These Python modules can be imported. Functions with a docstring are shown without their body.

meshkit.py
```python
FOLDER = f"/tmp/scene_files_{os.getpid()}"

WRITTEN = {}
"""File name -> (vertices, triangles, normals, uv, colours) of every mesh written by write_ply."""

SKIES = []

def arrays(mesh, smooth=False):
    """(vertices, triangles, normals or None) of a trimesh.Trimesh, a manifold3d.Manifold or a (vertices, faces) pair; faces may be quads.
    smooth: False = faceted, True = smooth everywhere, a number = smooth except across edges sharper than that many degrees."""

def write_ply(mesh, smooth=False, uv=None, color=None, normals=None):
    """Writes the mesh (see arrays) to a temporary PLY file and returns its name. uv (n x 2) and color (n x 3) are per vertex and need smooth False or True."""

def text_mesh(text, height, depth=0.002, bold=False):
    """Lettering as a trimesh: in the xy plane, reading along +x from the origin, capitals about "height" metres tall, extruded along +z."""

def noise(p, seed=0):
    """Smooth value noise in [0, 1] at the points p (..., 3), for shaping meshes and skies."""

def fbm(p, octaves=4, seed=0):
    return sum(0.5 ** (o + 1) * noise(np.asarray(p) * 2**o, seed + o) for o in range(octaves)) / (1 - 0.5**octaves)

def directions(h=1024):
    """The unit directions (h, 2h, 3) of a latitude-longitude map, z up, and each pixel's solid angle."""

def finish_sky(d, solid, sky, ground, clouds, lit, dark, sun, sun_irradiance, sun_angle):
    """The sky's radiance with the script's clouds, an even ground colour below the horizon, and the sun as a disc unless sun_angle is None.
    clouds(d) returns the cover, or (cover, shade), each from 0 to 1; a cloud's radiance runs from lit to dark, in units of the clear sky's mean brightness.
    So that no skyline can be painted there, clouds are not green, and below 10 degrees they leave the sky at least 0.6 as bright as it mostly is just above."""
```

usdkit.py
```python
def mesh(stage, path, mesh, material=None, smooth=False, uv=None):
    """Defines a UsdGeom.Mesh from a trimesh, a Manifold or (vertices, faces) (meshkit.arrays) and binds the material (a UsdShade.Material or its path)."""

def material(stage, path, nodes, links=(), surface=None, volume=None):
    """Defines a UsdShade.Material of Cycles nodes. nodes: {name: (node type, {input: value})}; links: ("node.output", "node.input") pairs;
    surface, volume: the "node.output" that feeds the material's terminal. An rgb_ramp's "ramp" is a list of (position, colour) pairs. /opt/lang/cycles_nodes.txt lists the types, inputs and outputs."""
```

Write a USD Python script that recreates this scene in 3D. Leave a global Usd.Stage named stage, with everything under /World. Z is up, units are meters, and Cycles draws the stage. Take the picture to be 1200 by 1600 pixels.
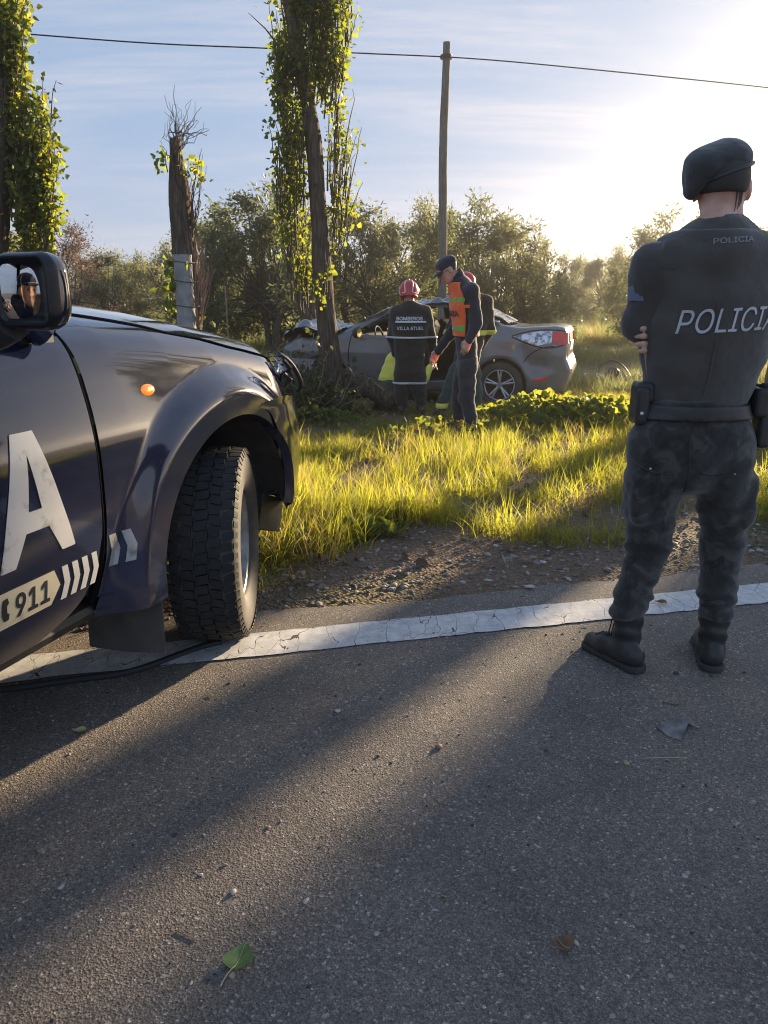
import math, random
import numpy as np, trimesh, usdkit, meshkit
import manifold3d as mf
from shapely.geometry import Polygon, LineString
from pxr import Usd, UsdGeom, UsdLux, UsdShade, Gf, Sdf, Vt

stage = Usd.Stage.CreateInMemory()
UsdGeom.SetStageUpAxis(stage, "Z")
world = UsdGeom.Xform.Define(stage, "/World")
stage.SetDefaultPrim(world.GetPrim())
UsdGeom.Scope.Define(stage, "/World/Looks")

# ------------------------------------------------------------------ camera, sky, sun, exposure
FPX, PITCH, CAMH = 1202.0, math.radians(15.6), 1.33
SUN_AZ, SUN_EL = math.radians(37.8), math.radians(10.5)
cam = UsdGeom.Camera.Define(stage, "/World/camera")
cam.CreateHorizontalApertureAttr(36.0)
cam.CreateFocalLengthAttr(36.0 * FPX / 1200.0)
cam.CreateClippingRangeAttr(Gf.Vec2f(0.05, 5000))
cam.CreateExposureAttr(2.7)
cam.AddTranslateOp().Set(Gf.Vec3d(0, 0, CAMH))
cam.AddRotateXOp().Set(90 - math.degrees(PITCH))

M = {}
def mat(name, nodes, links=(), surface=None, volume=None):
    M[name] = usdkit.material(stage, "/World/Looks/" + name, nodes, links, surface, volume)
    return M[name]

sky_nodes = {
    "sky": ("sky_texture", {"sky_type": "single_scattering", "sun_disc": False, "sun_elevation": SUN_EL, "sun_rotation": SUN_AZ,
                            "air_density": 1.0, "aerosol_density": 0.3, "ozone_density": 2.5, "altitude": 700.0}),
    "tc": ("texture_coordinate", {}),
    "sep": ("separate_xyz", {}),
    "zc": ("math", {"math_type": "maximum", "value2": 0.0}),
    "za": ("math", {"math_type": "add", "value2": 0.13}),
    "px": ("math", {"math_type": "divide"}), "py": ("math", {"math_type": "divide"}),
    "plane": ("combine_xyz", {"z": 0.0}),
    "m1": ("mapping", {"rotation": (0, 0, 0.25), "scale": (0.45, 1.25, 1)}),
    "n1": ("noise_texture", {"scale": 1.1, "detail": 7.0, "roughness": 0.6, "distortion": 0.6}),
    "m2": ("mapping", {"rotation": (0, 0, 0.12), "scale": (0.9, 5.5, 1)}),
    "n2": ("noise_texture", {"scale": 2.4, "detail": 4.0, "roughness": 0.55, "distortion": 0.8}),
    "r1": ("map_range", {"from_min": 0.40, "from_max": 0.68, "to_min": 0.0, "to_max": 1.0, "clamp": True}),
    "r2": ("map_range", {"from_min": 0.35, "from_max": 0.7, "to_min": 0.35, "to_max": 1.0, "clamp": True}),
    "mul": ("math", {"math_type": "multiply"}),
    "fade": ("map_range", {"from_min": 0.02, "from_max": 0.22, "to_min": 0.5, "to_max": 0.8, "clamp": True}),
    "mul2": ("math", {"math_type": "multiply"}),
    "hs": ("hsv", {"hue": 0.5, "saturation": 0.25, "value": 1.3, "fac": 1.0}),
    "tint": ("mix", {"mix_type": "multiply", "fac": 1.0, "color2": (1.0, 0.93, 1.0)}),
    "mix": ("mix", {"mix_type": "mix"}), "dv": ("mix", {"mix_type": "multiply", "fac": 1.0, "color2": (1.3, 1.3, 1.3)}), "ad1": ("mix", {"mix_type": "add", "fac": 1.0, "color2": (1.0, 1.0, 1.0)}), "soft": ("mix", {"mix_type": "divide", "fac": 1.0}), "grade": ("mix", {"mix_type": "multiply", "fac": 1.0, "color2": (0.68, 0.83, 1.13)}),
    "bg": ("background_shader", {"strength": 0.15}),
}
sky_links = [("tc.generated", "sep.vector"), ("sep.z", "zc.value1"), ("zc.value", "za.value1"), ("sep.x", "px.value1"), ("za.value", "px.value2"),
             ("sep.y", "py.value1"), ("za.value", "py.value2"), ("px.value", "plane.x"), ("py.value", "plane.y"),
             ("plane.vector", "m1.vector"), ("m1.vector", "n1.vector"), ("plane.vector", "m2.vector"), ("m2.vector", "n2.vector"),
             ("n1.fac", "r1.value"), ("n2.fac", "r2.value"), ("r1.result", "mul.value1"), ("r2.result", "mul.value2"),
             ("sep.z", "fade.value"), ("mul.value", "mul2.value1"), ("fade.result", "mul2.value2"),
             ("sky.color", "dv.color1"), ("dv.color", "ad1.color1"), ("sky.color", "soft.color1"), ("ad1.color", "soft.color2"), ("soft.color", "hs.color"), ("hs.color", "tint.color1"), ("mul2.value", "mix.fac"), ("grade.color", "mix.color1"), ("soft.color", "grade.color1"), ("tint.color", "mix.color2"), ("mix.color", "bg.color")]
sky_mat = mat("sky_look", sky_nodes, sky_links, surface="bg.background")
dome = UsdLux.DomeLight.Define(stage, "/World/sky")
UsdShade.MaterialBindingAPI.Apply(dome.GetPrim()).Bind(sky_mat)
dome.GetPrim().SetCustomDataByKey("kind", "structure")

sun = UsdLux.DistantLight.Define(stage, "/World/sun")
sun.CreateIntensityAttr(0.72)
sun.CreateNormalizeAttr(True)
sun.CreateAngleAttr(1.0)
sun.CreateColorAttr(Gf.Vec3f(1.0, 0.78, 0.50))
_D = np.array([math.sin(SUN_AZ) * math.cos(SUN_EL), math.cos(SUN_AZ) * math.cos(SUN_EL), math.sin(SUN_EL)])
_x = np.cross([0, 0, 1.0], _D); _x /= np.linalg.norm(_x); _y = np.cross(_D, _x)
sun.AddTransformOp().Set(Gf.Matrix4d(*_x, 0, *_y, 0, *_D, 0, 0, 0, 0, 1))

# ------------------------------------------------------------------ helpers
_used = {}
def numbered(parent, name):
    k = (parent, name); n = _used.get(k, 0); _used[k] = n + 1
    return f"{parent}/{name}" + (f"_{n:03d}" if n else "")

def tag(o, label=None, cat=None, group=None, kind=None):
    o = o.GetPrim() if hasattr(o, "GetPrim") else o
    for k, v in (("label", label), ("category", cat), ("group", group), ("kind", kind)):
        if v: o.SetCustomDataByKey(k, v)
    return o

def path_of(parent):
    return "/World" if parent is None else str((parent.GetPrim() if hasattr(parent, "GetPrim") else parent).GetPath())

def obj(name, mesh, material, parent=None, smooth=False, label=None, uv=None):
    p = numbered(path_of(parent), name)
    m = usdkit.mesh(stage, p, mesh, M[material] if isinstance(material, str) else material, smooth, uv)
    if label: m.GetPrim().SetCustomDataByKey("label", label)
    if name in ("stems", "twigs", "branches", "leaves", "dead_shoots", "crown", "tread", "torn_grille_mesh", "engine_bay", "laces"): m.GetPrim().SetCustomDataByKey("kind", "stuff")
    return m.GetPrim()

def thing(name, label, cat, loc=(0, 0, 0), rz=0.0, group=None, kind=None):
    x = UsdGeom.Xform.Define(stage, numbered("/World", name))
    x.AddTranslateOp().Set(Gf.Vec3d(*map(float, loc))); x.AddRotateZOp().Set(float(rz)); x.AddScaleOp().Set(Gf.Vec3f(1, 1, 1))
    return tag(x, label, cat, group, kind)

def dup(root, loc, rz, label, group=None, scale=1.0, cat=None):
    was = root.GetCustomData()
    base = root.GetName()
    if len(base) > 4 and base[-4] == "_" and base[-3:].isdigit(): base = base[:-4]
    p = numbered("/World", base)
    x = UsdGeom.Xform.Define(stage, p)
    x.GetPrim().GetReferences().AddInternalReference(root.GetPath())
    x.GetPrim().SetInstanceable(True)
    pr = x.GetPrim()
    pr.GetAttribute("xformOp:translate").Set(Gf.Vec3d(*map(float, loc)))
    pr.GetAttribute("xformOp:rotateZ").Set(float(rz))
    s = (scale,) * 3 if np.ndim(scale) == 0 else scale
    pr.GetAttribute("xformOp:scale").Set(Gf.Vec3f(*map(float, s)))
    return tag(pr, label, cat or was["category"], group or was.get("group"))

def ray(px, py):
    u, v = (px - 600) / FPX, (py - 800) / FPX
    c, s = math.cos(PITCH), math.sin(PITCH)
    return np.array([u, c - s * v, -s - c * v])
def at(px, py, Y):
    r = ray(px, py); t = Y / r[1]
    return np.array([r[0] * t, Y, CAMH + r[2] * t])
def on(px, py, z=0.0):
    r = ray(px, py); t = (z - CAMH) / r[2]
    return np.array([r[0] * t, r[1] * t, z])

class MB:
    """collects triangle meshes"""
    def __init__(s): s.v, s.f, s.n = [], [], 0
    def add(s, v, f):
        v, f = np.asarray(v, float), np.asarray(f, int)
        if f.shape[1] == 4: f = np.vstack([f[:, [0, 1, 2]], f[:, [0, 2, 3]]])
        s.v.append(v); s.f.append(f + s.n); s.n += len(v); return s
    def mesh(s, m): return s.add(m.vertices, m.faces)
    def box(s, c, size, R=None, bev=0.0):
        m = rbox(size, bev) if bev else trimesh.creation.box(size)
        v = np.array(m.vertices)
        if R is not None: v = v @ np.asarray(R).T
        return s.add(v + np.asarray(c, float), m.faces)
    def tube(s, pts, rad, sides=8, caps=True):
        v, f = tube(pts, rad, sides, caps); return s.add(v, f)
    def out(s): return np.vstack(s.v), np.vstack(s.f)

def rbox(size, bev):
    h = np.asarray(size, float) / 2; b = min(bev, h.min() * 0.95)
    pts = [(sx * (h[0] - b * i), sy * (h[1] - b * j), sz * (h[2] - b * k)) for sx in (-1, 1) for sy in (-1, 1) for sz in (-1, 1) for i, j, k in ((0, 1, 1), (1, 0, 1), (1, 1, 0))]
    return trimesh.convex.convex_hull(np.array(pts))

def tube(pts, rad, sides=8, caps=True):
    p = np.asarray(pts, float); n = len(p)
    r = np.broadcast_to(np.asarray(rad, float), (n,)) if np.ndim(rad) < 1 or len(np.atleast_1d(rad)) == n else np.interp(np.linspace(0, 1, n), np.linspace(0, 1, len(rad)), rad)
    t = np.gradient(p, axis=0); t /= np.linalg.norm(t, axis=1, keepdims=True) + 1e-12
    a = np.cross(t[0], [0, 0, 1.0] if abs(t[0][2]) < 0.9 else [1.0, 0, 0]); a /= np.linalg.norm(a)
    A = []
    for i in range(n):
        a = a - t[i] * (a @ t[i]); a = a / (np.linalg.norm(a) + 1e-12); A.append(a)
    A = np.array(A); B = np.cross(t, A)
    ang = np.arange(sides) * 2 * np.pi / sides
    v = (p[:, None] + r[:, None, None] * (np.cos(ang)[None, :, None] * A[:, None] + np.sin(ang)[None, :, None] * B[:, None])).reshape(-1, 3)
    i, j = np.meshgrid(np.arange(n - 1), np.arange(sides), indexing="ij")
    q = np.stack([i * sides + j, i * sides + (j + 1) % sides, (i + 1) * sides + (j + 1) % sides, (i + 1) * sides + j], -1).reshape(-1, 4)
    f = np.vstack([q[:, [0, 1, 2]], q[:, [0, 2, 3]]])
    if caps:
        v = np.vstack([v, p[:1], p[-1:]]); c0, c1 = len(v) - 2, len(v) - 1
        k = np.arange(sides); k2 = (k + 1) % sides
        f = np.vstack([f, np.stack([k2, k, np.full(sides, c0)], 1), np.stack([(n - 1) * sides + k, (n - 1) * sides + k2, np.full(sides, c1)], 1)])
    return v, f

def grid_faces(nu, nv, wrap_u=False):
    i, j = np.meshgrid(np.arange(nu if wrap_u else nu - 1), np.arange(nv - 1), indexing="ij")
    a, b = i * nv + j, ((i + 1) % nu) * nv + j
    return np.stack([a, b, b + 1, a + 1], -1).reshape(-1, 4)

def spline(pts, n):
    from scipy.interpolate import CubicSpline
    p = np.asarray(pts, float)
    d = np.r_[0, np.cumsum(np.linalg.norm(np.diff(p, axis=0), axis=1))]
    return CubicSpline(d, p)(np.linspace(0, d[-1], n))

def rotz(a): c, s = math.cos(a), math.sin(a); return np.array([[c, -s, 0], [s, c, 0], [0, 0, 1.0]])
def rotx(a): c, s = math.cos(a), math.sin(a); return np.array([[1.0, 0, 0], [0, c, -s], [0, s, c]])
def roty(a): c, s = math.cos(a), math.sin(a); return np.array([[c, 0, s], [0, 1.0, 0], [-s, 0, c]])

# --- signed distance modelling: primitives are functions of points, meshed by surface nets
def S_cap(a, b, ra, rb=None, flat=None):
    a, b = np.asarray(a, float), np.asarray(b, float); rb = ra if rb is None else rb
    if flat is not None: fd, ff = np.asarray(flat[0], float) / np.linalg.norm(flat[0]), flat[1]
    def f(p):
        ab = b - a; q = p - a
        t = np.clip((q @ ab) / (ab @ ab + 1e-12), 0, 1)
        e = q - t[..., None] * ab
        if flat is not None: e = e + (e @ fd)[..., None] * fd * (1 / ff - 1)
        d = np.linalg.norm(e, axis=-1) - (ra + (rb - ra) * t)
        return d * (ff if flat is not None and ff < 1 else 1)
    return f
def S_ell(c, r, R=None):
    c, r = np.asarray(c, float), np.asarray(r, float)
    def f(p):
        q = p - c
        if R is not None: q = q @ np.asarray(R)
        k0 = np.linalg.norm(q / r, axis=-1); k1 = np.linalg.norm(q / r ** 2, axis=-1)
        return k0 * (k0 - 1) / np.maximum(k1, 1e-9)
    return f
def S_box(c, h, r=0.0, R=None):
    c, h = np.asarray(c, float), np.asarray(h, float)
    def f(p):
        q = p - c
        if R is not None: q = q @ np.asarray(R)
        q = np.abs(q) - (h - r)
        return np.linalg.norm(np.maximum(q, 0), axis=-1) + np.minimum(q.max(-1), 0) - r
    return f
def smin(a, b, k):
    if k <= 0: return np.minimum(a, b)
    h = np.maximum(k - np.abs(a - b), 0) / k
    return np.minimum(a, b) - h * h * k * 0.25
def smax(a, b, k): return -smin(-a, -b, k)
def S_union(fs, k=0.02):
    def f(p):
        d = fs[0](p)
        for g in fs[1:]: d = smin(d, g(p), k)
        return d
    return f
def S_cut(a, b, k=0.005):
    return lambda p: smax(a(p), -b(p), k)
def S_and(a, b, k=0.005):
    return lambda p: smax(a(p), b(p), k)

def nets(f, lo, hi, h, smooth_it=0):
    lo, hi = np.asarray(lo, float), np.asarray(hi, float)
    n = np.maximum(np.ceil((hi - lo) / h).astype(int) + 1, 3)
    ax = [lo[k] + h * np.arange(n[k]) for k in range(3)]
    BS = 4; nb = -(-n // BS)
    C = np.stack(np.meshgrid(*[lo[k] + h * (np.arange(nb[k]) * BS + (BS - 1) / 2) for k in range(3)], indexing="ij"), -1).reshape(-1, 3)
    cv = np.concatenate([f(C[i:i + 60000]) for i in range(0, len(C), 60000)])
    near = np.abs(cv) < h * BS * 1.9 + 0.012
    full = np.repeat(cv[:, None], BS ** 3, 1)
    off = np.stack(np.meshgrid(*[np.arange(BS)] * 3, indexing="ij"), -1).reshape(-1, 3) * h - h * (BS - 1) / 2
    for i in range(0, int(near.sum()), 2000):
        ids = np.flatnonzero(near)[i:i + 2000]
        full[ids] = f((C[ids][:, None] + off).reshape(-1, 3)).reshape(len(ids), -1)
    D = full.reshape(*nb, BS, BS, BS).transpose(0, 3, 1, 4, 2, 5).reshape(*(nb * BS))[:n[0], :n[1], :n[2]].copy()
    D[D == 0] = 1e-9
    D[0], D[-1], D[:, 0], D[:, -1], D[:, :, 0], D[:, :, -1] = (np.maximum(x, 1e-6) for x in (D[0], D[-1], D[:, 0], D[:, -1], D[:, :, 0], D[:, :, -1]))
    neg = D < 0
    acc = np.zeros(tuple(n - 1) + (3,)); cnt = np.zeros(tuple(n - 1))
    cube = lambda A, o: A[o[0]:n[0] - 1 + o[0], o[1]:n[1] - 1 + o[1], o[2]:n[2] - 1 + o[2]]
    for axis in range(3):
        for o in np.ndindex(2, 2, 2):
            if o[axis]: continue
            o2 = list(o); o2[axis] = 1
            a, b = cube(D, o), cube(D, o2)
            cr = (a < 0) != (b < 0)
            t = np.where(cr, a / np.where(cr, a - b, 1), 0)
            for k in range(3):
                acc[..., k] += np.where(cr, (t if k == axis else o[k]), 0)
            cnt += cr
    act = cnt > 0
    idx = -np.ones(tuple(n - 1), int); idx[act] = np.arange(act.sum())
    cells = np.argwhere(act)
    V = lo + h * (cells + acc[act] / cnt[act][:, None])
    F = []
    for axis in range(3):
        u, w = (axis + 1) % 3, (axis + 2) % 3
        sl = [slice(None)] * 3; sl2 = [slice(None)] * 3
        sl[axis] = slice(0, -1); sl2[axis] = slice(1, None)
        ch = neg[tuple(sl)] != neg[tuple(sl2)]
        inner = np.zeros_like(ch); q = [slice(None)] * 3; q[u] = slice(1, -1); q[w] = slice(1, -1); inner[tuple(q)] = True
        e = np.argwhere(ch & inner)
        if not len(e): continue
        s = neg[tuple(e.T)]
        def cell(du, dw):
            c = e.copy(); c[:, u] -= du; c[:, w] -= dw; return idx[tuple(c.T)]
        quad = np.stack([cell(1, 1), cell(0, 1), cell(0, 0), cell(1, 0)], 1)
        quad[~s] = quad[~s][:, ::-1]
        F.append(quad)
    F = np.vstack(F)
    m = trimesh.Trimesh(V, np.vstack([F[:, [0, 1, 2]], F[:, [0, 2, 3]]]), process=False)
    if smooth_it: trimesh.smoothing.filter_taubin(m, lamb=0.5, nu=0.52, iterations=smooth_it)
    return m

def cast(f, o, d, far=1.0, back=0.0):
    """sphere traces points o along d until f = 0"""
    o = np.asarray(o, float); d = np.asarray(d, float); d = d / np.linalg.norm(d)
    t = np.full(len(o), -back)
    for _ in range(60):
        t = t + np.clip(f(o + t[:, None] * d), -0.02, 0.1) * 0.8
        t = np.minimum(t, far)
    return o + t[:, None] * d

def text_on(f, text, height, origin, e1, e2, d, lift=0.0015, bold=True, shear=0.0, sx=1.0, sub=0.02, center=False, back=0.0):
    t = meshkit.text_mesh(text, height, 0.001, bold)
    v, fc = trimesh.remesh.subdivide_to_size(t.vertices, t.faces, sub)
    if center: v = v - [(v[:, 0].min() + v[:, 0].max()) / 2, 0, 0]
    e1, e2, d = (np.asarray(x, float) for x in (e1, e2, d))
    d = d / np.linalg.norm(d)
    o = np.asarray(origin, float) + ((v[:, 0] * sx + shear * v[:, 1])[:, None]) * e1 + v[:, 1:2] * e2
    q = cast(f, o, d, 1.0, back) - d * (lift + v[:, 2:3])
    return trimesh.Trimesh(q, fc, process=False)

def wrinkle(m, amp, scale, seed=0, stretch=(1, 1, 1), octaves=3):
    m = m.copy(); v = np.array(m.vertices); n = np.array(m.vertex_normals)
    m.vertices = v + n * (amp * (meshkit.fbm(v * scale * np.asarray(stretch), octaves, seed) - 0.5) * 2)[:, None]
    return m

# ------------------------------------------------------------------ simple materials
def pbr(name, color, rough=0.5, noise=None, bump=None, metallic=0.0, coat=0.0, spec=0.5, color2=None, ramp=(0.35, 0.65), sheen=0.0, space="object"):
    """principled with optional noise-mixed second colour and noise bump. noise/bump: (scale, detail) / (scale, distance, strength)"""
    n = {"p": ("principled_bsdf", {"base_color": color, "roughness": rough, "metallic": metallic, "coat_weight": coat, "specular_ior_level": spec, "sheen_weight": sheen})}
    l = []
    if color2 is not None or bump: n["tc"] = ("texture_coordinate", {})
    if color2 is not None:
        n["n"] = ("noise_texture", {"scale": noise[0], "detail": noise[1], "roughness": 0.62})
        n["r"] = ("rgb_ramp", {"ramp": [(ramp[0], color), (ramp[1], color2)]})
        l += [(f"tc.{space}", "n.vector"), ("n.fac", "r.fac"), ("r.color", "p.base_color")]
    if bump:
        n["bn"] = ("noise_texture", {"scale": bump[0], "detail": 4.0, "roughness": 0.6})
        n["b"] = ("bump", {"distance": bump[1], "strength": bump[2]})
        l += [(f"tc.{space}", "bn.vector"), ("bn.fac", "b.height"), ("b.normal", "p.normal")]
    return mat(name, n, l, "p.BSDF")

def leaf_mat(name, c1, c2, trans, rough=0.5, tfac=0.45, scale=0.8):
    """two-tone leaf with light passing through"""
    n = {"g": ("geometry", {}), "r": ("rgb_ramp", {"ramp": [(0.0, c1), (1.0, c2)]}),
         "p": ("principled_bsdf", {"roughness": rough, "specular_ior_level": 0.35}),
         "rt": ("rgb_ramp", {"ramp": [(0.0, tuple(x * 0.75 for x in trans)), (1.0, trans)]}),
         "t": ("translucent_bsdf", {"color": trans}), "m": ("mix_closure", {"fac": tfac})}
    l = [("g.random_per_island", "r.fac"), ("r.color", "p.base_color"), ("g.random_per_island", "rt.fac"), ("rt.color", "t.color"), ("p.BSDF", "m.closure1"), ("t.BSDF", "m.closure2")]
    return mat(name, n, l, "m.closure")
# ------------------------------------------------------------------ ground, road, shoulder
RA = math.radians(13.6)
RE, RN = np.array([math.cos(RA), math.sin(RA)]), np.array([-math.sin(RA), math.cos(RA)])
R0 = np.array([0.0, 2.925])
def along(x, y): return (np.asarray(x) - R0[0]) * RE[0] + (np.asarray(y) - R0[1]) * RE[1]
def across(x, y): return (np.asarray(x) - R0[0]) * RN[0] + (np.asarray(y) - R0[1]) * RN[1]
def road_xy(a, s): return R0[0] + a * RE[0] + s * RN[0], R0[1] + a * RE[1] + s * RN[1]
def edge_s(a): return 0.36 + 0.07 * (meshkit.fbm(np.stack([np.asarray(a, float) * 1.7, 0 * np.asarray(a, float), 0 * np.asarray(a, float)], -1), 4, 3) - 0.5) * 2

def ground_z(x, y):
    x, y = np.asarray(x, float), np.asarray(y, float)
    s = across(x, y)
    z = np.interp(s, [-30, 0.0, 0.34, 0.5, 1.2, 3.5, 5.0, 7.3, 9.5, 14, 22, 60, 400], [-0.03, -0.03, -0.012, -0.006, -0.004, -0.008, -0.03, -0.14, -0.18, -0.12, -0.02, 0.0, 0.0])
    p = np.stack([x, y, 0 * x], -1)
    amp = np.clip((s - 0.9) / 2.2, 0, 1)
    z = z + amp * (0.07 * (meshkit.fbm(p * 0.9, 4, 5) - 0.5) + 0.05 * (meshkit.fbm(p * 3.1, 3, 6) - 0.5))
    z = z + np.clip((s - 0.42) / 0.3, 0, 1) * 0.022 * (meshkit.fbm(p * 9.0, 3, 8) - 0.5)
    return z

def dense(*segs):
    out = []
    for a, b, st in segs: out += list(np.arange(a, b, st))
    return np.array(out + [segs[-1][1]])
gx = dense((-300, -100, 50), (-100, -30, 7), (-30, -8, 0.8), (-8, -3, .12), (-3, 3.4, 0.05), (3.4, 9, .12), (9, 30, .8), (30, 100, 7), (100, 300, 50))
gy = dense((-200, -40, 40), (-40, -4, 4), (-4, 2, .6), (2, 5.5, 0.05), (5.5, 9, .08), (9, 16, .14), (16, 40, 0.8), (40, 120, 6), (120, 400, 70))
X, Y = np.meshgrid(gx, gy, indexing="ij")
Z = ground_z(X, Y)
far = np.hypot(X, Y) > 80
Z[far] -= 0.0
mat("soil", {
    "g": ("geometry", {}), "n1": ("noise_texture", {"scale": 0.55, "detail": 6.0, "roughness": 0.62}), "n2": ("noise_texture", {"scale": 38.0, "detail": 5.0, "roughness": 0.7}),
    "r1": ("rgb_ramp", {"ramp": [(0.36, (0.27, 0.185, 0.135)), (0.5, (0.215, 0.155, 0.105)), (0.62, (0.12, 0.115, 0.05))]}),
    "r2": ("rgb_ramp", {"ramp": [(0.25, (0.5, 0.5, 0.5)), (0.75, (1.45, 1.4, 1.35))]}),
    "mx": ("mix", {"mix_type": "multiply", "fac": 1.0}), "b": ("bump", {"distance": 0.02, "strength": 0.9}),
    "v": ("voronoi_texture", {"scale": 60.0}), "ad": ("math", {"math_type": "add"}),
    "p": ("principled_bsdf", {"roughness": 0.95, "specular_ior_level": 0.2})},
    [("g.position", "n1.vector"), ("g.position", "n2.vector"), ("g.position", "v.vector"), ("n1.fac", "r1.fac"), ("n2.fac", "r2.fac"), ("r1.color", "mx.color1"), ("r2.color", "mx.color2"),
     ("mx.color", "p.base_color"), ("n2.fac", "ad.value1"), ("v.distance", "ad.value2"), ("ad.value", "b.height"), ("b.normal", "p.normal")], "p.BSDF")
ground = tag(obj("ground", (np.stack([X, Y, Z], -1).reshape(-1, 3), grid_faces(len(gx), len(gy))), "soil", smooth=True), kind="structure")

# asphalt: aggregate of light and dark chips, warm grey binder, worn patches
mat("asphalt", {
    "g": ("geometry", {}),
    "v1": ("voronoi_texture", {"scale": 175.0}), "v2": ("voronoi_texture", {"scale": 380.0}), "v3": ("voronoi_texture", {"scale": 55.0}),
    "s1": ("separate_color", {}), "s3": ("separate_color", {}), "s2": ("separate_color", {}),
    "c1": ("rgb_ramp", {"ramp": [(0.0, (0.135, 0.118, 0.106)), (0.5, (0.185, 0.162, 0.144)), (0.85, (0.225, 0.197, 0.174)), (0.95, (0.26, 0.228, 0.2)), (0.985, (0.36, 0.33, 0.30)), (1.0, (0.50, 0.47, 0.44))], "interpolate": True}),
    "c2": ("rgb_ramp", {"ramp": [(0.0, (0.55, 0.55, 0.55)), (0.9, (1.15, 1.13, 1.1)), (1.0, (1.9, 1.85, 1.75))]}),
    "mx": ("mix", {"mix_type": "multiply", "fac": 1.0}),
    "t3": ("math", {"math_type": "greater_than", "value2": 0.965}), "d3": ("math", {"math_type": "less_than", "value2": 0.33}), "a3": ("math", {"math_type": "multiply"}),
    "chip": ("mix", {"mix_type": "mix", "color2": (0.34, 0.31, 0.28)}),
    "n": ("noise_texture", {"scale": 1.3, "detail": 8.0, "roughness": 0.72}), "rn": ("rgb_ramp", {"ramp": [(0.3, (0.66, 0.64, 0.63)), (0.5, (1.0, 0.98, 0.96)), (0.7, (1.3, 1.22, 1.12))]}),
    "m2": ("mix", {"mix_type": "multiply", "fac": 1.0}),
    "ad": ("math", {"math_type": "multiply_add", "value2": 0.35}),
    "b": ("bump", {"distance": 0.0017, "strength": 0.7}),
    "p": ("principled_bsdf", {"roughness": 0.8, "specular_ior_level": 0.35})},
    [("g.position", x + ".vector") for x in ("v1", "v2", "v3", "n")] +
    [("v1.color", "s1.color"), ("v2.color", "s2.color"), ("v3.color", "s3.color"), ("s1.r", "c1.fac"), ("s2.r", "c2.fac"), ("c1.color", "mx.color1"), ("c2.color", "mx.color2"),
     ("s3.g", "t3.value1"), ("v3.distance", "d3.value1"), ("t3.value", "a3.value1"), ("d3.value", "a3.value2"), ("a3.value", "chip.fac"), ("mx.color", "chip.color1"),
     ("n.fac", "rn.fac"), ("chip.color", "m2.color1"), ("rn.color", "m2.color2"), ("m2.color", "p.base_color"),
     ("v2.distance", "ad.value1"), ("v1.distance", "ad.value3"), ("ad.value", "b.height"), ("b.normal", "p.normal")], "p.BSDF")
ra = dense((-240, -40, 40), (-40, -8, 1.0), (-8, 10, 0.06), (10, 40, 1.0), (40, 240, 40))
es = edge_s(ra)
rows = [-7.0, -3.5, -1.5, 0.0, 0.2]
V = []
for s in rows: V.append(np.stack([*road_xy(ra, s), np.full(len(ra), 0.0)], -1))
V.append(np.stack([*road_xy(ra, es - 0.02), np.full(len(ra), -0.001)], -1))
V.append(np.stack([*road_xy(ra, es), np.full(len(ra), -0.03)], -1))
road = tag(obj("road", (np.stack(V, 1).reshape(-1, 3), grid_faces(len(ra), len(V))[:, ::-1]), "asphalt"), kind="structure")

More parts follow.
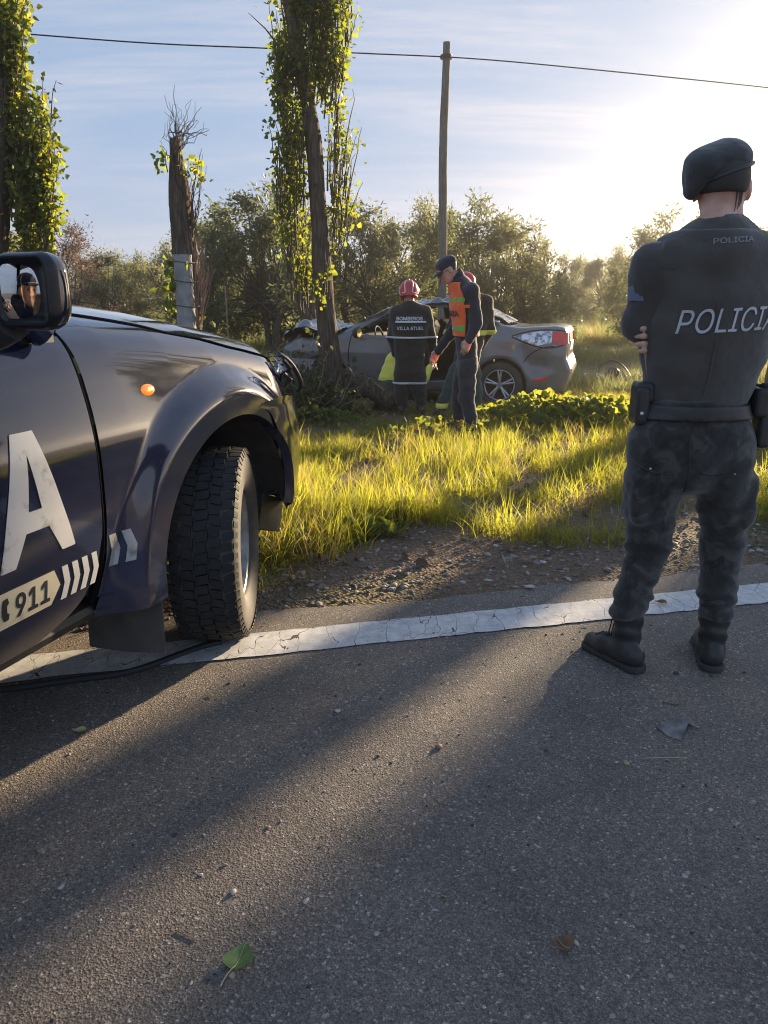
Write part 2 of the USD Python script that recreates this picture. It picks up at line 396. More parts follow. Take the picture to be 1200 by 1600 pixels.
# painted edge line, cracked and worn
mat("line_paint", {
    "g": ("geometry", {}), "mp": ("mapping", {"rotation": (0, 0, -RA), "scale": (1.35, 0.45, 1)}),
    "nz": ("noise_texture", {"scale": 9.0, "detail": 3.0}), "dm": ("mix", {"mix_type": "add", "fac": 0.13}),
    "v": ("voronoi_texture", {"feature": "distance_to_edge", "scale": 7.0}), "n": ("noise_texture", {"scale": 16.0, "detail": 6.0, "roughness": 0.7}),
    "w": ("math", {"math_type": "multiply_add", "value2": 0.045, "value3": -0.0155}), "c": ("math", {"math_type": "greater_than"}),
    "n2": ("noise_texture", {"scale": 70.0, "detail": 5.0, "roughness": 0.75}), "pit": ("math", {"math_type": "greater_than", "value2": 0.36}), "cc": ("math", {"math_type": "multiply"}),
    "rp": ("rgb_ramp", {"ramp": [(0.3, (0.42, 0.41, 0.40)), (0.65, (0.68, 0.67, 0.66))]}),
    "mx": ("mix", {"color1": (0.06, 0.055, 0.052)}), "b": ("bump", {"distance": 0.004, "strength": 0.7}), "p": ("principled_bsdf", {"roughness": 0.7})},
    [("g.position", "mp.vector"), ("mp.vector", "nz.vector"), ("mp.vector", "dm.color1"), ("nz.color", "dm.color2"), ("dm.color", "v.vector"), ("g.position", "n.vector"), ("g.position", "n2.vector"), ("n.fac", "w.value1"), ("v.distance", "c.value1"), ("w.value", "c.value2"),
     ("n2.fac", "pit.value1"), ("c.value", "cc.value1"), ("pit.value", "cc.value2"), ("cc.value", "mx.fac"), ("n.fac", "rp.fac"), ("rp.color", "mx.color2"), ("mx.color", "p.base_color"), ("cc.value", "b.height"), ("b.normal", "p.normal")], "p.BSDF")
la = dense((-240, -40, 40), (-40, -8, 1.0), (-8, 10, 0.03), (10, 40, 1.0), (40, 240, 40))
jit = lambda sd: 0.008 * (meshkit.fbm(np.stack([la * 14, la * 0, la * 0], -1), 3, sd) - 0.5) * 2
V = [np.stack([*road_xy(la, -0.105 + jit(1)), np.full(len(la), 0.004)], -1), np.stack([*road_xy(la, 0.0), np.full(len(la), 0.0045)], -1), np.stack([*road_xy(la, 0.105 + jit(2)), np.full(len(la), 0.004)], -1)]
line = tag(obj("road_edge_line", (np.stack(V, 1).reshape(-1, 3), grid_faces(len(la), 3)[:, ::-1]), "line_paint"), kind="structure")

# ------------------------------------------------------------------ sunlit haze
mat("haze_air", {"v": ("principled_volume", {"color": (0.97, 0.95, 0.92), "density": 0.0014, "anisotropy": 0.80})}, [], volume="v.volume")
_hz = trimesh.creation.box((640, 660, 13.2)); _hz.apply_translation((0, 100, 5.3)); tag(obj("haze", _hz, "haze_air"), kind="stuff")

# ------------------------------------------------------------------ stones and gravel
rng = np.random.default_rng(11)
def stone_mesh(seed, sub=1):
    m = trimesh.creation.icosphere(sub, 1.0)
    v = np.array(m.vertices); v *= (1 + 0.55 * (meshkit.noise(v * 1.3 + seed * 7.1, seed) - 0.5))[:, None]
    v *= [1.0, 0.72 + 0.2 * math.sin(seed), 0.5]
    m.vertices = v; return m
stone_cols = [(0.21, 0.165, 0.125), (0.28, 0.23, 0.19), (0.16, 0.135, 0.115), (0.33, 0.25, 0.20), (0.45, 0.41, 0.37), (0.25, 0.165, 0.125)]
for k, c in enumerate(stone_cols):
    pbr(f"stone_{'abcdef'[k]}", c, 0.75, (9, 5), (40, 0.003, 0.6), color2=tuple(x * 0.6 for x in c))
protos_stone = [stone_mesh(k) for k in range(6)]
def scatter(name, protos, mats, pos, scl, rotm, label=None, cat=None, parent=None, idx=None, smooth=True, kind="stuff"):
    """PointInstancer of the prototypes at pos; rotm: quaternions (w,x,y,z)"""
    p = numbered(path_of(parent), name)
    pi = UsdGeom.PointInstancer.Define(stage, p)
    rel = pi.CreatePrototypesRel()
    for k, (m, mt) in enumerate(zip(protos, mats)):
        g = usdkit.mesh(stage, f"{p}/{name}_piece" + (f"_{k:03d}" if k else ""), m, M[mt], smooth)
        rel.AddTarget(g.GetPath())
    n = len(pos)
    pi.CreatePositionsAttr(Vt.Vec3fArray.FromNumpy(np.asarray(pos, np.float32)))
    pi.CreateScalesAttr(Vt.Vec3fArray.FromNumpy(np.ascontiguousarray(scl, np.float32)))
    pi.CreateOrientationsAttr(Vt.QuathArray([Gf.Quath(float(q[0]), float(q[1]), float(q[2]), float(q[3])) for q in rotm]))
    pi.CreateProtoIndicesAttr(Vt.IntArray.FromNumpy(np.asarray(idx if idx is not None else np.arange(n) % len(protos), np.int32)))
    return tag(pi, label, cat, None, kind)
def zquat(a, tilt=None, taz=None):
    a = np.asarray(a); q = np.stack([np.cos(a / 2), 0 * a, 0 * a, np.sin(a / 2)], 1)
    if tilt is None: return q
    c, s = np.cos(tilt / 2), np.sin(tilt / 2)
    t = np.stack([c, s * np.cos(taz), s * np.sin(taz), 0 * a], 1)
    w = t[:, :1] * q[:, :1] - (t[:, 1:] * q[:, 1:]).sum(1, keepdims=True)
    v = t[:, :1] * q[:, 1:] + q[:, :1] * t[:, 1:] + np.cross(t[:, 1:], q[:, 1:])
    return np.hstack([w, v])

# bare shoulder strip: where grass is thin
def bare(x, y):
    a, s = along(x, y), across(x, y)
    lim = np.interp(a, [-30, -4, -1.2, -0.5, -0.2, 0.2, 0.5, 1.2, 2.5, 4.0, 40], [1.0, 1.0, 0.95, 0.55, 0.65, 1.35, 1.45, 1.0, 0.95, 1.15, 1.2])
    n = meshkit.fbm(np.stack([x * 1.6, y * 1.6, 0 * x], -1), 3, 21)
    return lim + (n - 0.5) * 0.9
# fine gravel (stuff), from the asphalt edge into the grass
n = 12000
a = rng.uniform(-5, 6, n); s = 0.30 + rng.gamma(1.7, 0.40, n)
x, y = road_xy(a, s)
r = rng.gamma(1.8, 0.0026, n) + 0.0025
scatter("gravel", protos_stone, ["stone_a", "stone_b", "stone_c", "stone_a", "stone_e", "stone_f"],
        np.stack([x, y, np.maximum(ground_z(x, y), np.where(s < 0.36, 0.0, -9)) + r * 0.12], 1), np.repeat(r[:, None], 3, 1) * rng.uniform(.8, 1.25, (n, 3)), zquat(rng.uniform(0, 6.28, n), rng.normal(0, .3, n), rng.uniform(0, 6.28, n)),
        "brown gravel and pebbles on the bare strip beside the asphalt", "gravel", idx=rng.integers(0, 6, n))
# larger pebbles one can pick out: pieces of the ground
for k in range(200):
    while True:
        a0, s0 = rng.uniform(-3.2, 2.6), rng.uniform(0.4, 1.9)
        x0, y0 = road_xy(a0, s0)
        if s0 < bare(x0, y0) + 0.1: break
    rr = rng.uniform(0.010, 0.020) * (1.35 if k % 9 == 0 else 1)
    m = protos_stone[k % 6]
    v = np.array(m.vertices) * rr * rng.uniform(.8, 1.25, 3) @ rotz(rng.uniform(0, 6.28)).T + [x0, y0, ground_z(x0, y0) + rr * 0.12]
    obj("stone", (v, m.faces), "stone_" + "abcdef"[int(rng.choice(6, p=[.24, .24, .17, .12, .08, .15]))], ground, True)
# grit and chips loose on the road
n = 7500
a = rng.uniform(-2.6, 2.6, n); s = 0.28 - rng.beta(1.0, 1.25, n) * 2.9
x, y = road_xy(a, s)
r = rng.gamma(1.3, 0.0008, n) + 0.0007
pbr("chip_light", (0.42, 0.39, 0.35), 0.8); pbr("chip_tan", (0.26, 0.19, 0.14), 0.85); pbr("chip_dark", (0.055, 0.045, 0.038), 0.9); pbr("chip_grey", (0.22, 0.21, 0.2), 0.85)
scatter("loose_grit", protos_stone[:4], ["chip_light", "chip_tan", "chip_dark", "chip_grey"],
        np.stack([x, y, r * 0.25 + 0.0], 1), r[:, None] * rng.uniform(.7, 1.5, (n, 3)), zquat(rng.uniform(0, 6.28, n)), "loose grit and stone chips over the asphalt", "grit", idx=rng.integers(0, 4, n))
# single stones on the road that stand out
for px, py, rr, mt in ((62, 1330, .009, "stone_b"), (95, 1388, .008, "chip_light"), (588, 1460, .0075, "stone_e"), (352, 1352, .0065, "stone_d"), (590, 1354, .007, "stone_b"), (438, 1284, .005, "stone_b"), (555, 1467, .006, "stone_d"), (1070, 1370, .008, "stone_e"), (686, 1168, .012, "stone_f"), (528, 1112, .012, "chip_light"), (880, 1182, .010, "stone_d"), (620, 1362, .006, "stone_e"), (30, 1438, .006, "stone_e")):
    q = on(px, py); m = protos_stone[int(px) % 6]
    obj("pebble", (np.array(m.vertices) * rr @ rotz(px).T + [q[0], q[1], rr * 0.3], m.faces), mt, road, True)
# ------------------------------------------------------------------ vegetation
leaf_mat("poplar_leaf", (0.06, 0.10, 0.028), (0.105, 0.145, 0.035), (0.42, 0.50, 0.04), tfac=0.5)
leaf_mat("poplar_leaf_yellow", (0.10, 0.12, 0.02), (0.15, 0.16, 0.03), (0.60, 0.58, 0.05), tfac=0.54)
leaf_mat("olive_leaf", (0.085, 0.105, 0.055), (0.14, 0.16, 0.09), (0.30, 0.33, 0.12), tfac=0.4)
leaf_mat("olive_leaf_pale", (0.115, 0.13, 0.075), (0.18, 0.195, 0.12), (0.38, 0.38, 0.15), tfac=0.42)
leaf_mat("dry_twigs", (0.16, 0.11, 0.085), (0.24, 0.175, 0.14), (0.30, 0.20, 0.14), tfac=0.3)
leaf_mat("grass_blade", (0.07, 0.085, 0.02), (0.13, 0.135, 0.035), (0.72, 0.71, 0.07), tfac=0.6)
leaf_mat("field_blade", (0.14, 0.17, 0.07), (0.22, 0.24, 0.11), (0.50, 0.55, 0.16), tfac=0.45)
leaf_mat("grass_dry", (0.18, 0.145, 0.075), (0.27, 0.21, 0.11), (0.66, 0.46, 0.15), tfac=0.5)
leaf_mat("weed_leaf", (0.05, 0.10, 0.03), (0.10, 0.15, 0.045), (0.44, 0.48, 0.06), tfac=0.48)
leaf_mat("brush_leaf", (0.045, 0.06, 0.03), (0.10, 0.105, 0.06), (0.2, 0.22, 0.07), tfac=0.35)
def bark(name, c1, c2, vs=5.0):
    return mat(name, {"tc": ("texture_coordinate", {}), "mp": ("mapping", {"scale": (1, 1, 0.14)}), "n": ("noise_texture", {"scale": 22.0, "detail": 6.0, "roughness": 0.7, "distortion": 0.6}),
        "v": ("voronoi_texture", {"scale": 24.0, "feature": "distance_to_edge"}), "mm": ("math", {"math_type": "multiply_add", "value2": 0.8}), "r": ("rgb_ramp", {"ramp": [(0.35, c1), (0.85, c2)]}),
        "b": ("bump", {"distance": 0.03, "strength": 1.0}), "p": ("principled_bsdf", {"roughness": 0.95, "specular_ior_level": 0.2})},
        [("tc.object", "mp.vector"), ("mp.vector", "n.vector"), ("mp.vector", "v.vector"), ("v.distance", "mm.value1"), ("n.fac", "mm.value3"), ("mm.value", "r.fac"), ("mm.value", "b.height"), ("r.color", "p.base_color"), ("b.normal", "p.normal")], "p.BSDF")
bark("bark", (0.035, 0.027, 0.02), (0.15, 0.115, 0.085)); bark("bark_grey", (0.04, 0.033, 0.028), (0.16, 0.135, 0.11)); bark("pole_wood", (0.10, 0.09, 0.075), (0.22, 0.20, 0.17))
pbr("twig", (0.09, 0.06, 0.04), 0.9); pbr("dead_twig", (0.22, 0.15, 0.11), 0.9)

def leaf_cluster(mb, pts, dirs, size, rg, shape="poplar", face=None, hang=0.35):
    """one small folded leaf per point"""
    n = len(pts)
    if n == 0: return
    if shape == "poplar": T = np.array([[0, 0, 0], [.52, .30, .07], [.30, .72, .03], [0, 1.05, -.06], [-.30, .72, .03], [-.52, .30, .07]]); F = np.array([[0, 1, 2], [0, 2, 3], [0, 3, 4], [0, 4, 5]])
    elif shape == "narrow": T = np.array([[0, 0, 0], [.16, .5, .03], [0, 1.0, 0], [-.16, .5, .03]]); F = np.array([[0, 1, 2], [0, 2, 3]])
    else: T = np.array([[0, 0, 0], [.42, .35, .10], [.34, .8, .02], [0, 1.0, -.1], [-.34, .8, .02], [-.42, .35, .10]]); F = np.array([[0, 1, 2], [0, 2, 3], [0, 3, 4], [0, 4, 5]])
    d = np.asarray(dirs, float) + rg.normal(0, 0.55, (n, 3)); d[:, 2] -= hang
    d /= np.linalg.norm(d, axis=1, keepdims=True) + 1e-9
    nn = rg.normal(0, 1, (n, 3)); nn[:, 2] += 0.3
    nn -= d * (nn * d).sum(1, keepdims=True); nn /= np.linalg.norm(nn, axis=1, keepdims=True) + 1e-9
    sd = np.cross(d, nn)
    sz = size * rg.uniform(0.5, 1.4, n)
    v = np.asarray(pts)[:, None] + sz[:, None, None] * (T[None, :, 0:1] * sd[:, None] + T[None, :, 1:2] * d[:, None] + T[None, :, 2:3] * nn[:, None])
    f = (F[None] + (np.arange(n) * len(T))[:, None, None]).reshape(-1, 3)
    mb.add(v.reshape(-1, 3), f)

def trunk_mesh(path, radii, seed, sides=20, n=60, lump=0.18):
    p = spline(path, n); r = np.interp(np.linspace(0, 1, n), np.linspace(0, 1, len(radii)), radii)
    v, f = tube(p, r, sides)
    ax = np.vstack([np.repeat(p, sides, 0), p[:1], p[-1:]])
    d = v - ax
    k = 1 + lump * 2 * (meshkit.fbm(np.stack([v[:, 0] * 14, v[:, 1] * 14, v[:, 2] * 2.2], -1), 4, seed) - 0.5)
    return ax + d * k[:, None], f

def shoot(base, top, rg, n=9, bend=0.05):
    t = np.linspace(0, 1, n)[:, None]
    p = base + (top - base) * t + np.r_[[[0, 0, 0]], np.cumsum(rg.normal(0, bend / 3, (n - 1, 3)), 0)] * t
    return p

def poplar(name, label, base, path, radii, shoots, seed, leafn=26, leaf=0.055, yellow=0.3, lcl=None, group=None, tops=()):
    rg = np.random.default_rng(seed)
    t = thing(name, label, "tree", base, group=group)
    P = np.asarray(path, float)
    obj("trunk", trunk_mesh(P, radii, seed), "bark", t, True)
    tw, lf, ly = MB(), MB(), MB()
    for (b, e, nl) in shoots:
        p = shoot(np.asarray(b, float), np.asarray(e, float), rg)
        L = np.linalg.norm(p[-1] - p[0])
        tw.tube(p, np.linspace(0.008 + 0.004 * L, 0.003, len(p)), 5)
        cc = rg.uniform(0.15, 1.0, 3); k = np.clip(cc[rg.integers(0, 3, nl)] + rg.normal(0, .09, nl), .03, 1.03)
        q = np.stack([np.interp(k, np.linspace(0, 1, len(p)), p[:, c]) for c in range(3)], 1)
        out = rg.normal(0, 1, (nl, 3)); out[:, 2] *= 0.4
        out /= np.linalg.norm(out, axis=1, keepdims=True)
        q = q + out * rg.uniform(0.01, 0.15 + 0.03 * L, (nl, 1)) * rg.uniform(.2, 1, (nl, 1)); q[:, 2] += rg.normal(0, .05, nl)
        ye = rg.uniform(0, 1, nl) < yellow
        leaf_cluster(lf, q[~ye], out[~ye], leaf, rg); leaf_cluster(ly, q[ye], out[ye], leaf * 1.05, rg)
    obj("branches", tw.out(), "twig", t)
    if lf.n: obj("crown", lf.out(), "poplar_leaf", t)
    if ly.n: obj("crown", ly.out(), "poplar_leaf_yellow", t)
    return t

# --- main poplar, hit by the car: pixel path at its own depth
def local(pxs, Y, base):
    return np.array([at(px, py, Y) - base for px, py in pxs])
TB = on(520, 645, -0.13); TY = TB[1]
pth = local([(521, 655), (520, 600), (510, 500), (502, 400), (496, 300), (487, 200), (470, 100), (455, 20), (442, -60), (430, -190), (420, -330)], TY, TB)
m2 = TY / FPX
rgp = np.random.default_rng(5)
sh = []
def shoots_along(pts, Yc, base, rg, dens, spread, ls, up=(60, 170), depth=0.35, nl=22):
    """shoots hugging the trunk: from pixel (x,y) up"""
    for (px, py) in pts:
        for _ in range(int(dens * 1.9)):
            x0, y0 = px + rg.normal(0, 5), py + rg.normal(0, 16)
            L = rg.uniform(*up)
            dy = rg.uniform(-depth * .7, depth * 1.1)
            b = at(x0, y0, Yc + dy * 0.3) - base; e = at(x0 + rg.normal(0, spread) + ls, y0 - L, Yc + dy) - base
            sh.append((b, e, nl))
shoots_along([(470, 60), (490, 60), (510, 60), (465, 0), (490, 0), (515, 0), (480, -60), (505, -60)], TY, TB, rgp, 7, 11, 0, nl=38)
shoots_along([(455, 130), (500, 130), (520, 130), (480, 160), (505, 160)], TY, TB, rgp, 6, 10, 2, nl=36)
shoots_along([(452, 250), (445, 200), (462, 290), (470, 240), (438, 160)], TY, TB, rgp, 6, 8, -3, nl=30)
shoots_along([(440, 340), (455, 350), (465, 390), (470, 330), (450, 300)], TY, TB, rgp, 4, 8, -4, nl=26)
shoots_along([(455, 450), (470, 480), (450, 410), (480, 470)], TY, TB, rgp, 3, 8, -6, nl=24)
shoots_along([(520, 300), (525, 250), (528, 210), (530, 120), (540, 60), (533, 30)], TY, TB, rgp, 3, 6, 4, nl=15)
shoots_along([(524, 400), (522, 350), (528, 380)], TY, TB, rgp, 3, 8, 12, nl=15)
shoots_along([(535, 340), (540, 300)], TY, TB, rgp, 2, 4, 8, up=(50, 110), nl=14)
shoots_along([(505, 480), (512, 460)], TY - 0.2, TB, rgp, 2, 5, 3, up=(30, 70), nl=12)
poplar("poplar_tree", "tall leafy poplar with bare lower trunk standing against the crumpled grey car", TB, pth, [0.24, 0.145, 0.125, 0.112, 0.10, 0.095, 0.085, 0.075, 0.06, 0.05, 0.03], sh, 5, leaf=0.052, yellow=0.12)
_tr = stage.GetPrimAtPath("/World/poplar_tree")
tw = MB(); tw.tube(local([(434, 70), (415, 45), (388, 20)], TY + .1, TB), [0.012, 0.008, 0.003], 5); obj("broken_branch", tw.out(), "twig", _tr)

# --- poplar at the left edge
LB = np.array([*(road_xy(along(TB[0], TB[1]) - 3.85, across(TB[0], TB[1]) + 0.1)), 0]); LB[2] = ground_z(LB[0], LB[1]); LY = LB[1]
pth = local([(-22, 700), (-14, 500), (-12, 400), (-8, 300), (0, 200), (-5, 100), (-15, 0), (-20, -100), (-25, -260)], LY, LB)
pth[0] = [pth[1][0], 0, -0.05]
sh = []; rgp = np.random.default_rng(6)
shoots_along([(10, 250), (25, 250), (5, 180), (20, 160), (35, 240), (-10, 200)], LY, LB, rgp, 5, 9, 0, nl=34)
shoots_along([(5, 100), (20, 110), (12, 60), (0, 40), (-12, 60), (28, 130)], LY, LB, rgp, 5, 8, -2, nl=34)
shoots_along([(60, 350), (50, 330), (70, 330), (62, 280), (48, 300)], LY, LB, rgp, 6, 8, 6, up=(60, 150), nl=34)
shoots_along([(45, 400), (60, 395), (75, 390), (30, 330), (40, 380), (60, 420)], LY, LB, rgp, 5, 8, 3, up=(50, 110), nl=26)
shoots_along([(20, 330), (0, 330), (30, 300)], LY, LB, rgp, 3, 8, 3, up=(60, 200), nl=16)
poplar("poplar_tree", "leafy poplar at the left edge behind the wing mirror", LB, pth, [0.26, 0.21, 0.19, 0.17, 0.14, 0.12, 0.1, 0.08, 0.04], sh, 6, leaf=0.056, yellow=0.3)

# --- stump bound to a concrete post
SB = np.array([*(road_xy(along(TB[0], TB[1]) - 1.92, across(TB[0], TB[1]) + 0.05)), 0]); SB[2] = ground_z(SB[0], SB[1]); SY = SB[1]
st = thing("tree_stump", "broken topped dead trunk with bare twigs, strapped to a grey concrete post", "tree", SB)
pth = local([(297, 640), (296, 500), (290, 420), (283, 350), (277, 280), (272, 215)], SY, SB); pth[0] = [pth[1][0], 0, -0.05]
pbr("concrete", (0.30, 0.295, 0.29), 0.9, (7, 5), (60, 0.004, .5), color2=(0.20, 0.195, 0.19))
v, f = trunk_mesh(pth + [0.0, 0.05, 0], [0.115, 0.12, 0.135, 0.155, 0.12, 0.055], 9, 22, 70, 0.3)
obj("trunk", (v, f), "bark", st, True)
mb = MB(); p = local([(306, 660), (292, 510), (285, 398)], SY - 0.14, SB); p[0][2] = -0.1
mb.tube(p, [0.118, 0.112, 0.105], 24); obj("post", mb.out(), "concrete", st, 40)
for py in (410, 440, 478):
    c = at(286.5 + (py - 400) * 0.065, py, SY - 0.07) - SB; mb = MB(); th = np.linspace(0, 6.283, 30)
    mb.tube(np.stack([c[0] + 0.155 * np.cos(th), c[1] + 0.21 * np.sin(th), c[2] + 0.012 * np.sin(th * 2)], 1), 0.006, 5); obj("wire_tie", mb.out(), "twig", st)
rg = np.random.default_rng(12); tw = MB()
for k in range(34):
    b = at(274 + rg.normal(0, 4), rg.uniform(205, 280), SY + rg.normal(0, .05)) - SB; e = at(283 + rg.normal(0, 17), rg.uniform(150, 215), SY + rg.normal(0, .2)) - SB
    p = shoot(b, e, rg, 9, 0.12); p[:, 2] += 0.0; tw.tube(p, np.linspace(0.007, 0.002, 9), 4)
for k in range(22):
    x0 = rg.uniform(296, 306); b = at(x0, rg.uniform(330, 400), SY) - SB; e = at(x0 + rg.normal(4, 6), rg.uniform(240, 320), SY + rg.normal(0, .12)) - SB
    tw.tube(shoot(b, e, rg, 8, 0.10), np.linspace(0.006, 0.002, 8), 4)
obj("twigs", tw.out(), "twig", st)
tw = MB()
for k in range(60):
    x0 = rg.uniform(301, 316); b = at(x0, rg.uniform(470, 520), SY + rg.normal(0, .08)) - SB; e = at(x0 + rg.normal(4, 5), rg.uniform(360, 440), SY + rg.normal(0, .12)) - SB
    tw.tube(shoot(b, e, rg, 7, 0.07), np.linspace(0.008, 0.002, 7), 4)
obj("dead_shoots", tw.out(), "dead_twig", st)
lf, ly = MB(), MB()
def leaf_patch(cx, cy, rx, ry, n, Y, base, mb, size=0.06, depth=.15):
    q = np.array([at(cx + rg.normal(0, rx), cy + rg.normal(0, ry), Y + rg.normal(0, depth)) - base for _ in range(n)])
    leaf_cluster(mb, q, rg.normal(0, 1, (n, 3)), size, rg)
leaf_patch(254, 245, 7, 12, 34, SY, SB, lf); leaf_patch(305, 270, 8, 9, 34, SY, SB, ly); leaf_patch(290, 255, 9, 8, 18, SY, SB, lf)
leaf_patch(268, 450, 9, 24, 60, SY, SB, lf, 0.085); leaf_patch(275, 470, 8, 20, 22, SY, SB, ly, 0.085); leaf_patch(310, 498, 8, 4, 14, SY, SB, ly, 0.08)
obj("leaves", lf.out(), "poplar_leaf", st); obj("leaves", ly.out(), "poplar_leaf_yellow", st)

# --- poplars of the same row beyond the right edge
def row_poplar(da, ds, seed, label, ns):
    rg = np.random.default_rng(seed)
    b = np.array([*road_xy(along(TB[0], TB[1]) + da, across(TB[0], TB[1]) + ds), 0.0]); b[2] = ground_z(b[0], b[1])
    pth = [[0, 0, -.05], [.02, 0, 1.2], [0.05, .03, 2.6], [.02, 0, 4.2], [0, 0, 6.0], [0, 0, 7.5]]
    s_ = []
    for k in range(ns):
        z0 = rg.uniform(.7 if ns > 60 else 2.2, 5.0); th = rg.uniform(0, 6.28); r = .1; L = rg.uniform(.6, 1.5)
        s_.append(((r * math.cos(th), r * math.sin(th), z0), ((r + .32) * math.cos(th), (r + .32) * math.sin(th), z0 + L), 26))
    return poplar("poplar_tree", label, b, pth, [.24, .17, .14, .12, .08, .03], s_, seed, leaf=0.06, yellow=.25)
for _k, (_da, _ns, _lab) in enumerate(((6.9, 40, "poplar of the roadside row just beyond the right edge"), (7.75, 16, "thin poplar beyond the right edge of the view"), (8.4, 16, "second thin poplar beyond the right edge of the view"), (9.4, 230, "leafy poplar beyond the right edge, after the thin ones"), (10.1, 240, "second leafy poplar beyond the right edge"), (10.8, 240, "third leafy poplar beyond the right edge"), (11.6, 220, "fourth leafy poplar beyond the right edge"), (12.6, 200, "fifth leafy poplar beyond the right edge"))):
    row_poplar(_da, .06 * (-1) ** _k, 31 + _k, _lab, _ns)

# --- olive trees of the orchard
def olive_proto(seed, h, crownmat, n=9000, leaf=0.15, low=.16, open_=0.0):
    """multi stemmed trunk, boughs, and a crown of leaf sprays gathered in clumps that leave gaps between them"""
    rg = np.random.default_rng(seed); limbs, lf, twg = MB(), MB(), MB(); wid = h * .46
    cl = []
    for k in range(46):
        th = rg.uniform(0, 6.28); zf = rg.uniform(low, 1.0) ; prof = math.sin(math.pi * min(1, (zf * .82 + .14))) ** .6
        r = wid * prof * rg.uniform(.25, 1.0) ** .5; cl.append((r * math.cos(th), r * math.sin(th), h * (zf - .04) - .25 * (r / wid) ** 2, rg.uniform(.30, .62) * h / 4.5))
    stems = []
    for k in range(int(rg.integers(2, 4))):
        th = rg.uniform(0, 6.28); lean = rg.uniform(.12, .4); p0 = np.array([.12 * math.cos(th), .12 * math.sin(th), -.1]); p1 = p0 + [lean * math.cos(th), lean * math.sin(th), h * .2]; p2 = p1 + [lean * .9 * math.cos(th + .5), lean * .9 * math.sin(th + .5), h * .24]
        limbs.tube(spline([p0, p1, p2], 9), np.linspace(.12, .06, 9), 8); stems.append((p1, p2))
    per = n // len(cl)
    for (x, y, z, rc) in cl:
        c = np.array([x, y, z]); p1, p2 = stems[int(rg.integers(0, len(stems)))]; q = p1 + (p2 - p1) * rg.uniform(.1, 1)
        mid = (q + c) / 2 + rg.normal(0, .12, 3); limbs.tube(spline([q, mid, c], 7), np.linspace(.035, .010, 7), 5)
        for i in range(7):
            d = rg.normal(0, 1, 3); d /= np.linalg.norm(d); e = c + d * rc * rg.uniform(.7, 1.25); p3 = shoot(c, e, rg, 5, .12); twg.tube(p3, np.linspace(.010, .004, 5), 3)
            m_ = max(3, per // 7); kk = rg.uniform(.1, 1.05, m_); qq = c + (e - c) * kk[:, None] + rg.normal(0, .10 * rc / .45 + .03, (m_, 3)); leaf_cluster(lf, qq, np.repeat(d[None], m_, 0) * .8, leaf, rg, "narrow", hang=.05)
    t = thing("olive_tree", "olive tree", "tree", (0, 0, 0))
    obj("trunk", limbs.out(), "bark_grey", t); obj("twigs", twg.out(), "bark_grey", t); obj("crown", lf.out(), crownmat, t)
    return t
def place(t, loc, rz, label, sc):
    p = t; p.GetAttribute("xformOp:translate").Set(Gf.Vec3d(*map(float, loc))); p.GetAttribute("xformOp:rotateZ").Set(float(rz)); s = (sc,) * 3 if np.ndim(sc) == 0 else sc
    p.GetAttribute("xformOp:scale").Set(Gf.Vec3f(*map(float, s))); return tag(p, label)
OL = {"a": olive_proto(41, 4.6, "olive_leaf", 16000), "b": olive_proto(42, 4.4, "olive_leaf_pale", 14000), "c": olive_proto(43, 4.8, "olive_leaf", 14000), "d": olive_proto(44, 4.2, "dry_twigs", 9000, 0.12), "e": olive_proto(45, 4.5, "olive_leaf_pale", 16000, .15)}
first = set(OL)
# (kind, px of the trunk, depth, height above horizon pixel -> scale by height, label)
OT = [("d", 130, 22, 348, "reddish half bare olive tree behind the wing mirror"),
      ("b", 205, 30, 392, "pale low olive tree between the bare reddish one and the stump"),
      ("e", 255, 33, 400, "dim olive tree just left of the concrete post"),
      ("c", 352, 21, 338, "dark olive tree right of the stump, with forked black trunk"),
      ("a", 432, 19.5, 288, "tallest olive tree, partly behind the leafy poplar"),
      ("b", 565, 23, 318, "olive tree just right of the poplar, behind the windscreen"),
      ("e", 640, 25, 322, "olive tree behind the red helmet, left of the wooden pole"),
      ("a", 725, 21, 308, "olive tree right of the wooden pole, above the dark cap"),
      ("b", 790, 20, 345, "wide olive tree with low spreading boughs behind the car boot"),
      ("c", 868, 38, 398, "distant olive tree right of the car boot, first of the far group"),
      ("e", 925, 36, 388, "distant olive tree at the middle of the far group"),
      ("a", 1010, 24, 328, "large olive tree at the officer's shoulder"),
      ("b", 1085, 23, 330, "olive tree partly hidden by the beret"),
      ("c", 960, 45, 400, "small far olive tree behind the middle of the far group")]
def put_olive(k, px, Y, top, label, rz):
    q = at(px, 800, Y); x = q[0]; z = float(ground_z(x, Y)); H = at(px, top, Y)[2] - z
    sc = H / {"a": 4.7, "b": 4.5, "c": 4.9, "d": 4.3, "e": 4.6}[k]
    if k in first: first.discard(k); return place(OL[k], (x, Y, z), rz, label, sc)
    return dup(OL[k], (x, Y, z), rz, label, None, sc)
rg = np.random.default_rng(77)
for (k, px, Y, top, lab) in OT: put_olive(k, px, Y, top, lab, rg.uniform(0, 360))
for r_, Y in enumerate((52, 62, 74, 90)):
    for i, px in enumerate(np.arange(-60, 1300, 1202 * 5.5 / Y)):
        if Y < 50 and px > 1040: continue
        put_olive("abcea"[(i + r_) % 5], px + rg.uniform(-15, 15), Y + rg.uniform(-2, 2), 464 - (2.7 + rg.uniform(-.5, .5)) / Y * FPX, "far olive tree of the orchard rows filling the background", rg.uniform(0, 360)).SetCustomDataByKey("group", "far orchard olive trees")
for (px, Y) in ((30, 26), (-60, 22), (300, 40), (500, 30), (690, 34), (410, 34)):
    put_olive("ecba"[Y % 4], px, Y, 464 - 2.7 / Y * FPX, "olive tree of the second orchard row, seen through gaps of the first", rg.uniform(0, 360)).SetCustomDataByKey("group", "olive trees of the second row")
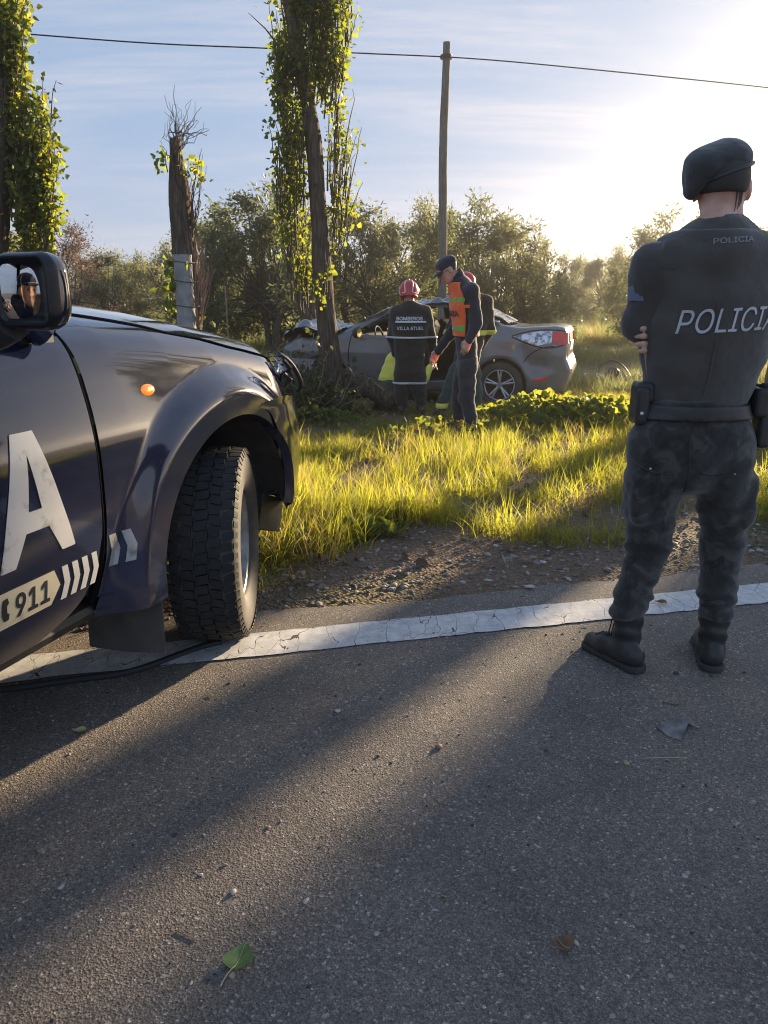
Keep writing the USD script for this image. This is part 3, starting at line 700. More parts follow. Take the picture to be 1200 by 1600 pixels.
# leaning dark trunk behind the poplar
mb = MB(); b0 = at(487, 520, 16.5); lt = thing("leaning_tree", "thin leaning dark trunk just left of the poplar trunk", "tree", b0)
mb.tube(spline([b0 - b0 - [0, 0, .3], at(478, 490, 16.5) - b0, at(462, 450, 16.5) - b0, at(440, 380, 16.5) - b0], 12), [.15, .11, .08, .03], 10); mb.tube(spline([at(490, 510, 16.6) - b0, at(486, 470, 16.6) - b0, at(492, 420, 16.7) - b0], 8), [.1, .07, .03], 8)
obj("trunk", mb.out(), "bark", lt, True)
lf = MB(); q = np.array([at(450 + rg.normal(0, 12), 400 + rg.normal(0, 30), 16.5 + rg.normal(0, .4)) - b0 for _ in range(500)]); leaf_cluster(lf, q, rg.normal(0, 1, (500, 3)), .13, rg, "narrow"); obj("crown", lf.out(), "olive_leaf", lt)

# ------------------------------------------------------------------ pole and cable
PY = 15.5; pb = at(691, 800, PY); pb[2] = ground_z(pb[0], PY)
pole = thing("utility_pole", "slightly crooked wooden utility pole rising behind the man in the orange vest", "pole", pb)
pp = np.array([at(px, py, PY) - pb for px, py in ((691, 600), (691, 465), (692, 380), (692, 280), (694, 180), (697, 110), (698, 66))])
v, f = trunk_mesh(pp, [.09, .085, .082, .083, .078, .073, .064], 3, 16, 60, .05); obj("shaft", (v, f), "pole_wood", pole, True)
pbr("cable", (0.03, 0.03, 0.032), 0.6)
kn = at(697, 89, PY); w = []
for px, py in ((-900, -20), (-400, 22), (40, 53), (260, 69), (430, 76), (560, 83), (697, 89), (900, 106), (1200, 137), (1600, 186), (2200, 270)):
    w.append(at(px, py, PY + (px - 697) * 0.0028) + [0, 0, 0])
mb = MB(); mb.tube(spline(w, 90), 0.011, 6); tag(obj("overhead_cable", mb.out(), "cable"), "thin dark overhead cable strung across the sky past the wooden pole", "cable")
mb = MB(); th = np.linspace(0, 6.28 * 3, 40); mb.tube(np.stack([kn[0] - pb[0] + .1 * np.cos(th), kn[1] - pb[1] + .1 * np.sin(th), kn[2] - pb[2] + np.linspace(-.03, .03, 40)], 1), .009, 5); obj("cable_tie", mb.out(), "cable", pole)
# ------------------------------------------------------------------ grass and low growth
def grass_proto(seed, n, h, spread, lean=0.5, wd=0.0035):
    rg = np.random.default_rng(seed); mb = MB()
    for _ in range(n):
        th = rg.uniform(0, 6.28); r = spread * math.sqrt(rg.uniform(0, 1)); b = np.array([r * math.cos(th), r * math.sin(th), -0.01])
        L = h * rg.uniform(.45, 1.15); ld = rg.uniform(0, 6.28); ln = rg.uniform(.1, lean)
        d = np.array([math.cos(ld), math.sin(ld), 0]); t = np.linspace(0, 1, 4)[:, None]
        p = b + d * (ln * L * t ** 1.8) + np.array([0, 0, 1.0]) * (L * t * (1 - .25 * ln * t))
        sd = np.array([-d[1], d[0], 0]) * math.cos(.7) + d * math.sin(rg.uniform(-1, 1)); w = wd * np.array([1, .85, .55, 0.05])[:, None]
        v = np.empty((8, 3)); v[0::2] = p - sd * w; v[1::2] = p + sd * w
        mb.add(v, [[0, 1, 3, 2], [2, 3, 5, 4], [4, 5, 7, 6]])
    return mb.out()
GP = [grass_proto(1, 70, .22, .14, 1.1, .0026), grass_proto(2, 60, .18, .13, 1.4, .0026), grass_proto(3, 76, .26, .16, 1.0, .0026), grass_proto(4, 50, .14, .11, 1.5, .0026), grass_proto(5, 22, .30, .12, .8), grass_proto(6, 30, .16, .12, 1.2)]
GM = ["grass_blade", "grass_blade", "grass_blade", "grass_blade", "grass_dry", "grass_dry"]
rng = np.random.default_rng(23)
N = 38000
a = rng.uniform(-9, 12, N); s = rng.uniform(0.5, 9.5, N)
x, y = road_xy(a, s)
den = meshkit.fbm(np.stack([x * .55, y * .55, 0 * x], -1), 3, 31)
lush = np.interp(s, [0.5, 1.2, 2.2, 4.6, 5.3, 6.2, 7.5, 9.5], [.35, .75, 1, .9, .5, .28, .2, .25])
keep = (s > bare(x, y)) & (rng.uniform(0, 1, N) < lush * np.clip((den - .33) * 5.5, .12, 1))
# nothing under the pickup's tyres, the car, the log
cl = lambda x0, y0, r: np.hypot(x - x0, y - y0) > r
keep &= cl(-0.7, 2.9, .5) & ~((x > -1.9) & (x < 2.6) & (y > 10.9) & (y < 13.2))
x, y, s, a, den = x[keep], y[keep], s[keep], a[keep], den[keep]
n = len(x)
hsc = np.interp(s, [.5, 1.0, 2.0, 3.7, 4.3, 5.5, 7, 9.5], [.45, .8, 1.2, 1.1, .62, .42, .42, .55]) * (.62 + .75 * den) * rng.uniform(.8, 1.2, n)
dry = rng.uniform(0, 1, n) < np.interp(s, [.5, 1.5, 3, 5, 6.5, 9], [.38, .17, .17, .28, .5, .45])
idx = np.where(dry, rng.integers(4, 6, n), rng.integers(0, 4, n))
scatter("verge_grass", GP, GM, np.stack([x, y, ground_z(x, y)], 1), np.stack([rng.uniform(.85, 1.3, n), rng.uniform(.85, 1.3, n), np.ones(n)], 1) * np.stack([.55 + .5 * hsc, .55 + .5 * hsc, hsc], 1),
        zquat(rng.uniform(0, 6.28, n), rng.normal(0, .18, n), rng.uniform(0, 6.28, n)), "long sunlit yellow green grass on the road verge", "grass", idx=idx, smooth=False)
# field grass between the car and the orchard
N = 34000
y = 9.5 + 50 * rng.uniform(0, 1, N) ** 1.9; x = (rng.uniform(-.72, .75, N)) * y + rng.normal(0, .3, N)
s = across(x, y); band = np.sin(s * 1.25 + 1.2 * meshkit.fbm(np.stack([x * .12, y * .12, 0 * x], -1), 2, 9) * 3)
keep = (rng.uniform(0, 1, N) < np.clip(.5 + .6 * band, .1, 1)) & (s > 8.0) & ~((x > -1.9) & (x < 2.8) & (y > 10.8) & (y < 13.2))
x, y, band = x[keep], y[keep], band[keep]; n = len(x)
sc = (0.8 + .03 * y) * rng.uniform(.6, 1.2, n) * (.75 + .3 * band)
idx = np.where(rng.uniform(0, 1, n) < .16, rng.integers(4, 6, n), rng.integers(0, 4, n))
scatter("field_grass", [grass_proto(11, 26, .30, .16, .7, .006), grass_proto(12, 24, .24, .16, .9, .006), grass_proto(13, 26, .36, .18, .6, .006), grass_proto(14, 24, .2, .16, 1., .006), grass_proto(15, 20, .36, .16, .6, .005), grass_proto(16, 20, .3, .16, .8, .005)], ["field_blade"] * 4 + GM[4:],
        np.stack([x, y, ground_z(x, y)], 1), np.stack([sc, sc, sc * .85], 1), zquat(rng.uniform(0, 6.28, n)), "rough grass in bands across the field below the olive trees", "grass", idx=idx, smooth=False)
# tall dry weeds
DW = grass_proto(21, 60, 1.0, .22, .28, .004); rg = np.random.default_rng(3)
for px, Y, h, lab in ((402, 17, .75, "tuft of tall pale dry grass behind the pickup's bonnet"), (800, 22, 1.0, "reddish dry weed above the car boot"), (908, 24, .8, "reddish dry weed by the far olive trees"), (855, 23, .7, "low brown weed between the two reddish ones")):
    q = at(px, 800, Y); q[2] = ground_z(q[0], Y); t = thing("dry_weed", lab, "weed", q)
    obj("stems", (np.array(DW[0]) * [1.3, 1.3, h], DW[1]), "grass_dry", t)
mb = MB(); b = at(352, 520, 13.0); mb.tube(spline([at(357, 545, 13.) - b, at(355, 500, 13.) - b, at(351, 447, 13.) - b], 8), .012, 5); t = thing("dry_stalk", "single bare dry stalk standing right of the stump", "weed", b); obj("stem", mb.out(), "dead_twig", t)

# broad leaved creepers
def creeper(name, label, cx, cy, Y, rx, ry, h, n, leaf, mt, seed, yel=None):
    rg = np.random.default_rng(seed); c = at(cx, cy, Y); c[2] = ground_z(c[0], Y)
    t = thing(name, label, "plant", c); mb, my = MB(), MB()
    th, r = rg.uniform(0, 6.28, n), np.sqrt(rg.uniform(0, 1, n))
    X_, Y_ = rx * r * np.cos(th), ry * r * np.sin(th)
    top = h * (1 - r ** 2 * .8) * (.6 + .8 * meshkit.fbm(np.stack([X_ * 2, Y_ * 2, 0 * X_], -1), 3, seed))
    zz = top * rg.uniform(.35, 1, n) ** .5 + ground_z(X_ + c[0], Y_ + c[1]) - c[2]
    q = np.stack([X_, Y_, zz], 1); d = rg.normal(0, 1, (n, 3)); d[:, 2] = np.abs(d[:, 2]) * .4
    ye = rg.uniform(0, 1, n) < (zz / (h + 1e-6)) * .5
    leaf_cluster(mb, q[~ye], d[~ye], leaf, rg, "round", hang=-.1); leaf_cluster(my, q[ye], d[ye], leaf, rg, "round", hang=-.1)
    obj("leaves", mb.out(), mt, t)
    if my.n: obj("leaves", my.out(), yel or mt, t)
    st_ = MB()
    for k in range(40):
        e = q[rg.integers(0, n)]; st_.tube([[e[0] * .9, e[1] * .9, 0], [e[0] * .95, e[1] * .95, e[2] * .6], e], .004, 4)
    obj("stems", st_.out(), "twig", t); return t
creeper("leafy_weed", "broad leaved green weed mound in front of the car's rear wheel", 850, 660, 8.9, 1.15, .75, .25, 1200, .085, "weed_leaf", 51, "poplar_leaf_yellow")
creeper("leafy_weed", "low leafy weeds left of the officer's hip", 930, 655, 8.6, .7, .55, .26, 520, .08, "weed_leaf", 52, "poplar_leaf_yellow")
creeper("leafy_weed", "small green weeds between the two men's feet", 680, 690, 7.9, .8, .35, .14, 200, .06, "weed_leaf", 53)
creeper("leafy_weed", "leafy weeds at the foot of the poplar", 500, 668, 8.7, .5, .35, .2, 240, .055, "weed_leaf", 54)
creeper("leafy_weed", "small broad leaved plant on the gravel in front of the pickup", 575, 850, 4.25, .17, .15, .10, 26, .09, "weed_leaf", 55, "poplar_leaf_yellow")
creeper("leafy_weed", "flat rosette of pale leaves on the gravel edge by the grass", 600, 822, 4.6, .18, .12, .07, 22, .10, "weed_leaf", 56)

# brush heap and fallen log
rg = np.random.default_rng(61); c = at(478, 640, 9.3); c[2] = ground_z(c[0], c[1])
t = thing("brush_heap", "heap of cut green brush and twigs between the poplar and the pickup", "brush", c); tw, lf = MB(), MB()
for k in range(150):
    th = rg.uniform(0, 6.28); r = rg.uniform(0, .55); b = np.array([r * math.cos(th) * .75, r * math.sin(th) * .6, rg.uniform(0, .15)]); L = rg.uniform(.25, .6)
    d = np.array([rg.normal(0, .5) * .7, rg.normal(0, .5), rg.uniform(.1, .8)]); d /= np.linalg.norm(d)
    p = shoot(b, b + d * L, rg, 7, .16); tw.tube(p, np.linspace(.008, .003, 7), 4)
    if k % 4 == 3: continue
    m_ = 30; kk = rg.integers(1, 7, m_); q = p[kk] + rg.normal(0, .05, (m_, 3)); leaf_cluster(lf, q, rg.normal(0, 1, (m_, 3)), .055, rg, "narrow" if k % 2 else "round", hang=0)
obj("twigs", tw.out(), "dead_twig", t); obj("leaves", lf.out(), "brush_leaf", t)
c = at(590, 612, 9.95); t = thing("fallen_log", "fallen brown log lying against the car's front door", "log", c)
p = np.array([at(px, py, Yy) - c for px, py, Yy in ((540, 583, 10.25), (560, 597, 10.1), (585, 609, 10.0), (603, 619, 9.92), (618, 628, 9.88))])
obj("trunk", trunk_mesh(p, [.08, .12, .13, .14, .14], 8, 16, 30, .25), "bark", t, True)
mb = MB(); mb.tube(spline([at(556, 592, 10.05) - c, at(545, 575, 9.95) - c, at(537, 560, 9.9) - c], 6), [.025, .015, .006], 6); mb.tube(spline([at(600, 610, 9.8) - c, at(585, 598, 9.8) - c, at(570, 590, 9.75) - c], 6), [.015, .01, .004], 6); obj("branches", mb.out(), "dead_twig", t)
# dry litter below
N = 5000; rng = np.random.default_rng(71)
a = rng.uniform(-5, 6, N); s = rng.uniform(.6, 8.5, N); x, y = road_xy(a, s)
lm = MB(); leaf_cluster(lm, np.zeros((1, 3)), np.array([[0, 1.0, 0]]), 1.0, np.random.default_rng(1), "round", hang=0); lm2 = MB(); leaf_cluster(lm2, np.zeros((1, 3)), np.array([[0, 1.0, 0]]), 1.0, np.random.default_rng(4), "narrow", hang=0)
pbr("litter", (0.17, 0.12, 0.08), .9); pbr("litter_pale", (0.3, 0.24, 0.17), .9)
scatter("leaf_litter", [lm.out(), lm2.out()], ["litter", "litter_pale"], np.stack([x, y, ground_z(x, y) + .012], 1), np.repeat(rng.uniform(.02, .06, (N, 1)), 3, 1), zquat(rng.uniform(0, 6.28, N), rng.normal(0, .6, N), rng.uniform(0, 6.28, N)), "dead leaves and straw strewn between the grass tufts", "leaf litter", smooth=False)
# ------------------------------------------------------------------ police pickup
TA = math.radians(18.0)
T_D, T_N = np.array([math.sin(TA), math.cos(TA), 0]), np.array([-math.cos(TA), math.sin(TA), 0])
T_P = np.array([-0.532, 2.895, 0.0])
TLOC = np.stack([T_D, T_N, [0, 0, 1.0]], 1)              # (s, w, z) -> world offset
def TW(p): return np.asarray(p, float) @ TLOC.T
tp0 = thing("police_pickup", "dark navy police pickup with white door letters, front wheel on the white line", "pickup", T_P)
def paint(name, base, dust):
    return mat(name, {"g": ("geometry", {}), "n": ("noise_texture", {"scale": 5.0, "detail": 6.0, "roughness": 0.65}), "n2": ("noise_texture", {"scale": 90.0, "detail": 3.0}), "sp": ("separate_xyz", {}),
        "hz": ("map_range", {"from_min": 0.25, "from_max": 0.95, "to_min": 0.40, "to_max": 0.015, "clamp": True}), "md": ("math", {"math_type": "multiply"}), "k": ("map_range", {"from_min": 0.3, "from_max": 0.7, "to_min": 0.25, "to_max": 1.0, "clamp": True}),
        "v": ("voronoi_texture", {"scale": 70.0}), "vs": ("separate_color", {}), "sg": ("math", {"math_type": "greater_than", "value2": 0.93}), "sd": ("math", {"math_type": "less_than", "value2": 0.22}), "sm": ("math", {"math_type": "multiply"}), "s2": ("math", {"math_type": "multiply", "value2": 0.22}), "mx2": ("math", {"math_type": "maximum"}),
        "c": ("mix", {"color1": base, "color2": dust}), "ro": ("map_range", {"from_min": 0.0, "from_max": 0.6, "to_min": 0.07, "to_max": 0.42}),
        "b": ("bump", {"distance": 0.0006, "strength": 0.1}), "p": ("principled_bsdf", {"coat_weight": 0.9, "coat_roughness": 0.035, "specular_ior_level": 0.5})},
        [("g.position", "n.vector"), ("g.position", "n2.vector"), ("g.position", "sp.vector"), ("g.position", "v.vector"), ("v.color", "vs.color"), ("vs.r", "sg.value1"), ("v.distance", "sd.value1"), ("sg.value", "sm.value1"), ("sd.value", "sm.value2"), ("sm.value", "s2.value1"),
         ("sp.z", "hz.value"), ("n.fac", "k.value"), ("hz.result", "md.value1"), ("k.result", "md.value2"), ("md.value", "mx2.value1"), ("s2.value", "mx2.value2"), ("mx2.value", "c.fac"), ("c.color", "p.base_color"), ("md.value", "ro.value"), ("ro.result", "p.roughness"), ("n2.fac", "b.height"), ("b.normal", "p.normal")], "p.BSDF")
paint("navy_paint", (0.0075, 0.011, 0.032), (0.085, 0.065, 0.045))
pbr("black_plastic", (0.012, 0.012, 0.013), 0.45, (30, 4), (180, 0.001, .3), color2=(0.03, 0.028, 0.026))
pbr("mirror_black", (0.004, 0.004, 0.005), 0.3)
pbr("liner", (0.045, 0.035, 0.028), 0.85, (9, 5), (25, 0.004, .5), color2=(0.02, 0.017, 0.015))
pbr("rubber", (0.010, 0.010, 0.010), 0.75, (14, 6), (120, 0.0015, .5), color2=(0.028, 0.026, 0.024), ramp=(.5, .85))
pbr("rubber_side", (0.028, 0.026, 0.025), 0.7, (10, 6), (60, 0.0012, .4), color2=(0.075, 0.062, 0.05), ramp=(.35, .75))
pbr("steel_rim", (0.30, 0.30, 0.31), 0.42, (18, 5), None, metallic=0.6, color2=(0.18, 0.165, 0.15))
pbr("decal_white", (0.62, 0.60, 0.57), 0.4, (13, 9), None, color2=(0.20, 0.175, 0.15), ramp=(.58, .74), coat=.3)
pbr("decal_cream", (0.66, 0.58, 0.40), 0.4, (13, 9), None, color2=(0.28, 0.23, 0.15), ramp=(.58, .74), coat=.3)
pbr("decal_dark", (0.02, 0.02, 0.025), 0.5)
pbr("seam", (0.004, 0.004, 0.005), 0.8, spec=0.05); pbr("flap_rubber", (0.045, 0.04, 0.036), 0.8, (8, 6), (50, .001, .4), color2=(0.085, 0.072, 0.06))
pbr("chrome", (0.6, 0.6, 0.6), 0.15, metallic=1.0)
mat("mirror_glass", {"p": ("principled_bsdf", {"base_color": (0.85, 0.85, 0.86), "metallic": 1.0, "roughness": 0.015})}, [], "p.BSDF")
mat("tinted_glass", {"f": ("fresnel", {"IOR": 1.5}), "t": ("transparent_bsdf", {"color": (0.62, 0.64, 0.64)}), "g": ("glossy_bsdf", {"color": (1, 1, 1), "roughness": 0.01}), "m": ("mix_closure", {})}, [("f.fac", "m.fac"), ("t.BSDF", "m.closure1"), ("g.BSDF", "m.closure2")], "m.closure")
mat("clear_lens", {"f": ("fresnel", {"IOR": 1.5}), "t": ("transparent_bsdf", {"color": (0.75, 0.77, 0.8)}), "g": ("glossy_bsdf", {"color": (1, 1, 1), "roughness": 0.03}), "m": ("mix_closure", {})}, [("f.fac", "m.fac"), ("t.BSDF", "m.closure1"), ("g.BSDF", "m.closure2")], "m.closure")
mat("indicator_lens", {"p": ("principled_bsdf", {"base_color": (0.75, 0.13, 0.015), "roughness": 0.15, "coat_weight": 1.0, "emission_color": (1.0, 0.28, 0.03), "emission_strength": 0.12})}, [], "p.BSDF")
mat("indicator_core", {"e": ("emission", {"color": (1.0, 0.36, 0.04), "strength": 1.2})}, [], "e.emission")

_zt = lambda s: np.interp(s, [-4.5, -.8, -.6, -.3, 0, .3, .5, .66, .8, .95], [1.27, 1.27, 1.265, 1.245, 1.215, 1.17, 1.135, 1.09, 1.04, .98])
from scipy.interpolate import PchipInterpolator
_wp = PchipInterpolator([.3, .4, .48, .6, .75, .9, 1.0, 1.2], [.20, .125, .09, .065, .053, .053, .056, .066])
_tt = np.linspace(0, 1.3, 800)
_an = np.radians(PchipInterpolator([0, .06, .16, .26, .45, .9, 1.3], [76, 68, 42, 20, 8, 3, 0])(_tt))
_cw = np.r_[0, np.cumsum(np.cos(_an[:-1]) * np.diff(_tt))]; _cz = np.r_[0, np.cumsum(np.sin(_an[:-1]) * np.diff(_tt))]
ARC, ARZ = 0.43, 0.47
def arch_ra(s, z):
    a_ = np.where(s < 0, 0.55, 0.49)
    return np.sqrt((s / a_) ** 2 + (np.maximum(z - ARC, 0) / ARZ) ** 2)
def skin(s, t, flare=True):
    """side and bonnet skin of the pickup: (s, w, z) of the arc length t up the section at s"""
    s, t = np.broadcast_arrays(np.asarray(s, float), np.asarray(t, float))
    zs = _zt(s) - 0.185
    tr = np.clip(t - zs, 0, 1.3)
    w = _wp(np.minimum(t, zs)) + .5 * np.maximum(np.minimum(t - zs, 0) + .25, 0) ** 2
    z = np.minimum(t, zs) + np.interp(tr, _tt, _cz)
    if flare:
        ra = arch_ra(s, t); q = np.clip((1.42 - ra) / 0.26, 0, 1); q = q * q * (3 - 2 * q)
        q = np.where(s > -1.2, q, 0); w = w * (1 - q) + q * (0.012 + 0.02 * np.clip(ra - 1, 0, 1))
    w = w + np.interp(tr, _tt, _cw) + 0.95 * np.maximum(0, s - .42) ** 2
    return np.stack([s, w, z], -1)
def tobj(name, v, f, m, parent=None, smooth=35, **k): return obj(name, (TW(v), f), m, parent or tp0, smooth, **k)
def ray_out(c, th, poly):
    r = LineString([c, (c[0] + 3 * math.cos(th), c[1] + 3 * math.sin(th))]).intersection(poly.exterior)
    pts = [g for g in getattr(r, "geoms", [r])]
    return max(math.hypot(g.x - c[0], g.y - c[1]) for g in pts if g.geom_type == "Point")
gap_t = lambda s: _zt(s) - 0.185 + np.interp(s, [-.8, -.55, -.2, .2, .66], [.40, .30, .195, .155, .14])
ss = np.linspace(-.74, .60, 14)
outline = Polygon([(-.79, .45), (-.765, .58), (-.76, .9), (-.75, 1.15), (-.74, float(gap_t(-.74)))] + [(a, float(gap_t(a))) for a in ss[1:]] + [(.605, 1.04), (.615, .98), (.63, .94), (.50, .80), (.30, .55), (0.0, .33), (-.5, .40), (-.56, .45)])
ths = np.radians(np.linspace(41, 184, 200)); nr = 80; G = []
for th in ths:
    c, s_ = math.cos(th), math.sin(th); a_ = .55 if c < 0 else .49
    r0 = 1 / math.sqrt((c / a_) ** 2 + (s_ / ARZ) ** 2) if s_ > 0 else .55 / abs(c)
    r1 = ray_out((0, ARC), th, outline) if s_ > -0.03 else .785 / abs(c)
    k = np.linspace(0, 1, nr) ** 1.25; r = r0 + (max(r1, r0 + .02) - r0) * k
    G.append(np.stack([r * c, ARC + r * s_], 1))
G = np.array(G)
P = skin(G[..., 0], G[..., 1])
lip = P[:, :1] + np.array([0, .045, 0]); lip[..., 0] *= .985; lip[..., 2] = ARC + (lip[..., 2] - ARC) * .985
P = np.concatenate([lip, P[:, :1] + [0, .004, 0], P], 1)
fender = tobj("front_fender", P.reshape(-1, 3), grid_faces(P.shape[0], P.shape[1]), "navy_paint", smooth=40)
# rear lower tongue of the fender behind the wheel
u, v_ = np.meshgrid(np.linspace(-.775, -.55, 8), np.linspace(.375, .455, 6), indexing="ij")
q = skin(u, v_); tobj("fender_foot", q.reshape(-1, 3), grid_faces(8, 6), "navy_paint")
# bonnet
us = np.linspace(-.80, .70, 60); H = []
for s in us:
    g0 = float(gap_t(s)) + .007; zs = float(_zt(s)) - .185
    base = skin(s, 0.7)[1] - skin(s, .7)[1]
    tt = np.linspace(g0, zs + 1.12, 26); row = skin(np.full(26, s), tt)
    row[:, 1] = np.minimum(row[:, 1], .9); row[:, 2] += 0.02 * np.clip((row[:, 1] - .4) / .5, 0, 1)
    full = np.vstack([row, row[::-1] * [1, -1, 1] + [0, 1.8, 0]]); H.append(full)
H = np.array(H)
nose = H[-1:].copy(); nose[..., 0] += .03; nose[..., 2] -= .03; nose2 = H[-1:].copy(); nose2[..., 0] += .035; nose2[..., 2] -= .075
H = np.concatenate([H, nose, nose2], 0)
H[..., 0] += np.where(H[..., 0] > .4, .14 * (1 - ((H[..., 1] - .9) / .75) ** 2) * np.clip((H[..., 0] - .4) / .3, 0, 1), 0)
tobj("bonnet", H.reshape(-1, 3), grid_faces(H.shape[0], H.shape[1]), "navy_paint", smooth=45)
# dark seams under the gaps: bonnet edge and door edge
def seam(name, st, width=.018, depth=.012):
    st = np.asarray(st, float); p = skin(st[:, 0], st[:, 1]); p[:, 1] += depth * .6; p[:, 2] -= depth * .5
    v, f = tube(p, width / 2, 6); tobj(name, v, f, "seam")
sg = np.linspace(-.79, .6, 40); seam("bonnet_seam", np.stack([sg, gap_t(sg) + .0035], 1), .011, -.001)
# door, its gap and rear part of the cab side
dg = [(-.795, .44), (-.775, .58), (-.77, .9), (-.76, 1.15), (-.75, 1.235)]
tz = np.linspace(.40, 1.245, 44)
lead = np.interp(tz, [.40, .43, .47, .55, .66, .9, 1.15, 1.25], [-1.025, -.93, -.865, -.81, -.785, -.779, -.77, -.76])
D = []
for k, t in enumerate(tz):
    sgrid = np.linspace(lead[k], -1.95, 40); D.append(skin(sgrid, np.full(40, t), flare=False))
D = np.array(D); D[..., 2] = np.minimum(D[..., 2], tz[:, None] + 0)
inn = D[:, :1] + [0.004, .03, 0]; D = np.concatenate([inn, D], 1)
door = tobj("front_door", D.reshape(-1, 3), grid_faces(D.shape[0], D.shape[1]), "navy_paint", smooth=40)
_dt = np.linspace(.44, 1.32, 40); v, f = tube(skin(np.interp(_dt, [y for _, y in dg], [x for x, _ in dg]) - .004, _dt) + [0, .014, -.002], .014, 6); tobj("door_seam", v, f, "seam")
D2 = np.array([skin(np.linspace(-1.965, -2.75, 20), np.full(20, t), flare=False) for t in tz]); tobj("rear_door", D2.reshape(-1, 3), grid_faces(44, 20), "navy_paint")
D3 = np.array([skin(np.linspace(-2.80, -4.25, 20), np.full(20, t), flare=False) for t in np.linspace(.55, 1.14, 20)]); tobj("bed_side", D3.reshape(-1, 3), grid_faces(20, 20), "navy_paint")
a, b = np.meshgrid(np.linspace(-1.30, -.768, 14), np.linspace(1.20, 1.46, 14), indexing="ij"); q = skin(a, b, flare=False); tobj("cowl_panel", q.reshape(-1, 3), grid_faces(14, 14), "navy_paint")
# left side: plain mirrored skin, so that the far side is closed
L1 = np.array([skin(np.linspace(.62, -2.75, 60), np.full(60, t)) for t in np.linspace(.44, 1.16, 24)]) * [1, -1, 1] + [0, 1.8, 0]
hole = L1[:-1, :-1].reshape(-1, 3); ok = arch_ra(hole[:, 0], hole[:, 2]) > 1.0
tobj("left_side", L1.reshape(-1, 3), grid_faces(24, 60)[:, ::-1][ok], "navy_paint")
D3 = D3 * [1, -1, 1] + [0, 1.8, 0]; tobj("bed_side", D3.reshape(-1, 3), grid_faces(20, 20)[:, ::-1], "navy_paint")
mb = MB(); mb.box((-3.5, .9, .78), (1.45, 1.55, .05)); mb.box((-4.22, .9, .85), (.05, 1.6, .58)); mb.box((-2.78, .9, .95), (.05, 1.6, .45)); tobj("bed", *mb.out(), "navy_paint", smooth=False)
mb = MB(); mb.box((-1.7, .9, .43), (5.0, .95, .14)); mb.box((-.1, .9, .62), (1.1, .75, .32)); mb.box((-1.75, .9, .47), (1.9, 1.5, .06)); tobj("underbody", *mb.out(), "black_plastic", smooth=False)
# cab: pillars, glass, roof
def hullpts(p): h_ = trimesh.convex.convex_hull(np.array(p)); return h_.vertices, h_.faces
for sgn in (0, 1):
    m_ = lambda w: w if not sgn else 1.8 - w
    for a_, b_ in (((-.86, .12, 1.235), (-1.45, .27, 1.73)), ((-1.96, .11, 1.24), (-2.02, .25, 1.73)), ((-2.72, .12, 1.24), (-2.62, .27, 1.73))):
        v, f = tube([(a_[0], m_(a_[1]), a_[2]), (b_[0], m_(b_[1]), b_[2])], .04, 10); tobj("pillar", v, f, "navy_paint")
xs, ys = np.meshgrid(np.linspace(-1.40, -2.68, 16), np.linspace(.24, 1.56, 16), indexing="ij"); zz = 1.775 - .04 * ((ys - .9) / .66) ** 4 - .05 * np.abs((xs + 2.04) / .64) ** 4
tobj("roof", np.stack([xs, ys, zz], -1).reshape(-1, 3), grid_faces(16, 16), "navy_paint")
def pane(name, c4, n=8):
    c4 = np.asarray(c4, float); a, b = np.meshgrid(np.linspace(0, 1, n), np.linspace(0, 1, n), indexing="ij"); a, b = a[..., None], b[..., None]
    g = (c4[0] * (1 - a) + c4[1] * a) * (1 - b) + (c4[3] * (1 - a) + c4[2] * a) * b; tobj(name, g.reshape(-1, 3), grid_faces(n, n), "tinted_glass", smooth=True)
pane("windscreen", [(-.80, .16, 1.27), (-.80, 1.64, 1.27), (-1.42, 1.5, 1.74), (-1.42, .3, 1.74)])
for sgn in (0, 1):
    m_ = lambda p: p if not sgn else (p[0], 1.8 - p[1], p[2])
    if sgn: pane("side_window", [m_((-.95, .12, 1.24)), m_((-1.93, .115, 1.245)), m_((-1.99, .25, 1.72)), m_((-1.47, .26, 1.72))])
    pane("side_window", [m_((-2.0, .115, 1.245)), m_((-2.68, .12, 1.245)), m_((-2.6, .26, 1.72)), m_((-2.05, .25, 1.72))])
pane("rear_window", [(-2.73, .2, 1.2), (-2.73, 1.6, 1.2), (-2.64, 1.5, 1.72), (-2.64, .3, 1.72)])
mb = MB(); mb.box((-.85, .9, 1.2), (.12, 1.5, .12)); mb.box((-1.75, .5, .95), (.16, .5, .75), roty(-.2), .04); mb.box((-1.5, .5, .68), (.5, .5, .16), None, .04); mb.box((-1.75, 1.3, .95), (.16, .5, .75), roty(-.2), .04); mb.box((-2.5, .9, .9), (.16, 1.3, .7), roty(-.2), .04); tobj("interior", *mb.out(), "black_plastic", smooth=False)
v, f = tube(spline([(-.74, .18, 1.272), (-.80, .5, 1.285), (-.82, .9, 1.29), (-.80, 1.3, 1.285), (-.74, 1.62, 1.272)], 20), .03, 8); tobj("scuttle", v, f, "black_plastic")
# wheel arch liner
lv = []
for th in np.radians(np.linspace(-4, 186, 48)):
    c, s_ = math.cos(th), math.sin(th); a_ = .55 if c < 0 else .49
    r0 = 1 / math.sqrt((c / a_) ** 2 + (s_ / ARZ) ** 2)
    wob = .012 * math.sin(th * 7) + .008 * math.sin(th * 17 + 1)
    row = []
    for kk, w in enumerate(np.linspace(.05 + max(0, c) ** 2 * .01, .5, 10)):
        rr = r0 * (0.985 + .03 * math.sin(kk * .9)) + wob * (kk > 0); row.append((rr * c, w, ARC + rr * s_))
    lv.append(row)
lv = np.array(lv)
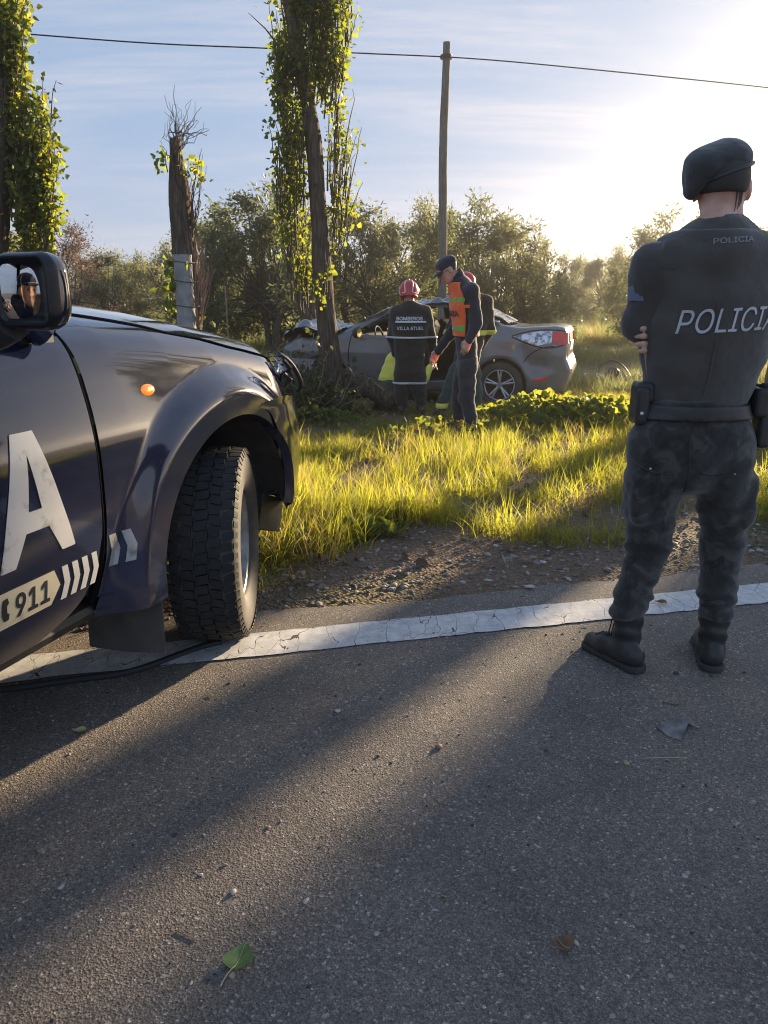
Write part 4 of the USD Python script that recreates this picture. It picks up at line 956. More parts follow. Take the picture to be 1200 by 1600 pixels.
# torn lower front edge of the liner
tz_ = lv[:12]; tz_[0, :, 2] += .10 * np.abs(np.sin(np.arange(10) * 1.9)); tz_[1, :, 2] += .05 * np.abs(np.sin(np.arange(10) * 1.9))
tobj("arch_liner", lv.reshape(-1, 3), grid_faces(48, 10)[:, ::-1], "liner", smooth=50)
v, f = hullpts([(a_ * math.cos(t), .5, ARC + .47 * math.sin(t)) for t in np.radians(np.linspace(0, 180, 20)) for a_ in (.52,)] + [(a_ * math.cos(t), .53, ARC + .47 * math.sin(t)) for t in np.radians(np.linspace(0, 180, 20)) for a_ in (.52,)]); tobj("inner_wing", v, f, "liner", smooth=False)
# front bumper wrapped round the corner, broken at its lower rear tip
pc = np.array([(.30, .0), (.44, .006), (.56, .032), (.67, .10), (.75, .20), (.81, .36), (.85, .6), (.87, .9)]); pcs = spline(pc, 80); pl = np.r_[0, np.cumsum(np.linalg.norm(np.diff(pcs, axis=0), axis=1))]
B = []; zb = np.linspace(0, 1, 26)
for uu in np.linspace(0, 1, 46):
    row = []
    for k in zb:
        jag = .085 * (1 - min(1, uu * 6)) * (.6 + .4 * math.sin(uu * 60)); ztop = np.interp(uu, [0, .1, .2, .35, 1], [.80, .86, .92, .93, .80]); zbot = .40 + jag * .6
        z = zbot + (ztop - zbot) * k
        q = max(0, 1 - ((z - ARC) / ARZ) ** 2) ** .5 if z > ARC else 1
        s0 = .49 * q; l0 = np.interp(s0, pcs[:, 0], pl) if s0 > .30 else 0.0
        if s0 <= .30: l0 = 0.0 - (.30 - s0)
        l = l0 + (pl[-1] - l0) * uu ** 1.3
        if l < 0: p = np.array([.30 + l, .0])
        else: p = np.array([np.interp(l, pl, pcs[:, 0]), np.interp(l, pl, pcs[:, 1])])
        tuck = .05 * max(0, (.5 - z) / .1) ** 2 - .02 * math.sin(math.pi * min(1, max(0, (z - .5) / .4)))
        row.append((p[0] - tuck * (uu > .15), p[1] + tuck * .6 + .012, z))
    B.append(row)
B = np.array(B)
Bl = B[::-1] * [1, -1, 1] + [0, 1.8, 0]
Bi = B[:1] + [-.01, .04, 0]
bump = tobj("front_bumper", np.concatenate([Bi, B, Bl[1:]], 0).reshape(-1, 3), grid_faces(46 * 2, 26), "navy_paint", smooth=45)
mb = MB(); mb.box((.58, .5, .40), (.16, .5, .10), roty(.2)); mb.box((.50, .20, .37), (.22, .10, .16), roty(.35)); tobj("bumper_bracket", *mb.out(), "black_plastic", smooth=False)
mb = MB()
for k in range(5): mb.box((.80, .9, .62 + k * .065), (.03, 1.0, .02))
mb.box((.77, .9, .78), (.02, 1.15, .34)); tobj("grille", *mb.out(), "black_plastic", smooth=False)
# headlight: bezel bowl, reflector and a broken lens
hl = np.array([[(np.interp(a, [0, 1], [.60, .775]), np.interp(a, [0, .35, .7, 1], [.108, .165, .26, .40]) + .02 * (1 - k), np.interp(k, [0, 1], [.93, np.interp(a, [0, 1], [1.07, 1.03])])) for k in np.linspace(0, 1, 8)] for a in np.linspace(0, 1, 14)])
bowl = hl + np.array([-.07, .04, 0]); tobj("headlight_housing", bowl.reshape(-1, 3), grid_faces(14, 8), "black_plastic")
sph = trimesh.creation.icosphere(2, .052); tobj("headlight_reflector", sph.vertices * [.6, 1, 1] + [.66, .24, 1.0], sph.faces, "chrome", smooth=True)
keepf = grid_faces(14, 8); cen = hl.reshape(-1, 3)[keepf].mean(1); tobj("headlight", hl.reshape(-1, 3), keepf[~((cen[:, 0] > .66) & (cen[:, 0] < .72) & (cen[:, 2] > .97))], "clear_lens", smooth=True)
# bent trim bar and torn mesh hanging out in front of the lamp
bar = spline([(.60, .13, 1.085), (.66, .11, 1.05), (.73, .10, .985), (.78, .11, .92), (.79, .13, .90)], 16); v, f = tube(bar, .011, 8); tobj("bent_bar", v, f, "black_plastic")
mb = MB()
for k in range(7):
    a = bar[1 + 2 * k]; mb.tube([a, a + [.02, .06, .012], a + [.03, .14, .0]], .0022, 5)
for k in range(3): mb.tube(bar[1:14] + np.array([.012 + .008 * k, .04 + .04 * k, .006]), .0022, 5)
for (a, b) in (((.60, .11, 1.06), (.66, .13, .99)), ((.60, .11, 1.0), (.68, .14, .94)), ((.63, .12, .95), (.66, .12, 1.03))): mb.tube([a, np.add(np.add(a, b) / 2, (.0, -.03, .0)), b], .010, 6)
tobj("torn_grille_mesh", *mb.out(), "black_plastic")
# indicator
ic = skin(-.47, 1.045); nrm = np.cross(skin(-.46, 1.045) - ic, skin(-.47, 1.055) - ic); nrm /= np.linalg.norm(nrm); nrm *= -np.sign(nrm[1])
e1 = np.array([1.0, 0, 0]); e1 -= nrm * (e1 @ nrm); e1 /= np.linalg.norm(e1); e2 = np.cross(nrm, e1)
Ri = np.stack([e1, e2, nrm], 1)
s_ = trimesh.creation.icosphere(3, 1.0); ind = tobj("indicator", (s_.vertices * [.036, .019, .009]) @ Ri.T + ic, s_.faces, "indicator_lens", smooth=True)
obj("bulb", (TW((trimesh.creation.icosphere(2, 1.0).vertices * [.009, .006, .004]) @ Ri.T + ic + nrm * .0075), trimesh.creation.icosphere(2, 1.0).faces), "indicator_core", ind, True)
# mud flap
a, b = np.meshgrid(np.linspace(.0, 1, 8), np.linspace(0, 1, 10), indexing="ij")
fl = np.stack([-.55 - .03 * b - .015 * np.sin(a * 3), .035 + .30 * a - .012 * b, .52 - .335 * b - .02 * a * b], -1); fl2 = fl + [.007, 0, 0]
flap = tobj("mud_flap", np.concatenate([fl, fl2[::-1]], 0).reshape(-1, 3), grid_faces(16, 10, True), "flap_rubber", smooth=30)
mb = MB(); mb.box((-.60, .18, .46), (.05, .12, .10)); mb.box((-.585, .12, .40), (.02, .09, .12)); tobj("flap_bracket", *mb.out(), "liner", smooth=False)
mb = MB(); mb.tube([(-1.95, .16, .40), (-.62, .16, .40)], .035, 10); tobj("sill", *mb.out(), "black_plastic")
# mirror
MC = np.array([-1.15, -.12, 1.342]); MR = rotz(math.radians(-6.0))
shape = lambda p: smax(smax(S_box((0, 0, 0), (.055, .098, .092), .045)(p), S_ell((-.03, 0, 0), (.105, .14, .135))(p), .03), -S_box((-.085, 0, 0), (.06, .086, .081), .03)(p), .006)
hm = nets(shape, (-.09, -.12, -.11), (.09, .12, .11), .0055, 3)
fc = hm.triangles_center; dark = (fc[:, 0] < -.012)
V = np.array(hm.vertices) * .9 @ MR.T + MC
hs = tobj("wing_mirror", V, hm.faces[~dark], "navy_paint", smooth=60); obj("mirror_bezel", (TW(V), hm.faces[dark]), "mirror_black", hs, 60)
a, b = np.meshgrid(np.linspace(-1, 1, 18), np.linspace(-1, 1, 18), indexing="ij"); rr = (np.abs(a) ** 5 + np.abs(b) ** 5) ** .2; mx_ = np.maximum(np.abs(a), np.abs(b)); kq = mx_ / np.maximum(rr, 1e-6); a, b = a * kq, b * kq
gm = np.stack([-.030 - .004 * (a ** 2 + b ** 2) * -1, a * .076, b * .072], -1).reshape(-1, 3) @ rotz(math.radians(4)).T
obj("mirror_pane", (TW(gm * .9 @ MR.T + MC), grid_faces(18, 18)[:, ::-1]), "mirror_glass", hs, True)
mb = MB(); mb.tube([MC + [.01, .07, -.07], MC + [.06, .16, -.10], MC + [.07, .24, -.11]], [.035, .03, .04], 10); obj("mirror_arm", (TW(mb.out()[0]), mb.out()[1]), "black_plastic", hs, 40)
# wheels
def wheel(parent, c, ang, flip=False, R=.385, W=.255):
    """axis along local x, outer face +x"""
    Rm = rotz(ang) @ (np.diag([-1, -1, 1.0]) if flip else np.eye(3)); pos = lambda v: np.asarray(v) @ Rm.T + c
    prof = np.array([(-.09, .205), (-.118, .24), (-.126, .30), (-.118, .352), (-.100, .374), (-.05, .377), (.05, .377), (.100, .374), (.118, .352), (.1275, .30), (.119, .24), (.098, .207), (.09, .205)]) * [W / .255, R / .385]
    pf = spline(prof, 49); th = np.linspace(0, 2 * np.pi, 97)[:-1]
    v = np.stack([np.broadcast_to(pf[None, :, 0], (96, 49)), pf[None, :, 1] * np.cos(th)[:, None], pf[None, :, 1] * np.sin(th)[:, None]], -1).reshape(-1, 3)
    ty = obj("tyre", (pos(v), grid_faces(96, 49, True)[:, ::-1]), "rubber_side", parent, 40)
    mb = MB(); nb = 62
    for row, (x0, x1, r_) in enumerate(((-.113, -.076, .383), (-.068, -.030, .3855), (-.022, .022, .386), (.030, .068, .3855), (.076, .113, .383))):
        for k in range(nb):
            t0 = (k + (row % 2) * .5) * 2 * np.pi / nb; dt = 2 * np.pi / nb * (.80 if row in (0, 4) else .86); sk = (.018, .012, -.012, .012, -.018)[row] * (1 if k % 2 else .5)
            P_ = []
            xj = .003 * (1 if k % 2 else -1)
            drop = .006 if row in (0, 4) else 0
            for rr in (.372, 1):
                for (x, t) in ((x0, t0 - sk), (x1, t0 + sk), (x1, t0 + dt + sk), (x0, t0 + dt - sk)):
                    rad = rr if rr < 1 else r_ - (drop if ((row == 0 and x == x0) or (row == 4 and x == x1)) else 0)
                    rad *= R / .385; P_.append(((x + xj) * W / .255, rad * math.cos(t), rad * math.sin(t)))
            mb.add(P_, [[4, 5, 6, 7], [0, 1, 5, 4], [1, 2, 6, 5], [2, 3, 7, 6], [3, 0, 4, 7]])
            if row in (0, 4):   # shoulder lugs run down the sidewall
                x_ = x1 if row == 4 else x0; sg_ = 1 if row == 4 else -1; Q = []
                for (dx, rr) in ((0, .377), (.011, .352)):
                    for t in (t0, t0 + dt * .72): Q.append(((x_ + sg_ * dx) * W / .255, rr * R / .385 * math.cos(t), rr * R / .385 * math.sin(t)))
                for (dx, rr) in ((0.004, .3745), (.0145, .352)):
                    for t in (t0, t0 + dt * .72): Q.append(((x_ + sg_ * dx) * W / .255, (rr + .003) * R / .385 * math.cos(t), (rr + .003) * R / .385 * math.sin(t)))
                mb.add(Q, [[4, 5, 7, 6], [0, 4, 6, 2], [1, 3, 7, 5], [2, 6, 7, 3], [0, 1, 5, 4]])
    obj("tread", (pos(mb.out()[0]), mb.out()[1]), "rubber", ty, False)
    rp = np.array([(.098, .207), (.100, .212), (.092, .200), (.070, .190), (.02, .182), (.03, .150), (.055, .120), (.062, .085), (.045, .06), (.058, .05), (.058, .0)]) * [W / .255, R / .385]
    v = np.stack([np.broadcast_to(rp[None, :, 0], (96, 11)), rp[None, :, 1] * np.cos(th)[:, None], rp[None, :, 1] * np.sin(th)[:, None]], -1).reshape(-1, 3)
    rim = obj("rim", (pos(v), grid_faces(96, 11, True)), "steel_rim", parent, 30)
    mb = MB()
    for k in range(6):
        t = k * np.pi / 3; mb.tube([(.05, .07 * math.cos(t), .07 * math.sin(t)), (.072, .07 * math.cos(t), .07 * math.sin(t))], .010, 6)
    obj("wheel_nuts", (pos(mb.out()[0]), mb.out()[1]), "chrome", rim, False)
    mb = MB(); mb.tube([(-.06, 0, 0), (-.03, 0, 0)], .15, 24); mb.tube([(-.2, 0, 0), (-.03, 0, 0)], .05, 10); obj("brake_disc", (pos(mb.out()[0]), mb.out()[1]), "liner", rim, False)
def wheel_at(s, w, ang, flip=False):
    c = TW([s, w, .383]); wheel(tp0, c, ang, flip)
wheel_at(0.0, .14, math.radians(3.0)); wheel_at(0.0, 1.66, math.radians(3.0), True); wheel_at(-3.1, .15, -TA); wheel_at(-3.1, 1.65, -TA, True)
# lettering on the door: mapped on its skin
def on_skin(t, s0, t0, mirror=1, lift=.002, slope=0.0):
    v, fc = trimesh.remesh.subdivide_to_size(t.vertices, t.faces, .03)
    s, tt = s0 + v[:, 0], t0 + v[:, 1] + slope * v[:, 0]
    p = skin(s, tt, flare=False); dn = np.stack([0 * s, -np.ones(len(s)), .25 * (tt > .9)], 1)
    p = p + dn * (lift + v[:, 2:3]); return p, fc
def strokes(polys, depth=.001):
    out = []
    for p in polys: out.append(trimesh.creation.extrude_polygon(p, depth, engine="earcut"))
    return trimesh.util.concatenate(out)
def A_shape(w, h, b):
    outer = Polygon([(0, 0), (b, 0), (b + .16 * w, .24 * h), (w - b - .16 * w, .24 * h), (w - b, 0), (w, 0), (w * .64, h), (w * .36, h)])
    hole_ = Polygon([(b + .225 * w, .40 * h), (w - b - .225 * w, .40 * h), (w * .5, .84 * h)])
    return outer.buffer(-.004).buffer(.004).difference(hole_)
dl = obj("door_lettering", (lambda r: (TW(r[0]), r[1]))(on_skin(strokes([A_shape(.275, .335, .052)]), -1.18, .665)), "decal_white", door, label="large white letter A at the end of the door wording")
tx = meshkit.text_mesh("POLICI", .335, .001, True); wd = tx.vertices[:, 0].max(); tx.apply_scale([.62, 1, 1])
obj("door_lettering", (lambda r: (TW(r[0]), r[1]))(on_skin(tx, -1.215 - wd * .62, .665)), "decal_white", door)
st_ = strokes([Polygon([(-.62, 0), (-.02, 0), (0.012, .05), (-.012, .10), (-.62, .10)])]); obj("number_strip", (lambda r: (TW(r[0]), r[1]))(on_skin(st_, -.98, .515)), "decal_cream", door)
tx = meshkit.text_mesh("911", .062, .001, True); tx.apply_scale([.82, 1, 1]); obj("strip_number", (lambda r: (TW(r[0]), r[1]))(on_skin(tx, -1.14, .533, lift=.0035)), "decal_dark", door)
hs_ = Polygon([(0, .06), (.012, .062), (.016, .05), (.009, .043), (.010, .022), (.018, .017), (.016, .004), (.004, .003), (-.004, .02), (-.004, .045)]).buffer(.002)
obj("strip_handset", (lambda r: (TW(r[0]), r[1]))(on_skin(strokes([hs_]), -1.175, .535, lift=.0035)), "decal_dark", door)
for k, (s0, wd_) in enumerate(((-.962, .023), (-.921, .023), (-.880, .023), (-.838, .022))):
    cv = Polygon([(0, 0), (wd_, 0), (wd_ + .012, .05), (wd_, .10), (0, .10), (.012, .05)]); obj("chevron", (lambda r: (TW(r[0]), r[1]))(on_skin(strokes([cv]), s0, .515)), "decal_white", door)
for s0 in (-.757, -.705):
    cv = Polygon([(0, 0), (.030, 0), (.042, .05), (.030, .10), (0, .10), (.012, .05)]); r = on_skin(strokes([cv]), s0, .545)
    pp_ = skin(r[0][:, 0], r[0][:, 2]); r = (np.stack([pp_[:, 0], pp_[:, 1] - .0025, pp_[:, 2]], 1), r[1]); obj("chevron", (TW(r[0]), r[1]), "decal_white", fender)
# hose lying under the tyre
pbr("hose", (0.012, 0.012, 0.012), .6)
hp = [on(px, py, .012) for px, py in ((-160, 1082), (-60, 1078), (0, 1077), (60, 1070), (130, 1060), (200, 1050), (260, 1030), (310, 1012), (345, 1003))]
mb = MB(); mb.tube(spline(hp, 60), .0125, 8); tag(obj("rubber_hose", mb.out(), "hose", None, True), "black rubber hose lying on the white line from under the pickup's tyre", "hose")

# ------------------------------------------------------------------ people
mat("skin", {"p": ("principled_bsdf", {"base_color": (0.42, 0.235, 0.165), "roughness": 0.5, "subsurface_weight": 0.25, "subsurface_radius": (1.0, 0.35, 0.2), "subsurface_scale": 0.02}), "tc": ("texture_coordinate", {}), "n": ("noise_texture", {"scale": 30.0, "detail": 4.0}),
    "r": ("rgb_ramp", {"ramp": [(0.3, (0.36, 0.19, 0.13)), (0.7, (0.46, 0.265, 0.19))]})}, [("tc.object", "n.vector"), ("n.fac", "r.fac"), ("r.color", "p.base_color")], "p.BSDF")
def cloth(name, c1, c2, sc=6.0, weave=400.0, rough=0.9):
    return mat(name, {"tc": ("texture_coordinate", {}), "n": ("noise_texture", {"scale": sc, "detail": 5.0, "roughness": 0.6}), "r": ("rgb_ramp", {"ramp": [(0.38, c1), (0.62, c2)]}), "w": ("noise_texture", {"scale": weave, "detail": 2.0}), "n3": ("noise_texture", {"scale": 28.0, "detail": 3.0}), "ad": ("math", {"math_type": "multiply_add", "value2": 5.0}),
        "b": ("bump", {"distance": 0.0016, "strength": 0.55}), "p": ("principled_bsdf", {"roughness": rough, "sheen_weight": 0.25, "sheen_roughness": 0.5, "specular_ior_level": 0.25})},
        [("tc.object", "n.vector"), ("tc.object", "w.vector"), ("tc.object", "n3.vector"), ("n.fac", "r.fac"), ("r.color", "p.base_color"), ("n3.fac", "ad.value1"), ("w.fac", "ad.value3"), ("ad.value", "b.height"), ("b.normal", "p.normal")], "p.BSDF")
cloth("police_shirt", (0.052, 0.046, 0.039), (0.066, 0.058, 0.05)); cloth("police_vest", (0.056, 0.049, 0.042), (0.07, 0.062, 0.053))
mat("police_camo", {"tc": ("texture_coordinate", {}), "n": ("noise_texture", {"scale": 12.0, "detail": 1.5, "distortion": 1.0}), "n2": ("noise_texture", {"scale": 13.0, "detail": 2.0, "distortion": 1.5}), "r": ("rgb_ramp", {"ramp": [(0.0, (0.026, 0.024, 0.021)), (0.45, (0.036, 0.033, 0.029)), (0.56, (0.058, 0.054, 0.047)), (1.0, (0.045, 0.041, 0.036))], "interpolate": False}), "r2": ("rgb_ramp", {"ramp": [(0.0, (1, 1, 1)), (0.56, (0.7, 0.7, 0.7))], "interpolate": False}), "mx": ("mix", {"mix_type": "multiply", "fac": 1.0}),
    "w": ("noise_texture", {"scale": 26.0, "detail": 4.0}), "b": ("bump", {"distance": 0.003, "strength": 0.5}), "p": ("principled_bsdf", {"roughness": 0.85, "sheen_weight": 0.25, "specular_ior_level": 0.25})},
    [("tc.object", "n.vector"), ("tc.object", "n2.vector"), ("tc.object", "w.vector"), ("n.fac", "r.fac"), ("n2.fac", "r2.fac"), ("r.color", "mx.color1"), ("r2.color", "mx.color2"), ("mx.color", "p.base_color"), ("w.fac", "b.height"), ("b.normal", "p.normal")], "p.BSDF")
cloth("beret_felt", (0.036, 0.035, 0.035), (0.046, 0.045, 0.043), 20, 300); pbr("hair", (0.03, 0.024, 0.02), 0.75, None, (160, 0.003, 0.8)); pbr("leather", (0.014, 0.013, 0.012), 0.45, (12, 5), (70, 0.002, .5), color2=(0.03, 0.027, 0.025)); pbr("sole", (0.035, 0.03, 0.027), 0.85, None, (90, .002, .5))
pbr("letter_grey", (0.40, 0.41, 0.42), 0.45); pbr("letter_dim", (0.16, 0.16, 0.165), 0.5); pbr("badge_blue", (0.10, 0.13, 0.19), 0.5)
cloth("fire_suit", (0.018, 0.017, 0.017), (0.03, 0.027, 0.025)); cloth("navy_jacket", (0.012, 0.014, 0.026), (0.02, 0.022, 0.036)); cloth("dark_trousers", (0.018, 0.019, 0.026), (0.03, 0.03, 0.038))
cloth("hivis_orange", (0.75, 0.10, 0.025), (0.85, 0.16, 0.04)); cloth("hivis_green", (0.06, 0.42, 0.07), (0.10, 0.52, 0.10)); cloth("hivis_yellow", (0.62, 0.60, 0.07), (0.72, 0.66, 0.12)); cloth("green_trousers", (0.018, 0.045, 0.04), (0.03, 0.062, 0.05))
pbr("reflective", (0.55, 0.56, 0.57), 0.4); pbr("helmet_red", (0.50, 0.018, 0.02), 0.3, (8, 4), None, coat=0.4, color2=(0.36, 0.015, 0.018)); pbr("eye_white", (0.7, 0.68, 0.65), .3); pbr("eye_dark", (0.03, 0.02, 0.015), .2); pbr("pink_cloth", (0.55, 0.16, 0.17), 0.9, (6, 4), None, color2=(0.42, 0.09, 0.10))

def frame(fwd, up=(0, 0, 1.0)):
    f = np.asarray(fwd, float); f /= np.linalg.norm(f); r = np.cross(f, up); r /= np.linalg.norm(r); return np.stack([r, f, np.cross(r, f)], 1)   # columns: right, forward, up
def head_sdf(c, R, sc=1.0):
    c = np.asarray(c, float); L = lambda x, y, z: c + R @ (np.array([x, y, z]) * sc)
    e = lambda p, r: S_ell(L(*p), np.array(r) * sc, R)
    fs = [e((0, -.012, .03), (.076, .096, .092)), e((0, .028, -.045), (.058, .062, .075)), e((0, .06, -.092), (.03, .026, .024)), e((0, .074, .022), (.052, .018, .014))]
    nose = S_union([S_cap(L(0, .088, .012), L(0, .108, -.030), .010 * sc, .015 * sc), e((.012, .094, -.034), (.009, .010, .008)), e((-.012, .094, -.034), (.009, .010, .008))], .008 * sc)
    lips = S_union([e((0, .083, -.064), (.024, .010, .006)), e((0, .081, -.074), (.020, .010, .007))], .003 * sc)
    ears = S_union([e((s * .080, -.006, -.012), (.010, .024, .034)) for s in (-1, 1)], 0)
    base = S_union(fs, .05 * sc); sockets = [e((s * .032, .098, .004), (.018, .018, .012)) for s in (-1, 1)]
    def f(p):
        d = base(p)
        for s in sockets: d = smax(d, -s(p), .014 * sc)
        d = smin(d, nose(p), .014 * sc); d = smin(d, lips(p), .006 * sc); return smin(d, ears(p), .012 * sc)
    return f
def hand_sdf(w, d, up, side, curl=0.5, sc=1.0):
    """palm and five fingers from the wrist w along d; up: back of the hand; side +1 = thumb on the right seen along d with up up"""
    w = np.asarray(w, float); d = np.asarray(d, float); d /= np.linalg.norm(d); up = np.asarray(up, float); up -= d * (up @ d); up /= np.linalg.norm(up); r = np.cross(d, up) * side
    P = lambda a, b, c_: w + sc * (d * a + r * b + up * c_)
    fs = [S_cap(P(-.03, 0, 0), P(.02, 0, 0), .026 * sc, .030 * sc, (up, .75)), S_cap(P(.03, .018, 0), P(.085, .028, .002), .022 * sc, .016 * sc, (up, .7)), S_cap(P(.03, -.012, 0), P(.082, -.026, .0), .022 * sc, .015 * sc, (up, .7)), S_cap(P(.04, 0, 0), P(.088, 0, .002), .022 * sc, .017 * sc, (up, .7))]
    palm = S_union(fs, .02 * sc); fing = []
    for b, ln, r_ in ((.030, .90, .0088), (.010, 1.0, .0092), (-.010, .94, .0088), (-.029, .74, .0078)):
        a = 0.0; p = P(.085, b, 0.002); pts = [p]
        for k, seg in enumerate((.042, .028, .022)):
            a += curl * (.55, .95, .7)[k]; p = p + sc * ln * seg * (d * math.cos(a) - up * math.sin(a)) + r * (b * .06 * sc); pts.append(p)
        fing.append(S_union([S_cap(pts[k], pts[k + 1], (r_ - .0006 * k) * sc, (r_ - .0006 * (k + 1)) * sc) for k in range(3)], .003 * sc))
    t0, t1 = P(.015, .022, -.006), P(.045, .050, -.016 - .01 * curl); t2 = P(.075, .058 - .02 * curl, -.022 - .025 * curl); t3 = P(.098, .055 - .035 * curl, -.026 - .03 * curl)
    th = S_union([S_cap(t0, t1, .015 * sc, .012 * sc), S_cap(t1, t2, .0115 * sc, .010 * sc), S_cap(t2, t3, .010 * sc, .0085 * sc)], .006 * sc)
    def f(p):
        q = palm(p)
        for g in fing: q = smin(q, g(p), .006 * sc)
        return smin(q, th(p), .012 * sc)
    return f
def bounds(pts, pad): pts = np.array(pts); return pts.min(0) - pad, pts.max(0) + pad

def boot(t, an, toe, heel, h, sc=1.0, top=.2, res=.007, mt="leather", detail=False, g=0.0):
    an, toe, heel = (np.asarray(x, float) for x in (an, toe, heel)); d = toe - heel; d[2] = 0; L = np.linalg.norm(d); d /= L; rt = np.cross(d, [0, 0, 1.0])
    H = lambda a, z, s=0: np.array([heel[0], heel[1], g]) + d * a * L + rt * s + np.array([0, 0, z])
    f0 = S_union([S_cap(an + [0, 0, top], an + [0, 0, .02], .056 * sc, .05 * sc), S_cap(H(.14, .055), H(.30, .06), .042 * sc, .044 * sc), S_cap(H(.3, .06), H(.62, .047), .046 * sc, .040 * sc), S_cap(H(.62, .045), H(.86, .036), .043 * sc, .036 * sc)], .03)
    up = lambda p: smax(f0(p) + .0035 * np.sin(p[..., 2] * 105 + 20 * p[..., 0] + 2 * np.sin(31 * p[..., 1])) * np.clip((p[..., 2] - g - .06) * 14, 0, 1), -(p[..., 2] - g - .014), .006)
    sl = lambda p: smax(np.maximum(np.abs((p[..., 2] - g) - .014) - .013, np.minimum(np.minimum(S_cap(H(.13, .014), H(.13, .0141), .046)(p), S_cap(H(.35, .014), H(.86, .014), .043, .045)(p)), S_cap(H(.13, .014), H(.4, .014), .044, .040)(p))), np.where(((p @ d) * 60 % 1.0 < .22) & (p[..., 2] < g + .009), .004, -1), .002)
    lo, hi = bounds([an + [0, 0, top], H(0, 0), H(1, 0), an], .09)
    b = obj("boot", nets(up, lo, hi, res, 2), mt, t, True); obj("sole", nets(sl, lo, hi, res * .8, 1), "sole", b, 40)
    if detail:
        mb = MB()
        for k in range(6):
            c = H(.36 + .05 * k if k < 3 else .47 - .0 * k, 0); a_ = .30 + .055 * (5 - k)
            cz = .115 + .012 * k if k > 2 else .10
            p0, p1 = H(a_, .25, .022), H(a_, .25, -.022); q = cast(f0, np.array([p0 + d * .05, H(a_, .26) + d * .03, p1 + d * .05]), [0, 0, -1.0], .3); mb.tube(q + [0, 0, .002], .0028, 5)
        obj("laces", mb.out(), "sole", b)
    return f0

def human(t, J, o, suit="fire_suit", trousers="fire_suit", girth=1.0, fwd=(0, 1, 0), headR=None, hands=(None, None), res=.011, top=.14, bot=.10, boots=True, jl=.0, wr_amp=.012, seed=1, bootmt="leather", hsc=1.0, hair=True):
    """J: world joints; o: base of the thing. Returns the sdf of the jacket and of the trousers in local space."""
    J = {k: np.asarray(v, float) - o for k, v in J.items()}; fw = np.asarray(fwd, float); g = girth
    R = frame(fw) if headR is None else headR
    core = [S_cap(J["pelvis"], J["chest"], .085, .10), S_cap(J["chest"], J["neck"], .09, .055), S_cap(J["neck"], J["head"] + R @ np.array([0, -.015, -.05]), .056, .052)]
    for s in "LR": core += [S_cap(J["sh" + s], J["el" + s], .042, .036), S_cap(J["el" + s], J["wr" + s], .036, .026), S_cap(J["chest"], J["sh" + s], .07, .05), S_cap(J["pelvis"], J["hip" + s], .08, .07), S_cap(J["hip" + s], J["kn" + s], .065, .05), S_cap(J["kn" + s], J["an" + s], .045, .035)]
    body = S_union(core, .03); hd = head_sdf(J["head"], R, hsc); hs = [h_ for h_ in hands if h_ is not None]
    def bf(p):
        d = smin(body(p), hd(p), .02)
        for h_ in hs: d = smin(d, h_(p), .012)
        return d
    lo, hi = bounds(list(J.values()), .17)
    obj("body", nets(bf, lo, hi, min(res, .009), 1), "skin", t, True)
    tor = [S_cap(J["pelvis"] + [0, 0, .02 - jl], J["chest"], (top + .012) * g, (top + .035) * g, (fw, .66)), S_cap(J["chest"], J["chest"] * .35 + J["neck"] * .65, (top + .03) * g, .085 * g, (fw, .7))]
    for s in "LR": tor += [S_cap(J["chest"] * .3 + J["neck"] * .7, J["sh" + s], .085 * g, .074 * g)]
    torso = S_union(tor, .06)
    arms = S_union([S_union([S_cap(J["sh" + s], J["el" + s], .076 * g, .060 * g), S_cap(J["el" + s], J["wr" + s], .060 * g, .046 * g)], .02) for s in "LR"], .0)
    ph = seed * 1.7
    def wrk(p, a): return a * (np.sin(p[..., 2] * 46 + 9 * p[..., 0] + 6 * p[..., 1] + ph + 2.5 * np.sin(p[..., 0] * 13 + ph)) * .3 + np.sin(p[..., 2] * 21 - 15 * p[..., 0] + 11 * p[..., 1] + ph) * .4)
    jk = lambda p: smin(torso(p), arms(p), .035) + wrk(p, wr_amp * .7)
    jacket = obj("jacket", wrinkle(nets(jk, lo, hi, res, 1), wr_amp * .5, 16, seed, (1, 1, .7)), suit, t, True)
    legs = [S_cap(J["pelvis"] + [0, 0, .02], J["pelvis"] - [0, 0, .06], .135 * g, .14 * g, (fw, .72))]
    for s in "LR":
        legs += [S_union([S_cap(J["hip" + s], J["kn" + s], .100 * g, .080 * g), S_cap(J["kn" + s], J["an" + s] + [0, 0, bot], .078 * g, .062 * g)], .03)]
    lg = S_union(legs, .035); ztop = J["pelvis"][2] + .1
    tr = lambda p: smax(lg(p) + wrk(p * [1, 1, 1.15], wr_amp), p[..., 2] - ztop, .01)
    obj("trousers", wrinkle(nets(tr, lo, hi, res, 1), wr_amp * .5, 18, seed + 3), trousers, t, True)
    eb = MB()
    for s in (-1, 1):
        m_ = trimesh.creation.icosphere(2, .0115 * hsc); eb.add(m_.vertices + J["head"] + R @ (np.array([s * .032, .0775, .004]) * hsc), m_.faces)
        obj("eye", (m_.vertices + J["head"] + R @ (np.array([s * .032, .0775, .004]) * hsc), m_.faces), "eye_dark", t, True)
    if hair:
        hr = lambda p: smax(S_ell(J["head"] + R @ np.array([0, -.018, .032]), np.array([.082, .098, .092]) * hsc, R)(p), ((p - J["head"]) @ R) @ np.array([0, .8, -.5]) - .012, .02)
        obj("hair", nets(hr, J["head"] - .14, J["head"] + .14, .008, 2), "hair", t, True)
    if boots:
        for s in "LR": boot(t, J["an" + s], J["toe" + s], J["heel" + s], 0, 1.0, top=bot + .04, mt=bootmt, g=float(J["toe" + s][2]), res=.009)
    return J, torso, arms, jk, tr, jacket

